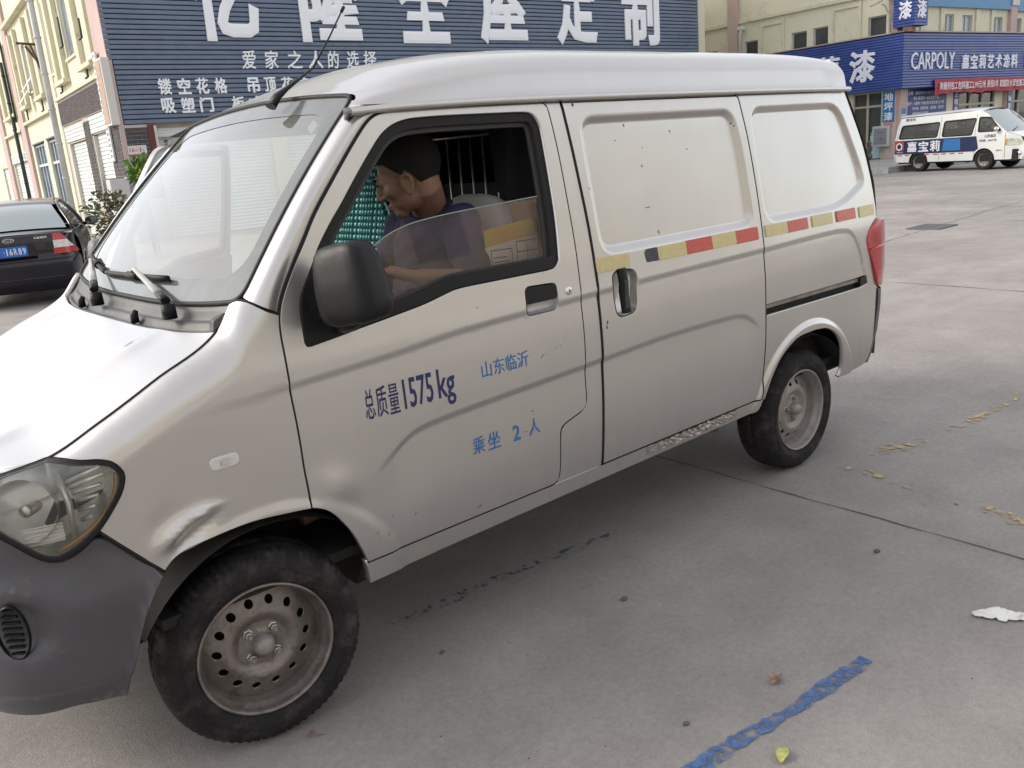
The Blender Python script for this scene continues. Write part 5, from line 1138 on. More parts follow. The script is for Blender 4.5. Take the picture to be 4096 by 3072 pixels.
# ---------------- building A: slate blue sign front and cream side wall
CA = np.array([7.962, 24.647]); gA = -.16
FA = Face(CA, E1, -E2); LA = Face(CA, E2, -E1)
BA = thing('shop_building', 'cream two storey shop building behind the van with slate blue slatted sign front', 'building', (CA[0], CA[1], gA))
LU, FU, HT = 44., 24.2, 12.0
bw = MB(); O_ = CA; 
for (a, b_) in (((FU, .35), (FU, LU)), ((FU, LU), (.6, LU))): bw.quad(*[np.array([*(CA + E1[:2] * p[0] + E2[:2] * p[1]), z]) for p, z in ((a, gA), (b_, gA), (b_, HT), (a, HT))])
bw.build('back_wall', CREAM, BA)
bw = MB(); bw.quad(*[np.array([*(CA + E1[:2] * p[0] + E2[:2] * p[1]), HT - .02]) for p in ((.0, .0), (FU, .0), (FU, LU), (.0, LU))]); bw.build('roof', ROOFM, BA)
# front wall behind and under the sign: openings for the shop shutters
fops = [(.86, 4.4, gA, 2.98), (4.9, 8.6, gA, 2.98), (9.1, 12.9, gA, 2.98), (13.4, 17.2, gA, 2.98), (17.7, 21.5, gA, 2.98)]
FA2 = Face(CA + E2[:2] * .35, E1, -E2)
FA2.wall('front_wall', CREAM, BA, 0, FU, gA, HT, fops, .25)
for k, o in enumerate(fops):
    sh = MB(); n_ = 30; rows = []
    for q in range(n_ * 4 + 1):
        z = o[2] + (o[3] - o[2]) * q / (n_ * 4); d = -.16 + .012 * math.sin(q * math.pi / 2); rows.append([FA2.P(u, z, d) for u in (o[0], o[1])])
    sh.grid(rows, False).build('roller_shutter', SHUT, BA)
    FA2.b('shutter_box', SHUT, BA, o[0] - .02, o[1] + .02, 2.78, 3.02, -.10, .10)
    for q in range(3): FA2.b('shutter_box_rib', SHUTT, BA, o[0] - .02, o[1] + .02, 2.80 + .075 * q, 2.808 + .075 * q, .10, .106)
# the slatted sign: one slat per row, hung a touch off level like the real one
SGA = thing('slatted_sign', 'slate blue slatted shop sign with large white characters above the roller shutters', 'sign', (*(CA), 3.15)); SLOPE = -.0085
SL0, SL1 = .02, 23.42; top = 8.6; pitch = .1345; nrow = int((top - 3.16) / pitch)
def SP(u, z, d): return FA.P(u, z + SLOPE * u, d)
bk = MB(); bk.hexa([SP(SL0, 3.18, -.30), SP(SL1, 3.18, -.30), SP(SL1, 3.18, -.03), SP(SL0, 3.18, -.03), SP(SL0, top, -.30), SP(SL1, top, -.30), SP(SL1, top, -.03), SP(SL0, top, -.03)]); bk.build('sign_backing', SLATG, SGA)
for r in range(nrow):
    z0 = 3.16 + r * pitch; lean = -.12 - .02 * 0; jit = random.uniform(-.004, .004); x0 = SL0 - (.0 if z0 < 4.9 else .13)
    b_ = MB(); prof = ((-.028, .0), (.012, .006), (.020, .02), (.020, pitch - .035), (.008, pitch - .020), (-.028, pitch - .018)); A = [SP(x0, z0 + z + jit, d) for d, z in prof]; Bq = [SP(SL1, z0 + z + jit * .5, d) for d, z in prof]; n_ = len(prof)
    b_.add(A + Bq, [(i, (i + 1) % n_, n_ + (i + 1) % n_, n_ + i) for i in range(n_)] + [tuple(range(n_)), tuple(range(2 * n_ - 1, n_ - 1, -1))]); b_.build('slat', SLATB, SGA)
SIGNW = mat('sign_white', (.80, .82, .85), .45)
def sgl(t, u0, u1, z0, z1, bold=.03, th=.05, shear=0.):
    s_ = SLOPE; U = E1 + EZ * s_
    lettering(t, SIGNW, SGA, SP(u0, z0, .022), U, EZ, -E2, u1 - u0, z1 - z0, bold, th, 'letter', shear)
for t, u0, u1 in (('亿', 2.42, 4.42), ('隆', 5.72, 7.88), ('全', 9.15, 11.25), ('屋', 12.40, 14.45), ('定', 15.82, 17.82), ('制', 19.10, 21.12)): sgl(t, u0, u1, 5.41, 8.05, .036, .07)
for t, u0, u1 in (('爱', 3.67, 4.12), ('家', 4.38, 4.83), ('之', 5.10, 5.60), ('人', 5.80, 6.29), ('的', 6.46, 6.86), ('选', 7.12, 7.55), ('择', 7.72, 8.2)): sgl(t, u0, u1, 4.63, 5.16, .012, .03, .12)
for t, u0 in (('镂', 1.11), ('空', 1.66), ('花', 2.19), ('格', 2.74), ('吊', 3.74), ('顶', 4.27), ('花', 4.82), ('格', 5.36)): sgl(t, u0, u0 + .38, 3.94, 4.39, .03, .03)
for t, u0 in (('吸', 1.12), ('塑', 1.67), ('门', 2.22), ('板', 3.18), ('式', 3.72), ('家', 4.26), ('具', 4.8)): sgl(t, u0, u0 + .40, 3.42, 3.85, .03, .03)
# brick pier at the corner under the sign, laid brick by brick
FA.b('brick_pier', MORT, BA, -.02, .80, gA, 3.14, -.35, -.012)
bm_ = MB(); bm_.box((0, 0, 0), (.205, .02, .060)); brick_me = bm_.mesh('brick'); brick_mes = []
for m_ in BRICK:
    q = brick_me.copy(); q.materials.append(m_); brick_mes.append(q)
def bricks(face, parent, u0, u1, z0, z1, d, bw_=.215, bh=.0755, me=brick_mes, sx=1., pw=(3, 2, 2)):
    r = 0; z = z0 + bh / 2
    while z + bh / 2 <= z1 + .001:
        u = u0 + (bw_ / 2 if r % 2 else 0)
        segs = []; a = u0
        if r % 2: segs.append((u0, u0 + bw_ / 2)); a = u0 + bw_ / 2
        while a < u1 - .02: segs.append((a, min(a + bw_, u1))); a += bw_
        for (p, q) in segs:
            L = q - p - .012
            if L < .02: continue
            o = bpy.data.objects.new('brick', random.choices(me, pw)[0]); COL.objects.link(o); c = face.P((p + q) / 2, z, d + random.uniform(-.003, .003))
            Mx = Matrix(((face.U[0], face.N[0], 0, c[0]), (face.U[1], face.N[1], 0, c[1]), (0, 0, 1, c[2]), (0, 0, 0, 1))) @ Matrix.Diagonal((L / .205, 1, (bh - .014) / .060, 1))
            o.parent = parent; o.matrix_parent_inverse = parent_inv(parent); o.matrix_basis = Mx
        z += bh; r += 1
bricks(FA, BA, .0, .80, 1.05, 3.10, -.006, .29, .112)
FA.b('pier_trim', mat('trim_maroon', (.12, .02, .025), .6), BA, .62, .79, 2.2, 3.13, -.002, .020)
FA.b('shutter_guide', SHUTT, BA, .80, .87, gA, 3.1, -.30, .01)
PL = thing('number_plate', 'pale house number plate fixed on the brick pier under the sign', 'number plate', tuple(FA.P(.2, 2.31, .02)))
FA.b('plate', mat('plate_pale', (.62, .58, .58), .5), PL, -.02, .50, 2.32, 2.57, .006, .02); FA.b('plate_foot', mat('plate_red', (.45, .12, .11), .5), PL, -.02, .50, 2.30, 2.335, .0065, .022)
PT = mat('plate_print', (.30, .10, .10), .6)
FA.text('16', PT, PL, .03, 2.39, .13, .12, .0215, bold=.02); FA.text('号', PT, PL, .18, 2.40, .06, .07, .0215); FA.text('1', PT, PL, .31, 2.39, .035, .12, .0215, bold=.02); FA.text('号', PT, PL, .38, 2.40, .05, .06, .0215); FA.b('plate_rule', PT, PL, .265, .27, 2.36, 2.55, .0205, .0215)
YP = thing('yellow_board', 'plain yellow board on the brick pier behind the green plant', 'board', tuple(FA.P(0, 1.5, .01))); FA.b('board', mat('yellow_board', (.55, .52, .05), .6), YP, -.10, .42, 1.52, 2.0, .008, .02)
# ---------------- cream side wall
pil = [(.0, 1.45), (19.3, 20.6), (27.5, 29.2)]
wops = [(4.4, 6.45, 5.70, 8.0), (8.6, 9.7, 5.6, 8.0), (14.7, 16.3, 5.56, 7.45), (22.6, 24.6, 5.5, 7.4), (1.70, 4.75, gA, 3.15), (5.68, 9.3, gA, 3.10), (11.4, 14.4, gA, 3.52), (15.3, 18.6, gA, 3.50), (21.1, 23.9, gA, 2.95), (24.3, 27.2, gA, 2.95), (29.6, 33, gA, 2.9)]
LA.wall('side_wall', CREAM, BA, 0, LU, gA, HT, wops, .22)
for (a, b_) in pil: LA.b('pilaster', PINK, BA, a, b_, gA, HT, .002, .12)
def trim(u0, u1, z0, z1, d=.10): LA.b('wall_moulding', CREAM2, BA, u0, u1, z0, z1, .002, d, bevel=.01)
trim(1.47, 9.86, 4.62, 4.74, .14); trim(11.5, 19.28, 4.42, 4.54, .16); trim(20.62, 27.45, 4.28, 4.40, .16); trim(9.9, 19.2, 8.50, 8.66, .25)
for u0, u1 in ((1.75, 2.25), (3.55, 4.05), (6.70, 7.20), (8.1, 8.55), (11.9, 12.3), (13.8, 14.2), (16.8, 17.2), (18.4, 18.8), (21.2, 21.7), (25.2, 25.7)): trim(u0, u1, 5.16, 8.2, .16)
for u0, u1 in ((2.0, 4.05), (6.65, 8.6), (12.0, 14.2), (16.8, 18.8), (21.2, 25.7)): trim(u0, u1, 5.02, 5.16, .22)
for (a, b_, c, d_) in wops[:4]:
    w_ = LA.b('window', GREYG, BA, a, b_, c, d_, -.16, -.14)
    for u in (a + .05, (a + b_) / 2, b_ - .05): LA.b('window_frame', WFRAME, w_, u - .05, u + .05, c, d_, -.14, -.08)
    LA.b('window_frame', WFRAME, w_, a, b_, c, c + .08, -.139, -.07); LA.b('window_sill', CREAM2, w_, a - .08, b_ + .08, c - .08, c, -.14, .06)
# open awning sashes
for (u, z) in ((15.6, 5.75), (14.2, 6.1)):
    b_ = MB(); b_.hexa([LA.P(u, z, .02), LA.P(u + .75, z, .02), LA.P(u + .75, z - .02, .06), LA.P(u, z - .02, .06), LA.P(u, z - .62, .50), LA.P(u + .75, z - .62, .50), LA.P(u + .75, z - .64, .54), LA.P(u, z - .64, .54)]); b_.build('open_sash', WFRAME, BA)
def shutter(face, u0, u1, z0, z1, d, parent, pitch=.105):
    z = z0; k = 0
    while z < z1 - .01:
        zz = min(z + pitch - .006, z1); b_ = MB(); P = face.P; b_.add([P(u0, z, d), P(u1, z, d), P(u1, z + .02, d + .022), P(u0, z + .02, d + .022), P(u1, zz - .02, d + .022), P(u0, zz - .02, d + .022), P(u1, zz, d), P(u0, zz, d)], [(0, 1, 2, 3), (3, 2, 4, 5), (5, 4, 6, 7)]); b_.build('shutter_slat', SHUT, parent); z += pitch; k += 1
    face.b('shutter_back', SLATG, parent, u0, u1, z0, z1, d - .02, d - .006)
shutter(LA, 1.74, 4.5, 1.72, 3.14, -.12, BA, .125); shutter(LA, 1.62, 4.88, 3.18, 3.72, .03, BA, .135); shutter(LA, 5.70, 9.1, gA, 3.08, -.12, BA, .125); shutter(LA, 5.70, 9.48, 3.14, 3.64, .03, BA, .125)
shutter(LA, 21.1, 23.9, gA, 2.94, -.12, BA, .15); shutter(LA, 24.3, 27.2, gA, 2.94, -.12, BA, .15); shutter(LA, 21.0, 27.3, 2.96, 3.4, .03, BA, .15); shutter(LA, 29.6, 33, gA, 2.9, -.12, BA, .2)
for u0, u1 in ((4.50, 4.62), (9.10, 9.45), (1.62, 1.72), (9.46, 9.58)): LA.b('shutter_guide', SHUTT, BA, u0, u1, gA, 3.12, -.20, .02)
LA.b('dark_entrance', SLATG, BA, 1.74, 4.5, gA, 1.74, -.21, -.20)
# brick panel over the shutters and pier between them
LA.b('brick_panel', MORT, BA, 1.60, 9.72, 3.74, 4.62, .002, .06)
bricks(LA, BA, 1.62, 9.70, 3.76, 4.60, .064, .42, .088, brick_mes, pw=(1, 3, 3))
LA.b('brick_pier', MORT, BA, 4.62, 5.66, gA, 3.72, .002, .055); bricks(LA, BA, 4.64, 5.64, 1.2, 3.70, .060, .34, .115)
LA.b('brick_pier', MORT, BA, .0, 1.58, gA, 3.6, .122, .15); bricks(LA, BA, .02, 1.56, 1.2, 3.58, .154, .30, .112)
# glazed doors with blue-grey frames
BLG = mat('door_bluegrey', (.27, .33, .38), .5, var=(2, .15))
for (u0, u1, zt) in ((11.5, 14.4, 3.52), (15.3, 18.6, 3.50)):
    d_ = LA.b('glazed_door', GREYG, BA, u0, u1, gA, zt, -.18, -.16); n_ = 4
    for k in range(n_ + 1): u = u0 + (u1 - u0) * k / n_; LA.b('door_stile', BLG, d_, u - .09, u + .09, gA, zt, -.16, -.10)
    for z in (zt - .12, 2.55, .9): LA.b('door_rail', BLG if z != 2.55 else WFRAME, d_, u0, u1, z, z + .10, -.159, -.07)
    LA.b('door_lintel_shade', IRON, d_, u0 - .05, u1 + .05, zt, zt + .06, -.16, .04)
# downpipes and odd irons
def pipe(face, u, z0, z1, r, d, m, name='downpipe', parent=BA):
    b_ = MB(); b_.tube([face.P(u, z0, d), face.P(u, z1, d)], r, 12); o = b_.build(name, m, parent)
    for z in np.arange(z0 + .8, z1, 1.25): b_ = MB(); b_.tube([face.P(u, z, d), face.P(u, z + .05, d)], r * 1.22, 12); b_.build('pipe_clip', m, o)
pipe(LA, 10.1, gA, HT, .115, .22, PIPE); pipe(LA, 22.0, gA, 7.5, .09, .2, IRON); pipe(LA, 20.85, 4.7, 9, .05, .2, IRON, 'cable_pipe')
BR = thing('wall_bracket', 'rusty iron bracket jutting out beside the white downpipe', 'bracket', tuple(LA.P(11.9, 6.7, .1)))
for nme, P in (('arm', [LA.P(11.7, 6.9, .1), LA.P(11.7, 6.95, .75)]), ('stay', [LA.P(11.75, 6.25, .1), LA.P(11.75, 6.85, .45)]), ('foot', [LA.P(11.4, 6.0, .12), LA.P(11.55, 6.85, .3)])): b_ = MB(); b_.tube(P, .05, 6); b_.build(nme, RUST, BR)
for (u, z, h) in ((3.1, 4.8, .34), (7.9, 4.82, .4), (12.9, 4.6, .4), (17.6, 4.55, .45), (6.2, 6.1, .9), (2.9, 5.9, .55)):
    b_ = MB(); b_.tube([LA.P(u, z + h, .10), LA.P(u, z, .10), LA.P(u + .22, z - .03, .14)], .035, 6); o = b_.build('wall_hook', IRON); tag(o, None); o.parent = BA; o.matrix_parent_inverse = parent_inv(BA)
# vertical light boxes on the corner
VS = thing('vertical_sign', 'tall narrow beige light box sign with orange script on the building corner', 'sign', tuple(LA.P(.4, 3.1, .3)))
b_ = MB(); FA.box(b_, -.32, -.08, 3.15, 4.98, -.75, .05); b_.build('light_box', mat('lightbox_frame', (.60, .57, .52), .5), VS, bevel=.03)
LB = Face(FA.P(-.32, 0, .0)[:2], E2, -E1); LB.b('light_box_face', mat('lightbox_face', (.33, .26, .20), .6, var=(3, .2)), VS, .05, .70, 3.22, 4.92, .003, .012)
SCR = mat('orange_script', (.62, .34, .22), .6)
for k, t in enumerate(('招', '牌', '装', '饰', '全', '屋', '家', '居')): LB.text(t, SCR, VS, .20, 4.70 - k * .205, .34, .18, .014, flip=True, bold=.01)
VP = thing('vertical_sign', 'long white perforated sign strip running down the building corner', 'sign', tuple(LA.P(1.1, 1.5, .2)))
LQ = Face(LA.P(.95, 0, .18)[:2], E2, -E1); LQ.b('strip', mat('strip_white', (.68, .70, .70), .5), VP, .0, .42, 2.2, 5.25, .0, .05)
b_ = MB()
for k in range(19):
    z = 2.3 + k * .155
    for q in range(3): LQ.box(b_, .06 + .115 * q + .03 * ((k + q) % 2), .12 + .115 * q + .03 * ((k + q) % 2), z + .02 * (q % 2), z + .09, .051, .054)
tag(b_.build('strip_print', mat('strip_print', (.10, .17, .16), .6), VP), kind='stuff')
AC = thing('cabinet', 'grey white wall cabinet with a purple side panel at the foot of the building corner', 'cabinet', tuple(FA.P(-.5, gA, .5)))
b_ = MB(); FA.box(b_, -.80, -.30, gA, 1.68, .2, .75); b_.build('cabinet_body', mat('cabinet_grey', (.50, .50, .49), .5), AC, bevel=.02); b_ = MB(); FA.box(b_, -.299, .12, gA, 1.72, .25, .60); b_.build('cabinet_panel', mat('cabinet_purple', (.36, .27, .40), .5, var=(3, .3)), AC, bevel=.01)
# ---------------- building B: blue paint shop on the corner at the right
CS = np.array([35.285, 15.310]); CW = CS + .5 * E1[:2] + .5 * E2[:2]; gB = -.08
SR = Face(CS, E1, -E2); SLf = Face(CS, E2, -E1); WR = Face(CW, E1, -E2); WL = Face(CW, E2, -E1)
BB_ = thing('corner_shop_building', 'cream corner building with pink pilasters housing the blue paint shop', 'building', (CW[0], CW[1], gB))
HB = 9.5; UB, VB = 24., 30.
bw = MB()
for a, b_ in (((UB, 0), (UB, VB)), ((UB, VB), (0, VB))): bw.quad(*[np.array([*(CW + E1[:2] * p[0] + E2[:2] * p[1]), z]) for p, z in ((a, gB), (b_, gB), (b_, HB), (a, HB))])
bw.build('back_wall', CREAM, BB_); bw = MB(); bw.quad(*[np.array([*(CW + E1[:2] * p[0] + E2[:2] * p[1]), HB - .02]) for p in ((0, 0), (UB, 0), (UB, VB), (0, VB))]); bw.build('roof', ROOFM, BB_)
rw = [(3.16, 3.98, 4.75, 5.68), (4.60, 5.44, 4.75, 5.66), (7.15, 8.0, 4.75, 5.62), (8.97, 9.72, 4.75, 5.60), (10.6, 11.4, 4.75, 5.6), (13.2, 14.0, 4.75, 5.6)]; rd = [(4.64, 7.70, gB, 2.55), (8.72, 12.4, gB, 2.55), (13.2, 17, gB, 2.55)]
lw = [(7.13, 7.92, 4.7, 5.66), (4.43, 5.24, 4.7, 5.66), (3.34, 4.10, 4.7, 5.69), (.60, 1.42, 4.7, 5.71), (9.6, 10.4, 4.7, 5.5), (12.2, 13.0, 4.7, 5.6), (14.0, 14.8, 4.7, 5.6)]; ld = [(.70, 2.05, gB, 2.75), (3.2, 6.0, gB, 2.7), (6.6, 9.6, gB, 2.7)]
WR.wall('right_wall', CREAM, BB_, 0, UB, gB, HB, rw + rd, .15); WL.wall('left_wall', CREAM, BB_, 0, VB, gB, HB, lw + ld, .15)
def win(face, o, m, cols=2):
    w_ = face.b('window', m, BB_, o[0], o[1], o[2], o[3], -.13, -.115)
    for u in ([o[0] + .03, (o[0] + o[1]) / 2, o[1] - .03] if cols == 2 else [o[0] + .03, o[1] - .03]): face.b('window_frame', mat('alu_frame', (.40, .42, .42), .45), w_, u - .03, u + .03, o[2], o[3], -.115, -.08)
    face.b('window_frame', MATS['alu_frame'], w_, o[0], o[1], o[3] - .05, o[3], -.114, -.075)
for o in rw: win(WR, o, GREYG)
for o in lw: win(WL, o, DGLASS, 1)
def tb(face, u0, u1, z0, z1, d=.08, m=CREAM2, name='wall_moulding'): face.b(name, m, BB_, u0, u1, z0, z1, .002, d)
for u0, u1 in ((1.38, 1.75), (2.84, 3.14), (5.62, 5.92), (6.9, 7.12), (10.0, 10.25), (11.6, 11.85)): tb(WR, u0, u1, 4.7, 5.90)
tb(WR, 8.42, 9.02 - .06, gB, HB, .16, PINK, 'pilaster'); tb(WL, .0, .42, gB, HB, .14, PINK, 'pilaster'); tb(WR, .0, .50, gB, HB, .14, PINK, 'pilaster'); tb(WL, 8.20, 8.80, gB, HB, .16, PINK, 'pilaster'); tb(WL, 17.5, 18.1, gB, HB, .16, PINK, 'pilaster')
BAND = mat('blue_band', (.055, .20, .40), .4, var=(1.5, .08)); WR.b('blue_band', BAND, BB_, 1.5, 8.40, 5.93, HB + .6, .10, .16); WR.b('blue_band', BAND, BB_, 8.98, 16, 5.88, HB + .6, .10, .16); WR.b('band_coping', mat('coping_grey', (.55, .56, .56), .6), BB_, 8.40, 9.0, 6.1, 6.4, .17, .22)
tb(WL, .5, 8.18, 6.50, 6.64, .12); tb(WL, 8.82, 17.4, 6.48, 6.62, .12)
for u0, u1, z0, z1 in ((6.84, 6.95, 4.6, 6.25), (5.60, 5.75, 4.6, 6.42), (3.02, 3.12, 4.6, 6.28), (1.72, 1.86, 4.6, 6.42), (5.75, 6.84, 6.17, 6.25), (1.86, 3.02, 6.22, 6.30), (9.3, 9.4, 4.6, 5.9)): tb(WL, u0, u1, z0, z1, .06)
pB = MB(); pB.tube([WL.P(8.02, 4.6, .2), WL.P(8.02, 5.95, .2), WL.P(7.92, 6.1, .25), WL.P(7.92, 6.28, .25)], .07, 10); pB.build('downpipe', WFRAME, BB_); WL.b('pipe_hopper', WFRAME, BB_, 7.80, 8.06, 6.2, 6.34, .08, .34)
# shop fronts
def shopfront(face, o, n_, m_door=None):
    d = face.b('shop_front', SLATG, BB_, o[0], o[1], o[2], o[3], -1.2, -1.18); fr = mat('door_frame_beige', (.42, .38, .31), .5)
    face.b('shop_glazing', SHOPG, d, o[0], o[1], o[2], o[3], -.11, -.105)
    for k in range(n_ + 1): u = o[0] + (o[1] - o[0]) * k / n_; face.b('door_stile', fr, d, u - .05, u + .05, o[2], o[3], -.10, -.03)
    for z in (o[3] - .06, o[3] - .62): face.b('door_rail', fr, d, o[0], o[1], z, z + .09, -.099, -.02)
for o in rd: shopfront(WR, o, 3)
for o in ld: shopfront(WL, o, 2)
GP = thing('door_poster', 'pale blue green poster inside the paint shop glass door', 'poster', tuple(WL.P(1.0, gB, -.05))); WL.b('poster_sheet', mat('poster_pale', (.45, .62, .70), .5, var=(3, .1)), GP, .78, 1.25, .05, 1.0, -.09, -.08); WL.b('poster_head', mat('poster_green', (.05, .25, .20), .5), GP, .78, 1.25, 1.0, 1.14, -.09, -.078); WL.text('环保漆', WHITE_TXT, GP, .84, 1.03, .36, .09, -.076, flip=True, bold=.02)
# blue slatted fascia, two faces meeting at the corner
BLUES = mat('royal_blue_slat', (.040, .078, .300), .42, var=(2, .12), coat=.2); BGAP = mat('blue_gap', (.006, .010, .05), .8)
FS_ = thing('shop_fascia', 'royal blue slatted shop fascia with white characters wrapping the corner building', 'sign', (CS[0], CS[1], 2.75)); z0f, z1f, pf = 2.76, 4.88, .104
RL, LL = 13.5, 12.5
SR.b('fascia_core', BGAP, FS_, .05, RL, z0f, z1f, -.48, -.03); SLf.b('fascia_core', BGAP, FS_, .05, LL, z0f, z1f, -.48, -.03)
for face, L in ((SR, RL), (SLf, LL)):
    z = z0f
    while z < z1f - .05:
        b_ = MB(); P = face.P; zz = z + pf - .016; b_.add([P(.0, z, -.03), P(L, z, -.03), P(L, z + .012, .0), P(0, z + .012, .0), P(L, zz, .0), P(0, zz, .0), P(L, zz + .004, -.03), P(0, zz + .004, -.03)], [(0, 1, 2, 3), (3, 2, 4, 5), (5, 4, 6, 7)]); b_.build('slat', BLUES, FS_); z += pf
    face.b('fascia_cap', mat('fascia_cap', (.40, .33, .30), .6), FS_, -.02, L, z1f, z1f + .05, -.55, .02)
FW = mat('fascia_white', (.74, .76, .84), .45)
SR.text('CARPOLY', FW, FS_, .50, 3.45, 3.20, .66, .005, thick=.05, bold=.0, name='letter')
for k, t in enumerate('嘉宝莉艺术涂料'): SR.text(t, FW, FS_, 4.28 + k * .685, 3.42, .56, .58, .005, thick=.05, bold=.025, name='letter')
for t, u0, u1, z0, z1 in (('漆', 1.20, 2.40, 3.16, 4.42), ('莉', 2.86, 4.05, 3.16, 4.38), ('宝', 4.6, 5.8, 3.16, 4.38), ('嘉', 6.3, 7.5, 3.16, 4.38)): SLf.text(t, FW, FS_, u0, z0, u1 - u0, z1 - z0, .005, flip=True, thick=.06, bold=.03, name='letter')
b_ = MB(); hexo = [(.55 * math.cos(a), .62 * math.sin(a)) for a in np.arange(6) * math.pi / 3 + math.pi / 6]; b_.prism(hexo, SR.P(10.15, 3.72, .0), SR.U, EZ, SR.N, .0, .05); b_.build('fascia_emblem', FW, FS_); b_ = MB(); b_.prism([(x * .6, y * .6) for x, y in hexo], SR.P(10.15, 3.72, .051), SR.U, EZ, SR.N, .0, .01); b_.build('emblem_core', BLUES, FS_)
# roof-top cube sign
CU = thing('cube_sign', 'small blue slatted cube sign with the character for paint on each face', 'sign', tuple(SR.P(0, 4.95, -.35)))
cr_ = Face(SR.P(.13, 0, .35)[:2], E1, -E2); cl_ = Face(SR.P(.13, 0, .35)[:2], E2, -E1); zc0, zc1, cw = 5.08, 6.42, .92
cr_.b('cube_core', BGAP, CU, .03, cw, zc0, zc1, -cw, -.03)
for face in (cr_, cl_):
    z = zc0
    while z < zc1 - .05:
        b_ = MB(); P = face.P; zz = z + .095; b_.add([P(0, z, -.03), P(cw, z, -.03), P(cw, z + .01, 0), P(0, z + .01, 0), P(cw, zz, 0), P(0, zz, 0), P(cw, zz + .005, -.03), P(0, zz + .005, -.03)], [(0, 1, 2, 3), (3, 2, 4, 5), (5, 4, 6, 7)]); b_.build('slat', BLUES, CU); z += .112
cr_.text('漆', FW, CU, .12, 5.34, .64, .68, .004, thick=.03, bold=.03, name='letter'); cl_.text('漆', FW, CU, .12, 5.36, .56, .66, .004, flip=True, thick=.03, bold=.03, name='letter')
b_ = MB(); b_.box(SR.P(.35, 4.98, .0) + np.array([0, 0, .03]), (.35, .35, .26)); b_.build('cube_post', mat('post_brown', (.22, .12, .09), .7), CU)
# boards on the corner columns
POSTB = mat('poster_blue', (.022, .075, .30), .4); POSTN = mat('poster_navy', (.020, .035, .17), .4); CY = mat('poster_cyan', (.02, .17, .42), .4)
V1 = thing('vertical_board', 'blue vertical board reading floor paint on the corner column', 'sign', tuple(WL.P(.3, 1.5, .15))); WL.b('board', CY, V1, .03, .56, 1.50, 2.70, .142, .16)
for k, t in enumerate('地坪漆'): WL.text(t, WHITE_TXT, V1, .09, 2.33 - k * .385, .41, .33, .163, flip=True, bold=.03)
WL.b('board_foot', mat('poster_pinkred', (.55, .20, .20), .5), V1, .10, .50, 1.28, 1.46, .142, .155)
V2 = thing('price_board', 'large navy board listing paint products on the shop wall', 'sign', tuple(WR.P(2, 1.5, .1))); WR.b('board', POSTN, V2, .56, 3.62, 1.30, 2.74, .005, .03)
for k, (t, u0, w_) in enumerate((('主营：嘉宝莉内外墙涂料 艺术漆', .72, 2.5), ('真石 嘉宝莉一站式家装产品', 1.1, 1.9), ('腻子：石膏粉 外墙石膏 底漆石膏 抗子粉', .68, 2.75), ('快干粉、耐阴角条、包阳角、地坪漆', 1.05, 2.35), ('内墙原色乳胶漆等', 1.05, 1.2), ('专业：防水施工、外墙施工、墙漆喷涂施工', .62, 2.8))): WR.text(t, WHITE_TXT, V2, u0, 2.50 - k * .205, w_, .135, .033, bold=.01)
V3 = thing('vertical_board', 'narrow navy vertical board beside the shop door with white characters', 'sign', tuple(WR.P(4.3, 1.7, .1))); WR.b('board', POSTN, V3, 4.20, 4.62, 1.55, 2.62, .005, .03)
for k, t in enumerate('百喷涂'): WR.text(t, WHITE_TXT, V3, 4.26, 2.30 - k * .32, .30, .27, .033, bold=.03)
V4 = thing('vertical_board', 'narrow navy vertical board on the far column with white characters and red foot', 'sign', tuple(WR.P(8.5, 1.3, .2))); WR.b('board', POSTN, V4, 8.50, 8.86, 1.55, 2.62, .165, .19); WR.b('board_foot', MATS['poster_pinkred'], V4, 8.50, 8.86, 1.2, 1.54, .165, .19)
for k, t in enumerate('外墙漆'): WR.text(t, WHITE_TXT, V4, 8.54, 2.30 - k * .33, .28, .27, .193, bold=.03)
V5 = thing('notice_board', 'small blue and white notice stuck on the corner column', 'notice', tuple(WR.P(.2, 1.4, .15))); WR.b('notice_head', CY, V5, .10, .40, 1.78, 2.0, .142, .15); WR.b('notice_sheet', mat('notice_pale', (.42, .56, .58), .5), V5, .10, .40, 1.25, 1.76, .142, .15)
# red banner hung under the fascia
BN = thing('banner', 'long red cloth banner with white characters hung under the blue fascia', 'banner', tuple(SR.P(6, 2.5, .05))); rows = []
for k in range(61):
    u = 2.2 + 9.0 * k / 60; sag = .03 * math.sin(k * .35) + .02 * math.sin(k * 1.1); row = []
    for q in range(9):
        t = q / 8; row.append(SR.P(u, 3.05 - .007 * (u - 2.2) - (.56 + sag) * t - (.07 * max(0, 1 - k / 4) * t), .07 + .035 * math.sin(k * .9 + t * 3) * (.3 + t)))
    rows.append(row)
MB().grid(rows).build('banner_cloth', mat('banner_red', (.38, .022, .045), .6, var=(4, .12)), BN, fixn=False); SR.text('美缝剂包工包料施工2.99元/米 质保5年 家庭防水双包施工 25元/平米', mat('banner_white', (.70, .62, .64), .6), BN, 2.5, 2.60, 8.4, .33, .125, bold=.03)
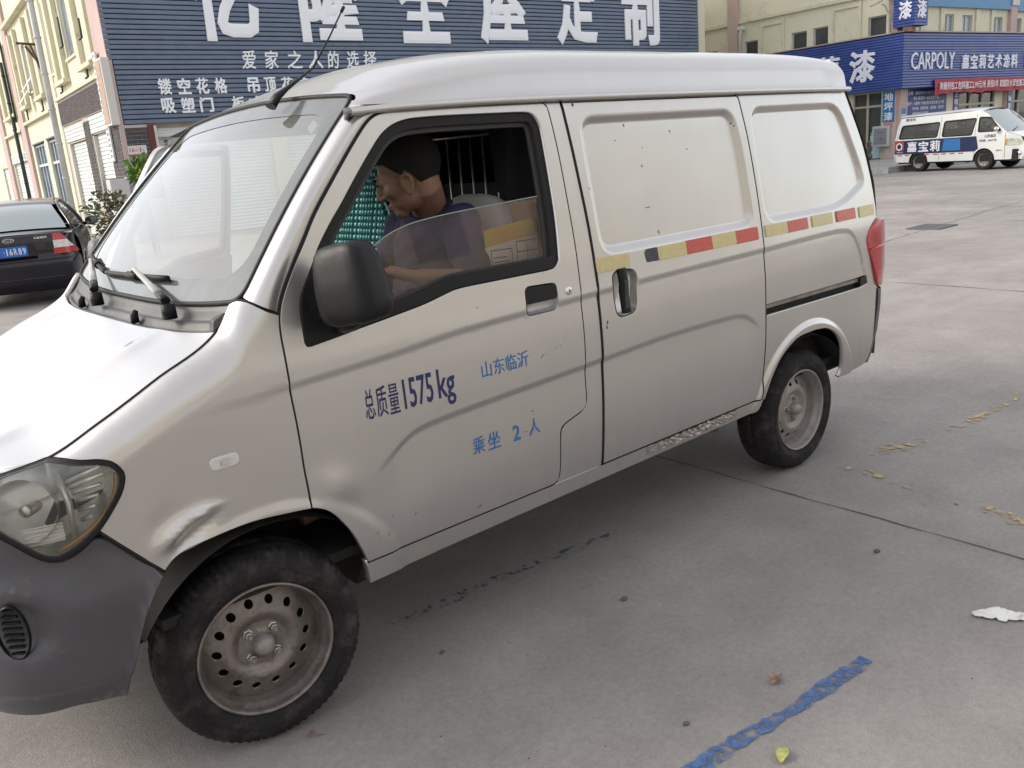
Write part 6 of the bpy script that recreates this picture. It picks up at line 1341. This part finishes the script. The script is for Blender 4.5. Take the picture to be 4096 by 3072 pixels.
# pavement, kerb stones
PAVE = mat('pavement_grey', (.30, .295, .285), .85, var=(1.5, .12, 6), bump=(60, .3)); KERB = mat('kerb_stone', (.36, .37, .36), .85, var=(5, .22, 6), bump=(40, .3))
KC = np.array([28.75, 12.55]); kz = float(gz(*KC)); kt = .02
PV = [KC, KC + E1[:2] * 30, KC + E1[:2] * 30 + E2[:2] * 40, KC + E2[:2] * 40]
b_ = MB(); b_.add([(*p, kt) for p in PV], [(0, 1, 2, 3)]); tag(b_.build('pavement', PAVE), kind='structure'); PVO = bpy.data.objects['pavement']
for k in range(22): 
    a = KC + E2[:2] * (k * 1.0); b_ = MB(); Face(KC, E2, -E1).box(b_, k * 1.0 + .008, k * 1.0 + .992, kz - .12, kt + .006 + random.uniform(-.004, .004), -.14, .0); b_.build('kerb_stone', KERB, PVO, bevel=.012)
for k in range(14): b_ = MB(); Face(KC, E1, -E2).box(b_, k * 1.0 + .15, k * 1.0 + .992, kz - .16, kt + .006, -.14, .0); b_.build('kerb_stone', KERB, PVO, bevel=.012)
# hydrant box, stone figure
CBX = thing('wall_cabinet', 'grey glazed hydrant cabinet mounted at the shop corner', 'cabinet', tuple(WL.P(.5, .4, .3))); WL.b('cabinet_frame', mat('cabinet_silver', (.50, .50, .50), .4, metal=.3), CBX, .16, .90, .52, 1.36, .15, .33, bevel=.02); WL.b('cabinet_glass', mat('cabinet_pane', (.20, .23, .26), .15, spec=.6), CBX, .24, .82, .62, 1.27, .331, .336)
for k, t in enumerate(('消火栓', '火警')): WL.text(t, mat('cabinet_print', (.25, .08, .06), .6), CBX, .38, 1.06 - .26 * k, .30, .09, .338, flip=True, bold=.02)
sp = np.array([33.0, 15.0]); sp = WL.P(.72, 0, .55)[:2] + np.array([-.3, 0]); FG = MB()
FG.ball((*sp, kt + .16), (.15, .16, .17), 14, 10); FG.ball((*sp, kt + .42), (.13, .12, .17), 14, 10); FG.ball((sp[0] - .03, sp[1] - .02, kt + .64), .095, 14, 10); FG.tube([(sp[0], sp[1] - .10, kt + .5), (sp[0] - .08, sp[1] - .17, kt + .42), (sp[0] - .08, sp[1] - .12, kt + .60)], .04, 8); FG.tube([(sp[0], sp[1] + .1, kt + .5), (sp[0] - .10, sp[1] + .12, kt + .38)], .04, 8); FG.ball((sp[0] - .02, sp[1], kt + .70), (.13, .13, .03), 14, 8); FG.ball((sp[0], sp[1], kt + .75), (.07, .07, .05), 12, 8)
tag(fuse(FG, 'stone_figure', .02, mat('figure_grey', (.10, .095, .09), .85, var=(14, .4), bump=(60, .3)), None, 1), 'small dark stone figure with a hat on the pavement by the shop door', 'statue')
# solar street lamps
LAMPM = mat('lamp_grey', (.45, .46, .46), .45, metal=.3); PANELM = mat('solar_panel', (.05, .05, .06), .25)
def lamp(label, pos, zb, zt, reach, dirv):
    o = thing('street_lamp', label, 'street lamp', (pos[0], pos[1], zb)); p0 = np.array([pos[0], pos[1], zb]); d = np.array([*dirv, 0.]); d /= np.linalg.norm(d); top = p0 + EZ * (zt - zb); s_ = np.cross(d, EZ); n_ = d * .35 + EZ * .93; n_ /= np.linalg.norm(n_); a_ = np.cross(s_, n_)
    b_ = MB(); b_.tube([p0, p0 + EZ * (zt - zb) * .55 + d * .02, top - EZ * .25 + d * .12, top + d * reach * .7, top + d * reach + EZ * .05], .032, 10); b_.build('arm', LAMPM, o)
    c = top + d * (reach + .22) + EZ * .10; Rm = np.stack([d * .93 - EZ * .35, s_, n_], 1); b_ = MB(); b_.box(c, (.46, .24, .07), Rm); b_.build('lamp_head', LAMPM, o, bevel=.02); b_ = MB(); b_.box(c - n_ * .037, (.34, .18, .006), Rm); b_.build('lamp_lens', mat('lamp_lens_grey', (.30, .29, .27), .3), o)
    return o, top, d, s_
L1, tp, d_, s_ = lamp('grey street lamp arm with solar panel by the cube sign', WL.P(.22, 0, .30)[:2], 4.95, 6.0, .35, (-E1 + E2 * .9)[:2])
b_ = MB(); b_.box(tp + d_ * .35 + EZ * .42, (.75, .5, .03), rotm((1, 0, 0), .3)); b_.build('solar_panel', PANELM, L1)
lpB = at(2908, 195, 0, 33.0)
L2, tp, d_, s_ = lamp('grey street lamp head seen just above the van roof beside the pink pilaster', (WL.P(10.2, 0, .5)[0], WL.P(10.2, 0, .5)[1]), 4.2, 5.55, .45, tuple((E2 * 1.0 - E1 * .45)[:2]))

# ================================================================== unseen shop row, added to block low sky and feed the van's reflections
CO = np.array([-24., -13.5]); OF = Face(CO, E1, E2); gO = -.12
BO = thing('added_shop_row', 'unseen cream shop row added behind the camera to block low sky and reflect in the van paint', 'building', (CO[0], CO[1], gO)); oops = [(1.2 + 5 * k, 5.0 + 5 * k, gO, 3.1) for k in range(11)] + [(2.0 + 5 * k, 4.2 + 5 * k, 4.9, 6.4) for k in range(11)]
OF.wall('front_wall', CREAM, BO, 0, 57, gO, 8.2, oops, .25); OF.b('cornice', CREAM2, BO, -.1, 57.1, 8.2, 8.45, -.3, .2); OF.b('ledge', CREAM2, BO, 0, 57, 4.1, 4.25, .002, .15)
for k in range(11):
    OF.b('roller_shutter', SHUT, BO, 1.2 + 5 * k, 5.0 + 5 * k, gO, 3.1, -.2, -.15); OF.b('window', GREYG, BO, 2.0 + 5 * k, 4.2 + 5 * k, 4.9, 6.4, -.2, -.17); OF.b('shop_sign', (SLATB, PINK, BLUES)[k % 3], BO, 1.0 + 5 * k, 5.3 + 5 * k, 3.15, 4.05, .01, .12)
for k in range(12): OF.b('pilaster', PINK, BO, 5 * k + .2, 5 * k + .75, gO, 8.2, .002, .14)
bw = MB(); bw.quad(OF.P(0, 8.19, 0), OF.P(57, 8.19, 0), OF.P(57, 8.19, -10), OF.P(0, 8.19, -10)); bw.build('roof', ROOFM, BO)
bw = MB(); bw.quad(OF.P(0, gO, 0), OF.P(0, gO, -10), OF.P(0, 8.19, -10), OF.P(0, 8.19, 0)); bw.build('side_wall', CREAM, BO); bw = MB(); bw.quad(OF.P(57, gO, 0), OF.P(57, gO, -10), OF.P(57, 8.19, -10), OF.P(57, 8.19, 0)); bw.build('side_wall', CREAM, BO)
# ================================================================== dark sedan parked at the left
NAVY = mat('dark_navy_paint', (.007, .006, .012), .22, metal=.1, spec=.3, coat=.55, coat_rough=.04, var=(3, .2)); CARG = mat('car_glass', (.03, .034, .036), .05, spec=.9, coat=.8, coat_rough=.02); LENSW = mat('lamp_clear', (.62, .60, .58), .15, coat=.6, var=(20, .2)); PLATEB = mat('plate_blue', (.02, .13, .46), .4); ALLOY = mat('alloy_grey', (.32, .32, .33), .35, metal=.7)
def simple_wheel(T, parent, x, y, r, wd, sgn, rimm, hub=True, z=None):
    c = T(x, y, r); ax_ = T(x, y + sgn, r) - c; b_ = MB(); b_.lathe([(r * .62, -.0), (r * .70, .02), (r * .88, .025), (r * .97, .0), (r, -.03), (r, -wd + .03), (r * .96, -wd), (r * .6, -wd)], c, ax_, 40); w_ = b_.build('wheel', TYRE, parent)
    b_ = MB(); b_.lathe([(.0, -.045), (r * .16, -.045), (r * .2, -.055), (r * .34, -.045), (r * .52, -.06), (r * .58, -.03), (r * .63, .004), (r * .645, -.004), (r * .62, -.03)], c, ax_, 40); b_.build('rim', rimm, w_)
    for k in range(10):
        a = 2 * math.pi * k / 10; u_ = np.cross(ax_, EZ); p = c + (u_ * math.cos(a) + EZ * math.sin(a)) * r * .45 - ax_ * .047; b_ = MB(); b_.lathe([(.0, .003), (r * .06, .003), (r * .06, -.004)], p, ax_, 8); b_.build('rim_hole', SLATG, w_)
    return w_
def make_sedan(label, base, heading, body, plate=True, flip=False):
    h = np.array([*heading, 0.]); h /= np.linalg.norm(h); l = np.array([-h[1], h[0], 0]); base = np.array(base, float)
    def T(x, y, z): return base + h * x + l * y + EZ * z
    o = thing('sedan_car', label, 'car', tuple(base), rot=None)
    hw = .885
    zb = pchip([.22, .34, .45, .60, .66, .70, .80, .95, 1.00, 1.03], [.13, .05, .025, .0, .03, .075, .085, .105, .13, .20])
    def RX(y, z): a = abs(y) / hw; return float(zb(z)) + .03 * a * a + .42 * max(0, (a - .74) / .26) ** 2.4
    ysx = np.concatenate([-np.linspace(hw, .60, 14), np.linspace(-.56, .56, 17), np.linspace(.60, hw, 14)])
    b_ = MB(); b_.grid([[T(RX(y, z), y * (1 - .03 * max(0, (z - .7) / .3)), z) for y in ysx] for z in np.concatenate([np.linspace(.22, .68, 16), np.linspace(.69, 1.03, 16)])]); b_.build('rear_body', body, o, fixn=False)
    sy = pchip([.20, .30, .5, .72, .86, .95, 1.0], [.80, .865, .885, .890, .875, .845, .80])
    for sg in (1, -1):
        rows = []
        for x in np.linspace(.42, 4.42, 60):
            ta = 1 - .16 * sstep(3.4, 4.45, x); row = []
            for z in np.linspace(.20, 1.0, 22):
                r0 = min(math.hypot(x - .98, z - .30), math.hypot(x - 3.62, z - .30)); yy = float(sy(z)) * ta; zz = z + .0
                if r0 < .35: yy -= .12
                row.append(T(x, sg * yy, zz - .10 * sstep(3.3, 4.4, x) * (z / 1.0)))
            rows.append(row)
        b_ = MB(); b_.grid(rows); b_.build('body_side', body, o, fixn=False)
    b_ = MB(); b_.grid([[T(x, y, 1.015 + .035 * (1 - (y / .82) ** 2) - .03 * sstep(.35, .1, x)) for y in np.linspace(-.82, .82, 13)] for x in np.linspace(.16, 1.15, 10)]); b_.build('boot_lid', body, o, fixn=False)
    b_ = MB(); b_.grid([[T(x, y, 1.0 - .20 * sstep(3.0, 4.45, x) + .03 * (1 - (y / .8) ** 2)) for y in np.linspace(-.76, .76, 9)] for x in np.linspace(2.9, 4.42, 10)]); b_.build('bonnet', body, o, fixn=False)
    b_ = MB(); b_.grid([[T(4.42 + .05 * math.sin((z - .2) * 4), y, z) for y in np.linspace(-.75, .75, 5)] for z in np.linspace(.2, .82, 5)]); b_.build('nose', body, o, fixn=False)
    # greenhouse: roof, screens, side windows, pillars
    gx = [(.72, 1.03), (1.18, 1.34), (1.55, 1.445), (2.1, 1.475), (2.6, 1.45), (3.0, 1.33), (3.55, .99)]
    fz = pchip([p[0] for p in gx], [p[1] for p in gx]); wz = pchip([.95, 1.05, 1.35, 1.48], [.80, .775, .62, .54])
    b_ = MB(); b_.grid([[T(x, y * float(wz(fz(x))), float(fz(x)) + .022 * (1 - y * y)) for y in np.linspace(-1, 1, 13)] for x in np.linspace(1.30, 2.78, 22)]); b_.build('roof', body, o, fixn=False)
    b_ = MB(); b_.grid([[T(x, y * (float(wz(fz(x))) - .06), float(fz(x)) + .022 * (1 - y * y) + .003) for y in np.linspace(-1, 1, 13)] for x in np.linspace(.74, 1.31, 12)]); b_.build('rear_window', mat('rear_glass', (.30, .34, .35), .08, spec=.9, coat=.8, coat_rough=.03), o, fixn=False)  # pale base colour holds the sky's reflection along with some dust
    b_ = MB(); b_.grid([[T(x, y * (float(wz(fz(x))) - .04), float(fz(x)) + .022 * (1 - y * y) + .003) for y in np.linspace(-1, 1, 9)] for x in np.linspace(2.76, 3.55, 12)]); b_.build('front_screen', CARG, o, fixn=False)
    for sg in (1, -1):
        b_ = MB(); b_.grid([[T(x, sg * (float(wz(z0)) + .008), z0) for z0 in np.linspace(1.0, max(1.002, float(fz(x)) - .06), 8)] for x in np.linspace(1.02, 3.35, 30)]); b_.build('side_window', CARG, o, fixn=False)
        for (xa, xb) in ((.70, 1.04), (2.02, 2.12), (3.28, 3.5)):
            b_ = MB(); b_.grid([[T(x, sg * (float(wz(min(z0, 1.48))) + .012), z0) for z0 in np.linspace(.985, max(.99, float(fz(x)) + .015), 8)] for x in np.linspace(xa, xb, 8)]); b_.build('pillar', body, o, fixn=False)
        b_ = MB(); b_.tube([T(x, sg * (float(wz(min(1.48, float(fz(x)) - .03))) + .014), float(fz(x)) - .03) for x in np.linspace(.74, 3.5, 30)], .030, 8); b_.build('roof_rail', body, o)
        # tail lamp: red, clear, red
        for z0, z1, m_, y0 in ((.905, 1.0, RED_LENS, .56), (.80, .905, LENSW, .555), (.715, .80, RED_LENS, .545)):
            b_ = MB(); b_.grid([[T(RX(y, z) - .016 * math.sin(math.pi * min(1, max(.05, (y - y0) / .33))) - .004, -sg * y, z) for y in np.linspace(y0, min(hw - .004, .67 + (1.0 - z) * .70), 12)] for z in np.linspace(z0, z1, 6)]); b_.build('tail_lamp', m_, o, fixn=False)
        b_ = MB(); c_ = T(3.02, sg * .98, 1.04); b_.ball(c_, .105, 14, 10); 
        for i, p in enumerate(b_.v):
            q = np.array(p) - c_; b_.v[i] = tuple(c_ + h * (q @ h) * .75 + l * (q @ l) * 1.05 + EZ * q[2] * .78)
        mr_ = b_.build('door_mirror', body, o); b_ = MB(); b_.tube([T(3.05, sg * .84, .99), T(3.03, sg * .93, 1.01)], .03, 8); b_.build('mirror_arm', BLACK, o)
        b_ = MB(); P_ = [T(2.938, sg * .98 + dy, 1.04 + dz) for dy, dz in round_poly([(-.085, -.055), (.085, -.055), (.085, .055), (-.085, .055)], .03)]; b_.add(P_, [tuple(range(len(P_)))]); b_.build('mirror_glass', CARG, o)
    for x in (.98, 3.62):
        for sg in (1, -1): simple_wheel(T, o, x, sg * .86, .31, .2, sg, ALLOY)
    b_ = MB(); b_.hexa([T(.4, -.75, .18), T(4.2, -.75, .18), T(4.2, .75, .18), T(.4, .75, .18), T(.4, -.75, .5), T(4.2, -.75, .5), T(4.2, .75, .5), T(.4, .75, .5)]); b_.build('underbody', DARK, o)
    # bumper crease, plate recess and plate
    b_ = MB(); b_.tube([T(RX(y, .655) - .002, y, .655) for y in np.linspace(-.80, .80, 30)], .012, 6); b_.build('bumper_crease', body, o); b_ = MB(); b_.tube([T(RX(y, .40) - .004, y, .40) for y in np.linspace(-.62, .62, 24)], .016, 6); b_.build('bumper_crease', body, o)
    rt_ = -l
    if plate:
        b_ = MB(); b_.prism(round_poly([(-.33, -.085), (.33, -.085), (.30, .085), (-.30, .085)], .03), T(.065, 0, .80), rt_, EZ, -h, 0, .012); b_.build('plate_recess', NAVY, o)
        q = T(.045, 0, .80); b_ = MB(); b_.prism(round_poly([(-.22, -.07), (.22, -.07), (.22, .07), (-.22, .07)], .012), q, rt_, EZ, -h, 0, .006); pl_ = b_.build('number_plate', PLATEB, o)
        for t, x0, w_, hh in (('·', -.080, .014, .014), ('1', -.046, .014, .092), ('6', -.010, .040, .092), ('R', .048, .040, .092), ('8', .104, .040, .092), ('9', .158, .040, .092)): lettering(t, WHITE_TXT, pl_, q + rt_ * x0 + EZ * (-.046 if t != '·' else -.008) - h * .0075, rt_, EZ, -h, w_, hh, .012)
        # oval badge and boot script
        c_ = T(.085, 0, .955); ov = [(.075 * math.cos(a), .030 * math.sin(a)) for a in np.linspace(0, 2 * math.pi, 28, endpoint=False)]; b_ = MB(); b_.prism(ov, c_, rt_, EZ, -h, 0, .010); bd = b_.build('badge', CHROME, o); b_ = MB(); b_.prism([(x * .86, y * .80) for x, y in ov], c_, rt_, EZ, -h, .0105, .012); b_.build('badge_face', NAVY, bd); lettering('Ford', CHROME, bd, c_ - rt_ * .045 - EZ * .013 - h * .0135, rt_, EZ, -h, .09, .028, .0, 0, 'badge_script', .3)
        lettering('长安福特', CHROME, o, T(.078, -.32, .945), rt_, EZ, -h, .17, .035, .012)
    return o, T
hd_ = np.array([.31, .95]); hd_ /= np.linalg.norm(hd_); rt2 = np.array([hd_[1], -hd_[0]])
corner = np.array([2.74, 11.60]); sb_ = corner - rt2 * .885; zs_ = float(gz(*sb_))
SED, _T = make_sedan('dark navy sedan with blue number plate parked at the left edge', (sb_[0], sb_[1], zs_), hd_, NAVY)
# ================================================================== white minibus at the right
WHT = mat('white_car_paint', (.70, .72, .70), .3, coat=.6, coat_rough=.06, var=(2, .04), dirt=((.45, .45, .40), 3, .6, .85)); WVG = glass_mat('minibus_glass', (.45, .47, .46), .02, (.4, .4, .38), .18)
WV = thing('minibus', 'white minibus with navy paint advert band parked in front of the corner shop', 'minibus', (29.12, 11.73, float(gz(29.1, 11.7))))
rw_ = np.array([29.12, 11.73]); fw_ = np.array([28.68, 9.49]); hv = np.array([*(fw_ - rw_), 0]); WBv = float(np.linalg.norm(hv)); hv /= WBv; lv = np.array([-hv[1], hv[0], 0]); zv = float(gz(29, 10.6))
HWv = .78; bv = np.array([*rw_, zv]) + lv * HWv
def TV(x, y, z): return bv + hv * x + lv * y + EZ * z
def vy(z): return HWv - .11 * np.maximum(0, (np.asarray(z, float) - 1.02) / .85) ** 1.4 - .03 * np.maximum(0, .5 - np.asarray(z, float))
def vside(off, sg=-1):
    def f(x, z):
        x = np.asarray(x, float); z = np.asarray(z, float); nose = .16 * sstep(2.7, 3.45, x) ** 1.5 + .06 * sstep(-.6, -.98, x) ** 2; y = sg * (vy(z) - nose + off); return tuple(bv[i] + hv[i] * x + lv[i] * y + EZ[i] * z for i in range(3))
    return f
def arc(cx, r, n=14): return [(cx + r * math.cos(a), .31 + r * math.sin(a)) for a in np.linspace(0, math.pi, n)]
vout = [(-.92, .32), (-.97, .60), (-.95, .95), (-.86, 1.45), (-.74, 1.74), (2.05, 1.80), (2.28, 1.70), (2.98, 1.10), (3.34, .96), (3.45, .75), (3.47, .42), (3.40, .30)] + [(WBv + .36, .31)] + arc(WBv, .36)[1:-1] + [(WBv - .36, .31), (.36, .31)] + arc(0, .36)[1:-1] + [(-.36, .31)]
w1 = round_poly([(-.76, 1.08), (.66, 1.08), (.72, 1.54), (-.66, 1.50)], .07); w2 = round_poly([(.84, 1.08), (1.86, 1.08), (1.96, 1.58), (.88, 1.55)], .07); w3 = round_poly([(2.06, 1.16), (2.80, 1.16), (2.42, 1.58), (2.06, 1.60)], .06)
hsv = [dense(w_, .08) for w_ in (w1, w2, w3)]
dn = tuple(-lv)
for sg in (-1, 1): panel('body_side', WHT, WV, dense(vout, .1), vside(0, sg), .07, hsv, depth=.02, gap=0, lip=.004, out=tuple(lv * sg))
for sg in (-1, 1):
    for w_ in (w1, w2, w3): panel('side_window', WVG, WV, dense(w_, .1), vside(-.02, sg), .12, depth=0, gap=0, out=tuple(lv * sg))
for w_ in (w1, w2, w3): panel('window_rubber', RUBBER, WV, inset(dense(w_, .06), -.015), vside(.003), .05, [inset(dense(w_, .06), .02)], depth=.01, gap=0, out=dn)
rows = []
for x in np.linspace(-.80, 2.12, 20): rows.append([TV(x, y * float(vy(1.76)), 1.765 + .085 * (1 - abs(y) ** 2.5) + .02 * sstep(-.8, 0, x) + .03 * sstep(0, 1.6, x) - .05 * sstep(1.7, 2.2, x)) for y in np.linspace(-1, 1, 15)])
MB().grid(rows).build('roof', WHT, WV, fixn=False)
b_ = MB(); b_.grid([[TV(-.75 - (1.76 - z) * .10 - .06 * (1 - (y ** 4)), y * float(vy(z)), z) for y in np.linspace(-1, 1, 11)] for z in np.linspace(.32, 1.80, 10)]); b_.build('tailgate', WHT, WV, fixn=False)
G_ = [[TV(2.12 + (1.79 - z) * 1.18 + .06 * (1 - y * y), y * (float(vy(z)) - .03 - .05 * (1.8 - z)), z) for y in np.linspace(-1, 1, 11)] for z in np.linspace(1.10, 1.79, 8)]; MB().grid(G_).build('windscreen', mat('minibus_screen', (.30, .36, .35), .06, spec=.8, coat=.6), WV, fixn=False)
G_ = [[TV(2.95 + .44 * t + .06 * (1 - y * y), y * (float(vy(1.0)) - .10 - .08 * t), 1.11 - .16 * t) for y in np.linspace(-1, 1, 11)] for t in np.linspace(0, 1, 6)]; MB().grid(G_).build('bonnet', WHT, WV, fixn=False)
G_ = [[TV(3.40 + .08 * math.sin((z - .28) * 3.6) + .08 * (1 - y ** 4), y * (HWv - .15), z) for y in np.linspace(-1, 1, 13)] for z in np.linspace(.28, .96, 10)]; MB().grid(G_).build('front_bumper', WHT, WV, fixn=False)
hlv = round_poly([(2.98, .70), (3.40, .72), (3.40, .90), (3.02, .92)], .04); panel('headlight', mat('minibus_lamp', (.50, .52, .42), .15, coat=.6, var=(8, .3)), WV, dense(hlv, .05), vside(.006), .05, depth=.02, gap=0, out=dn); panel('indicator', mat('amber_lens', (.50, .25, .06), .25), WV, round_poly([(2.93, .72), (2.99, .72), (3.02, .91), (2.94, .90)], .02), vside(.007), .05, depth=.02, gap=0, out=dn)
b_ = MB(); b_.box(TV(3.535, 0, .78), (.03, .72, .16), np.stack([hv, lv, EZ], 1)); gr_ = b_.build('grille', BLACK, WV)
for k in range(3): b_ = MB(); b_.box(TV(3.553, 0, .73 + .05 * k), (.02, .70, .018), np.stack([hv, lv, EZ], 1)); b_.build('grille_bar', CHROME, gr_)
b_ = MB(); b_.lathe([(.0, .02), (.05, .015), (.065, .0)], TV(3.36, -.63, .47), -lv * .8 + hv * .6, 16); b_.build('fog_lamp', CHROME, WV)
b_ = MB(); b_.ball(TV(2.70, -.86, 1.22), (.10, .08, .075), 12, 8); b_.build('door_mirror', CHROME, WV)
b_ = MB(); b_.tube([TV(2.98, -.45, 1.14), TV(2.80, .1, 1.25)], .012, 6); b_.build('wiper', BLACK, WV)
for x in (0, WBv):
    for sg in (-1, 1): simple_wheel(TV, WV, x, sg * (HWv - .04), .315, .2, sg, RIMM2)
b_ = MB(); b_.hexa([TV(-.8, -.7, .26), TV(3.3, -.7, .26), TV(3.3, .7, .26), TV(-.8, .7, .26), TV(-.8, -.7, .6), TV(3.3, -.7, .6), TV(3.3, .7, .6), TV(-.8, .7, .6)]); b_.build('underbody', DARK, WV)
b_ = MB(); b_.hexa([TV(-.7, -.02, .6), TV(2.0, -.02, .6), TV(2.0, .02, .6), TV(-.7, .02, .6), TV(-.7, -.02, 1.3), TV(1.9, -.02, 1.3), TV(1.9, .02, 1.3), TV(-.7, .02, 1.3)]); b_.build('seats', FABRIC, WV)
ADV = mat('advert_navy', (.014, .025, .085), .35); ADB = mat('advert_blue', (.03, .16, .40), .35)
band = [(-.955, .58), (1.98, .58), (2.10, .66), (2.02, 1.04), (-.94, 1.02)]; archcut = [p for p in arc(0, .37)]
AV = panel('advert_band', ADV, WV, dense(band, .1), vside(.004), .08, depth=0, gap=0, out=dn, holes=[]); panel('advert_patch', ADB, AV, dense([(.86, .64), (1.50, .64), (1.48, 1.0), (.92, 1.0)], .1), vside(.006), .1, depth=0, gap=0, out=dn)
def vtext(t, m, x0, z0, w_, h_, bold=.02, par=AV): return lettering(t, m, par, None, None, None, None, w_, h_, bold, fmap=lambda a, b: vside(.009)(x0 + a, z0 + b))
for k, t in enumerate('嘉宝莉'): vtext(t, WHITE_TXT, -.42 + k * .425, .64, .37, .34, .03)
hexv = [(.17 * math.cos(a), .17 * math.sin(a)) for a in np.arange(6) * math.pi / 3 + math.pi / 6]; Ux = hv; c_ = np.array([float(q) for q in vside(.012)(-.72, .83)])
b_ = MB(); b_.prism(round_poly([(-.17, -.14), (.17, -.14), (.17, .16), (-.17, .16)], .04), c_, hv, EZ, -lv, 0, .003); b_.build('advert_logo', mat('logo_red', (.45, .05, .07), .4), AV); b_ = MB(); b_.prism([(x * .78, y * .78) for x, y in hexv], c_, hv, EZ, -lv, .0035, .005); b_.build('advert_logo', WHITE_TXT, AV); b_ = MB(); b_.prism([(x * .52, y * .52) for x, y in hexv], c_, hv, EZ, -lv, .0055, .007); b_.build('advert_logo', ADV, AV)
vtext('CARPOLY', WHITE_TXT, -.88, .625, .32, .04, .01); vtext('山东临沂', NAVY_TXT, 2.30, .98, .36, .10, .01, WV); vtext('总质量：2800千克', NAVY_TXT, 2.12, .86, .56, .07, .01, WV); vtext('乘坐5人', NAVY_TXT, 2.68, .56, .2, .05, .01, WV); vtext('嘉宝莉', NAVY_TXT, -.55, 1.64, .36, .09, .01, WV)
for x0 in (-.78, -.50, .22, .55, .84, 1.14, 1.44): panel('reflector', RED, WV, [(x0, .525), (x0 + .17, .525), (x0 + .17, .56), (x0, .56)], vside(.005), .1, depth=.004, gap=0, out=dn)
for x in (.76, 1.97, 2.94): b_ = MB(); b_.tube([np.array([float(q) for q in vside(.001)(x, z)]) for z in np.linspace(.34, 1.72 if x < 2.5 else 1.1, 12)], .006, 4); b_.build('door_seam', JOINT, WV)
# a second dark car, only its front corner shows behind the minibus
SED2, _ = make_sedan('dark car half hidden behind the white minibus at the right edge', (36.2, 5.2, float(gz(36, 5))), (-.15, 1.0), mat('dark_grey_paint', (.03, .03, .035), .3, coat=.7), plate=False)
# ================================================================== plants by the slate blue shop
def leaves(n, c, rad, size, shape=.45, seed=1, droop=.2):
    r_ = np.random.default_rng(seed); V = []; Fs = []
    for k in range(n):
        v = r_.normal(0, 1, 3); v /= np.linalg.norm(v); rr = r_.uniform(.25, 1) ** .5; lump = 1 + .28 * math.sin(v[0] * 5 + seed) * math.cos(v[2] * 6 + v[1] * 4)
        p = np.array(c) + v * rr * lump * np.array(rad); d = v * .7 + r_.normal(0, .6, 3) + np.array([0, 0, .25]); d /= np.linalg.norm(d); s_ = np.cross(d, r_.normal(0, 1, 3)); s_ /= np.linalg.norm(s_); L = size * r_.uniform(.6, 1.3); Wd = L * shape * .5; nn = np.cross(s_, d)
        b = len(V); V += [p, p + d * L * .5 + s_ * Wd + nn * Wd * .3, p + d * L - EZ * droop * L, p + d * L * .5 - s_ * Wd + nn * Wd * .3]; Fs += [(b, b + 1, b + 2), (b, b + 2, b + 3)]
    return V, Fs
def leafmat(name, a, b):
    m = mat(name, a, .55); t = m.node_tree; bs = t.nodes['Principled BSDF']; g = _n(t, 'ShaderNodeNewGeometry'); mx = _n(t, 'ShaderNodeMix', data_type='RGBA'); mx.inputs[6].default_value = (*a, 1); mx.inputs[7].default_value = (*b, 1); t.links.new(g.outputs['Random Per Island'], mx.inputs[0]); t.links.new(mx.outputs[2], bs.inputs['Base Color']); bs.inputs['Subsurface Weight'].default_value = .0; return m
def plant(label, u, v, rng_, rad, n, size, ma, stems, zb, seed, shape=.45):
    d = ray(u, v); t = rng_ / math.hypot(d[0], d[1]); c = CAM + d * t; g0 = float(gz(c[0], c[1])); o = thing('shrub', label, 'shrub', (c[0], c[1], g0)); V, Fs = leaves(n, c, rad, size, shape, seed); b_ = MB(); b_.add(V, Fs); b_.build('crown', ma, o, fixn=False)
    r_ = np.random.default_rng(seed)
    for k in range(stems):
        q = c + r_.normal(0, .4, 3) * np.array(rad) * np.array([1, 1, .5]); b_ = MB(); b_.tube([(c[0] + r_.normal(0, .06), c[1] + r_.normal(0, .06), g0), (c + q) / 2 - EZ * (c[2] - g0) * .3, q], [.02, .014, .006], 6); b_.build('stem', mat('bark', (.10, .075, .055), .9, bump=(40, .5)), o)
    return o
plant('sprawling dark green shrub with reddish twigs in front of the white roller shutters', 455, 868, 21.5, (.48, .48, .60), 900, .13, leafmat('shrub_leaf', (.045, .085, .025), (.16, .13, .06)), 8, 0, 3)
plant('bright green broad leaved plant in front of the yellow board', 566, 690, 22.0, (.25, .25, .34), 200, .20, leafmat('bright_leaf', (.07, .19, .03), (.16, .28, .05)), 4, 0, 5, .6)
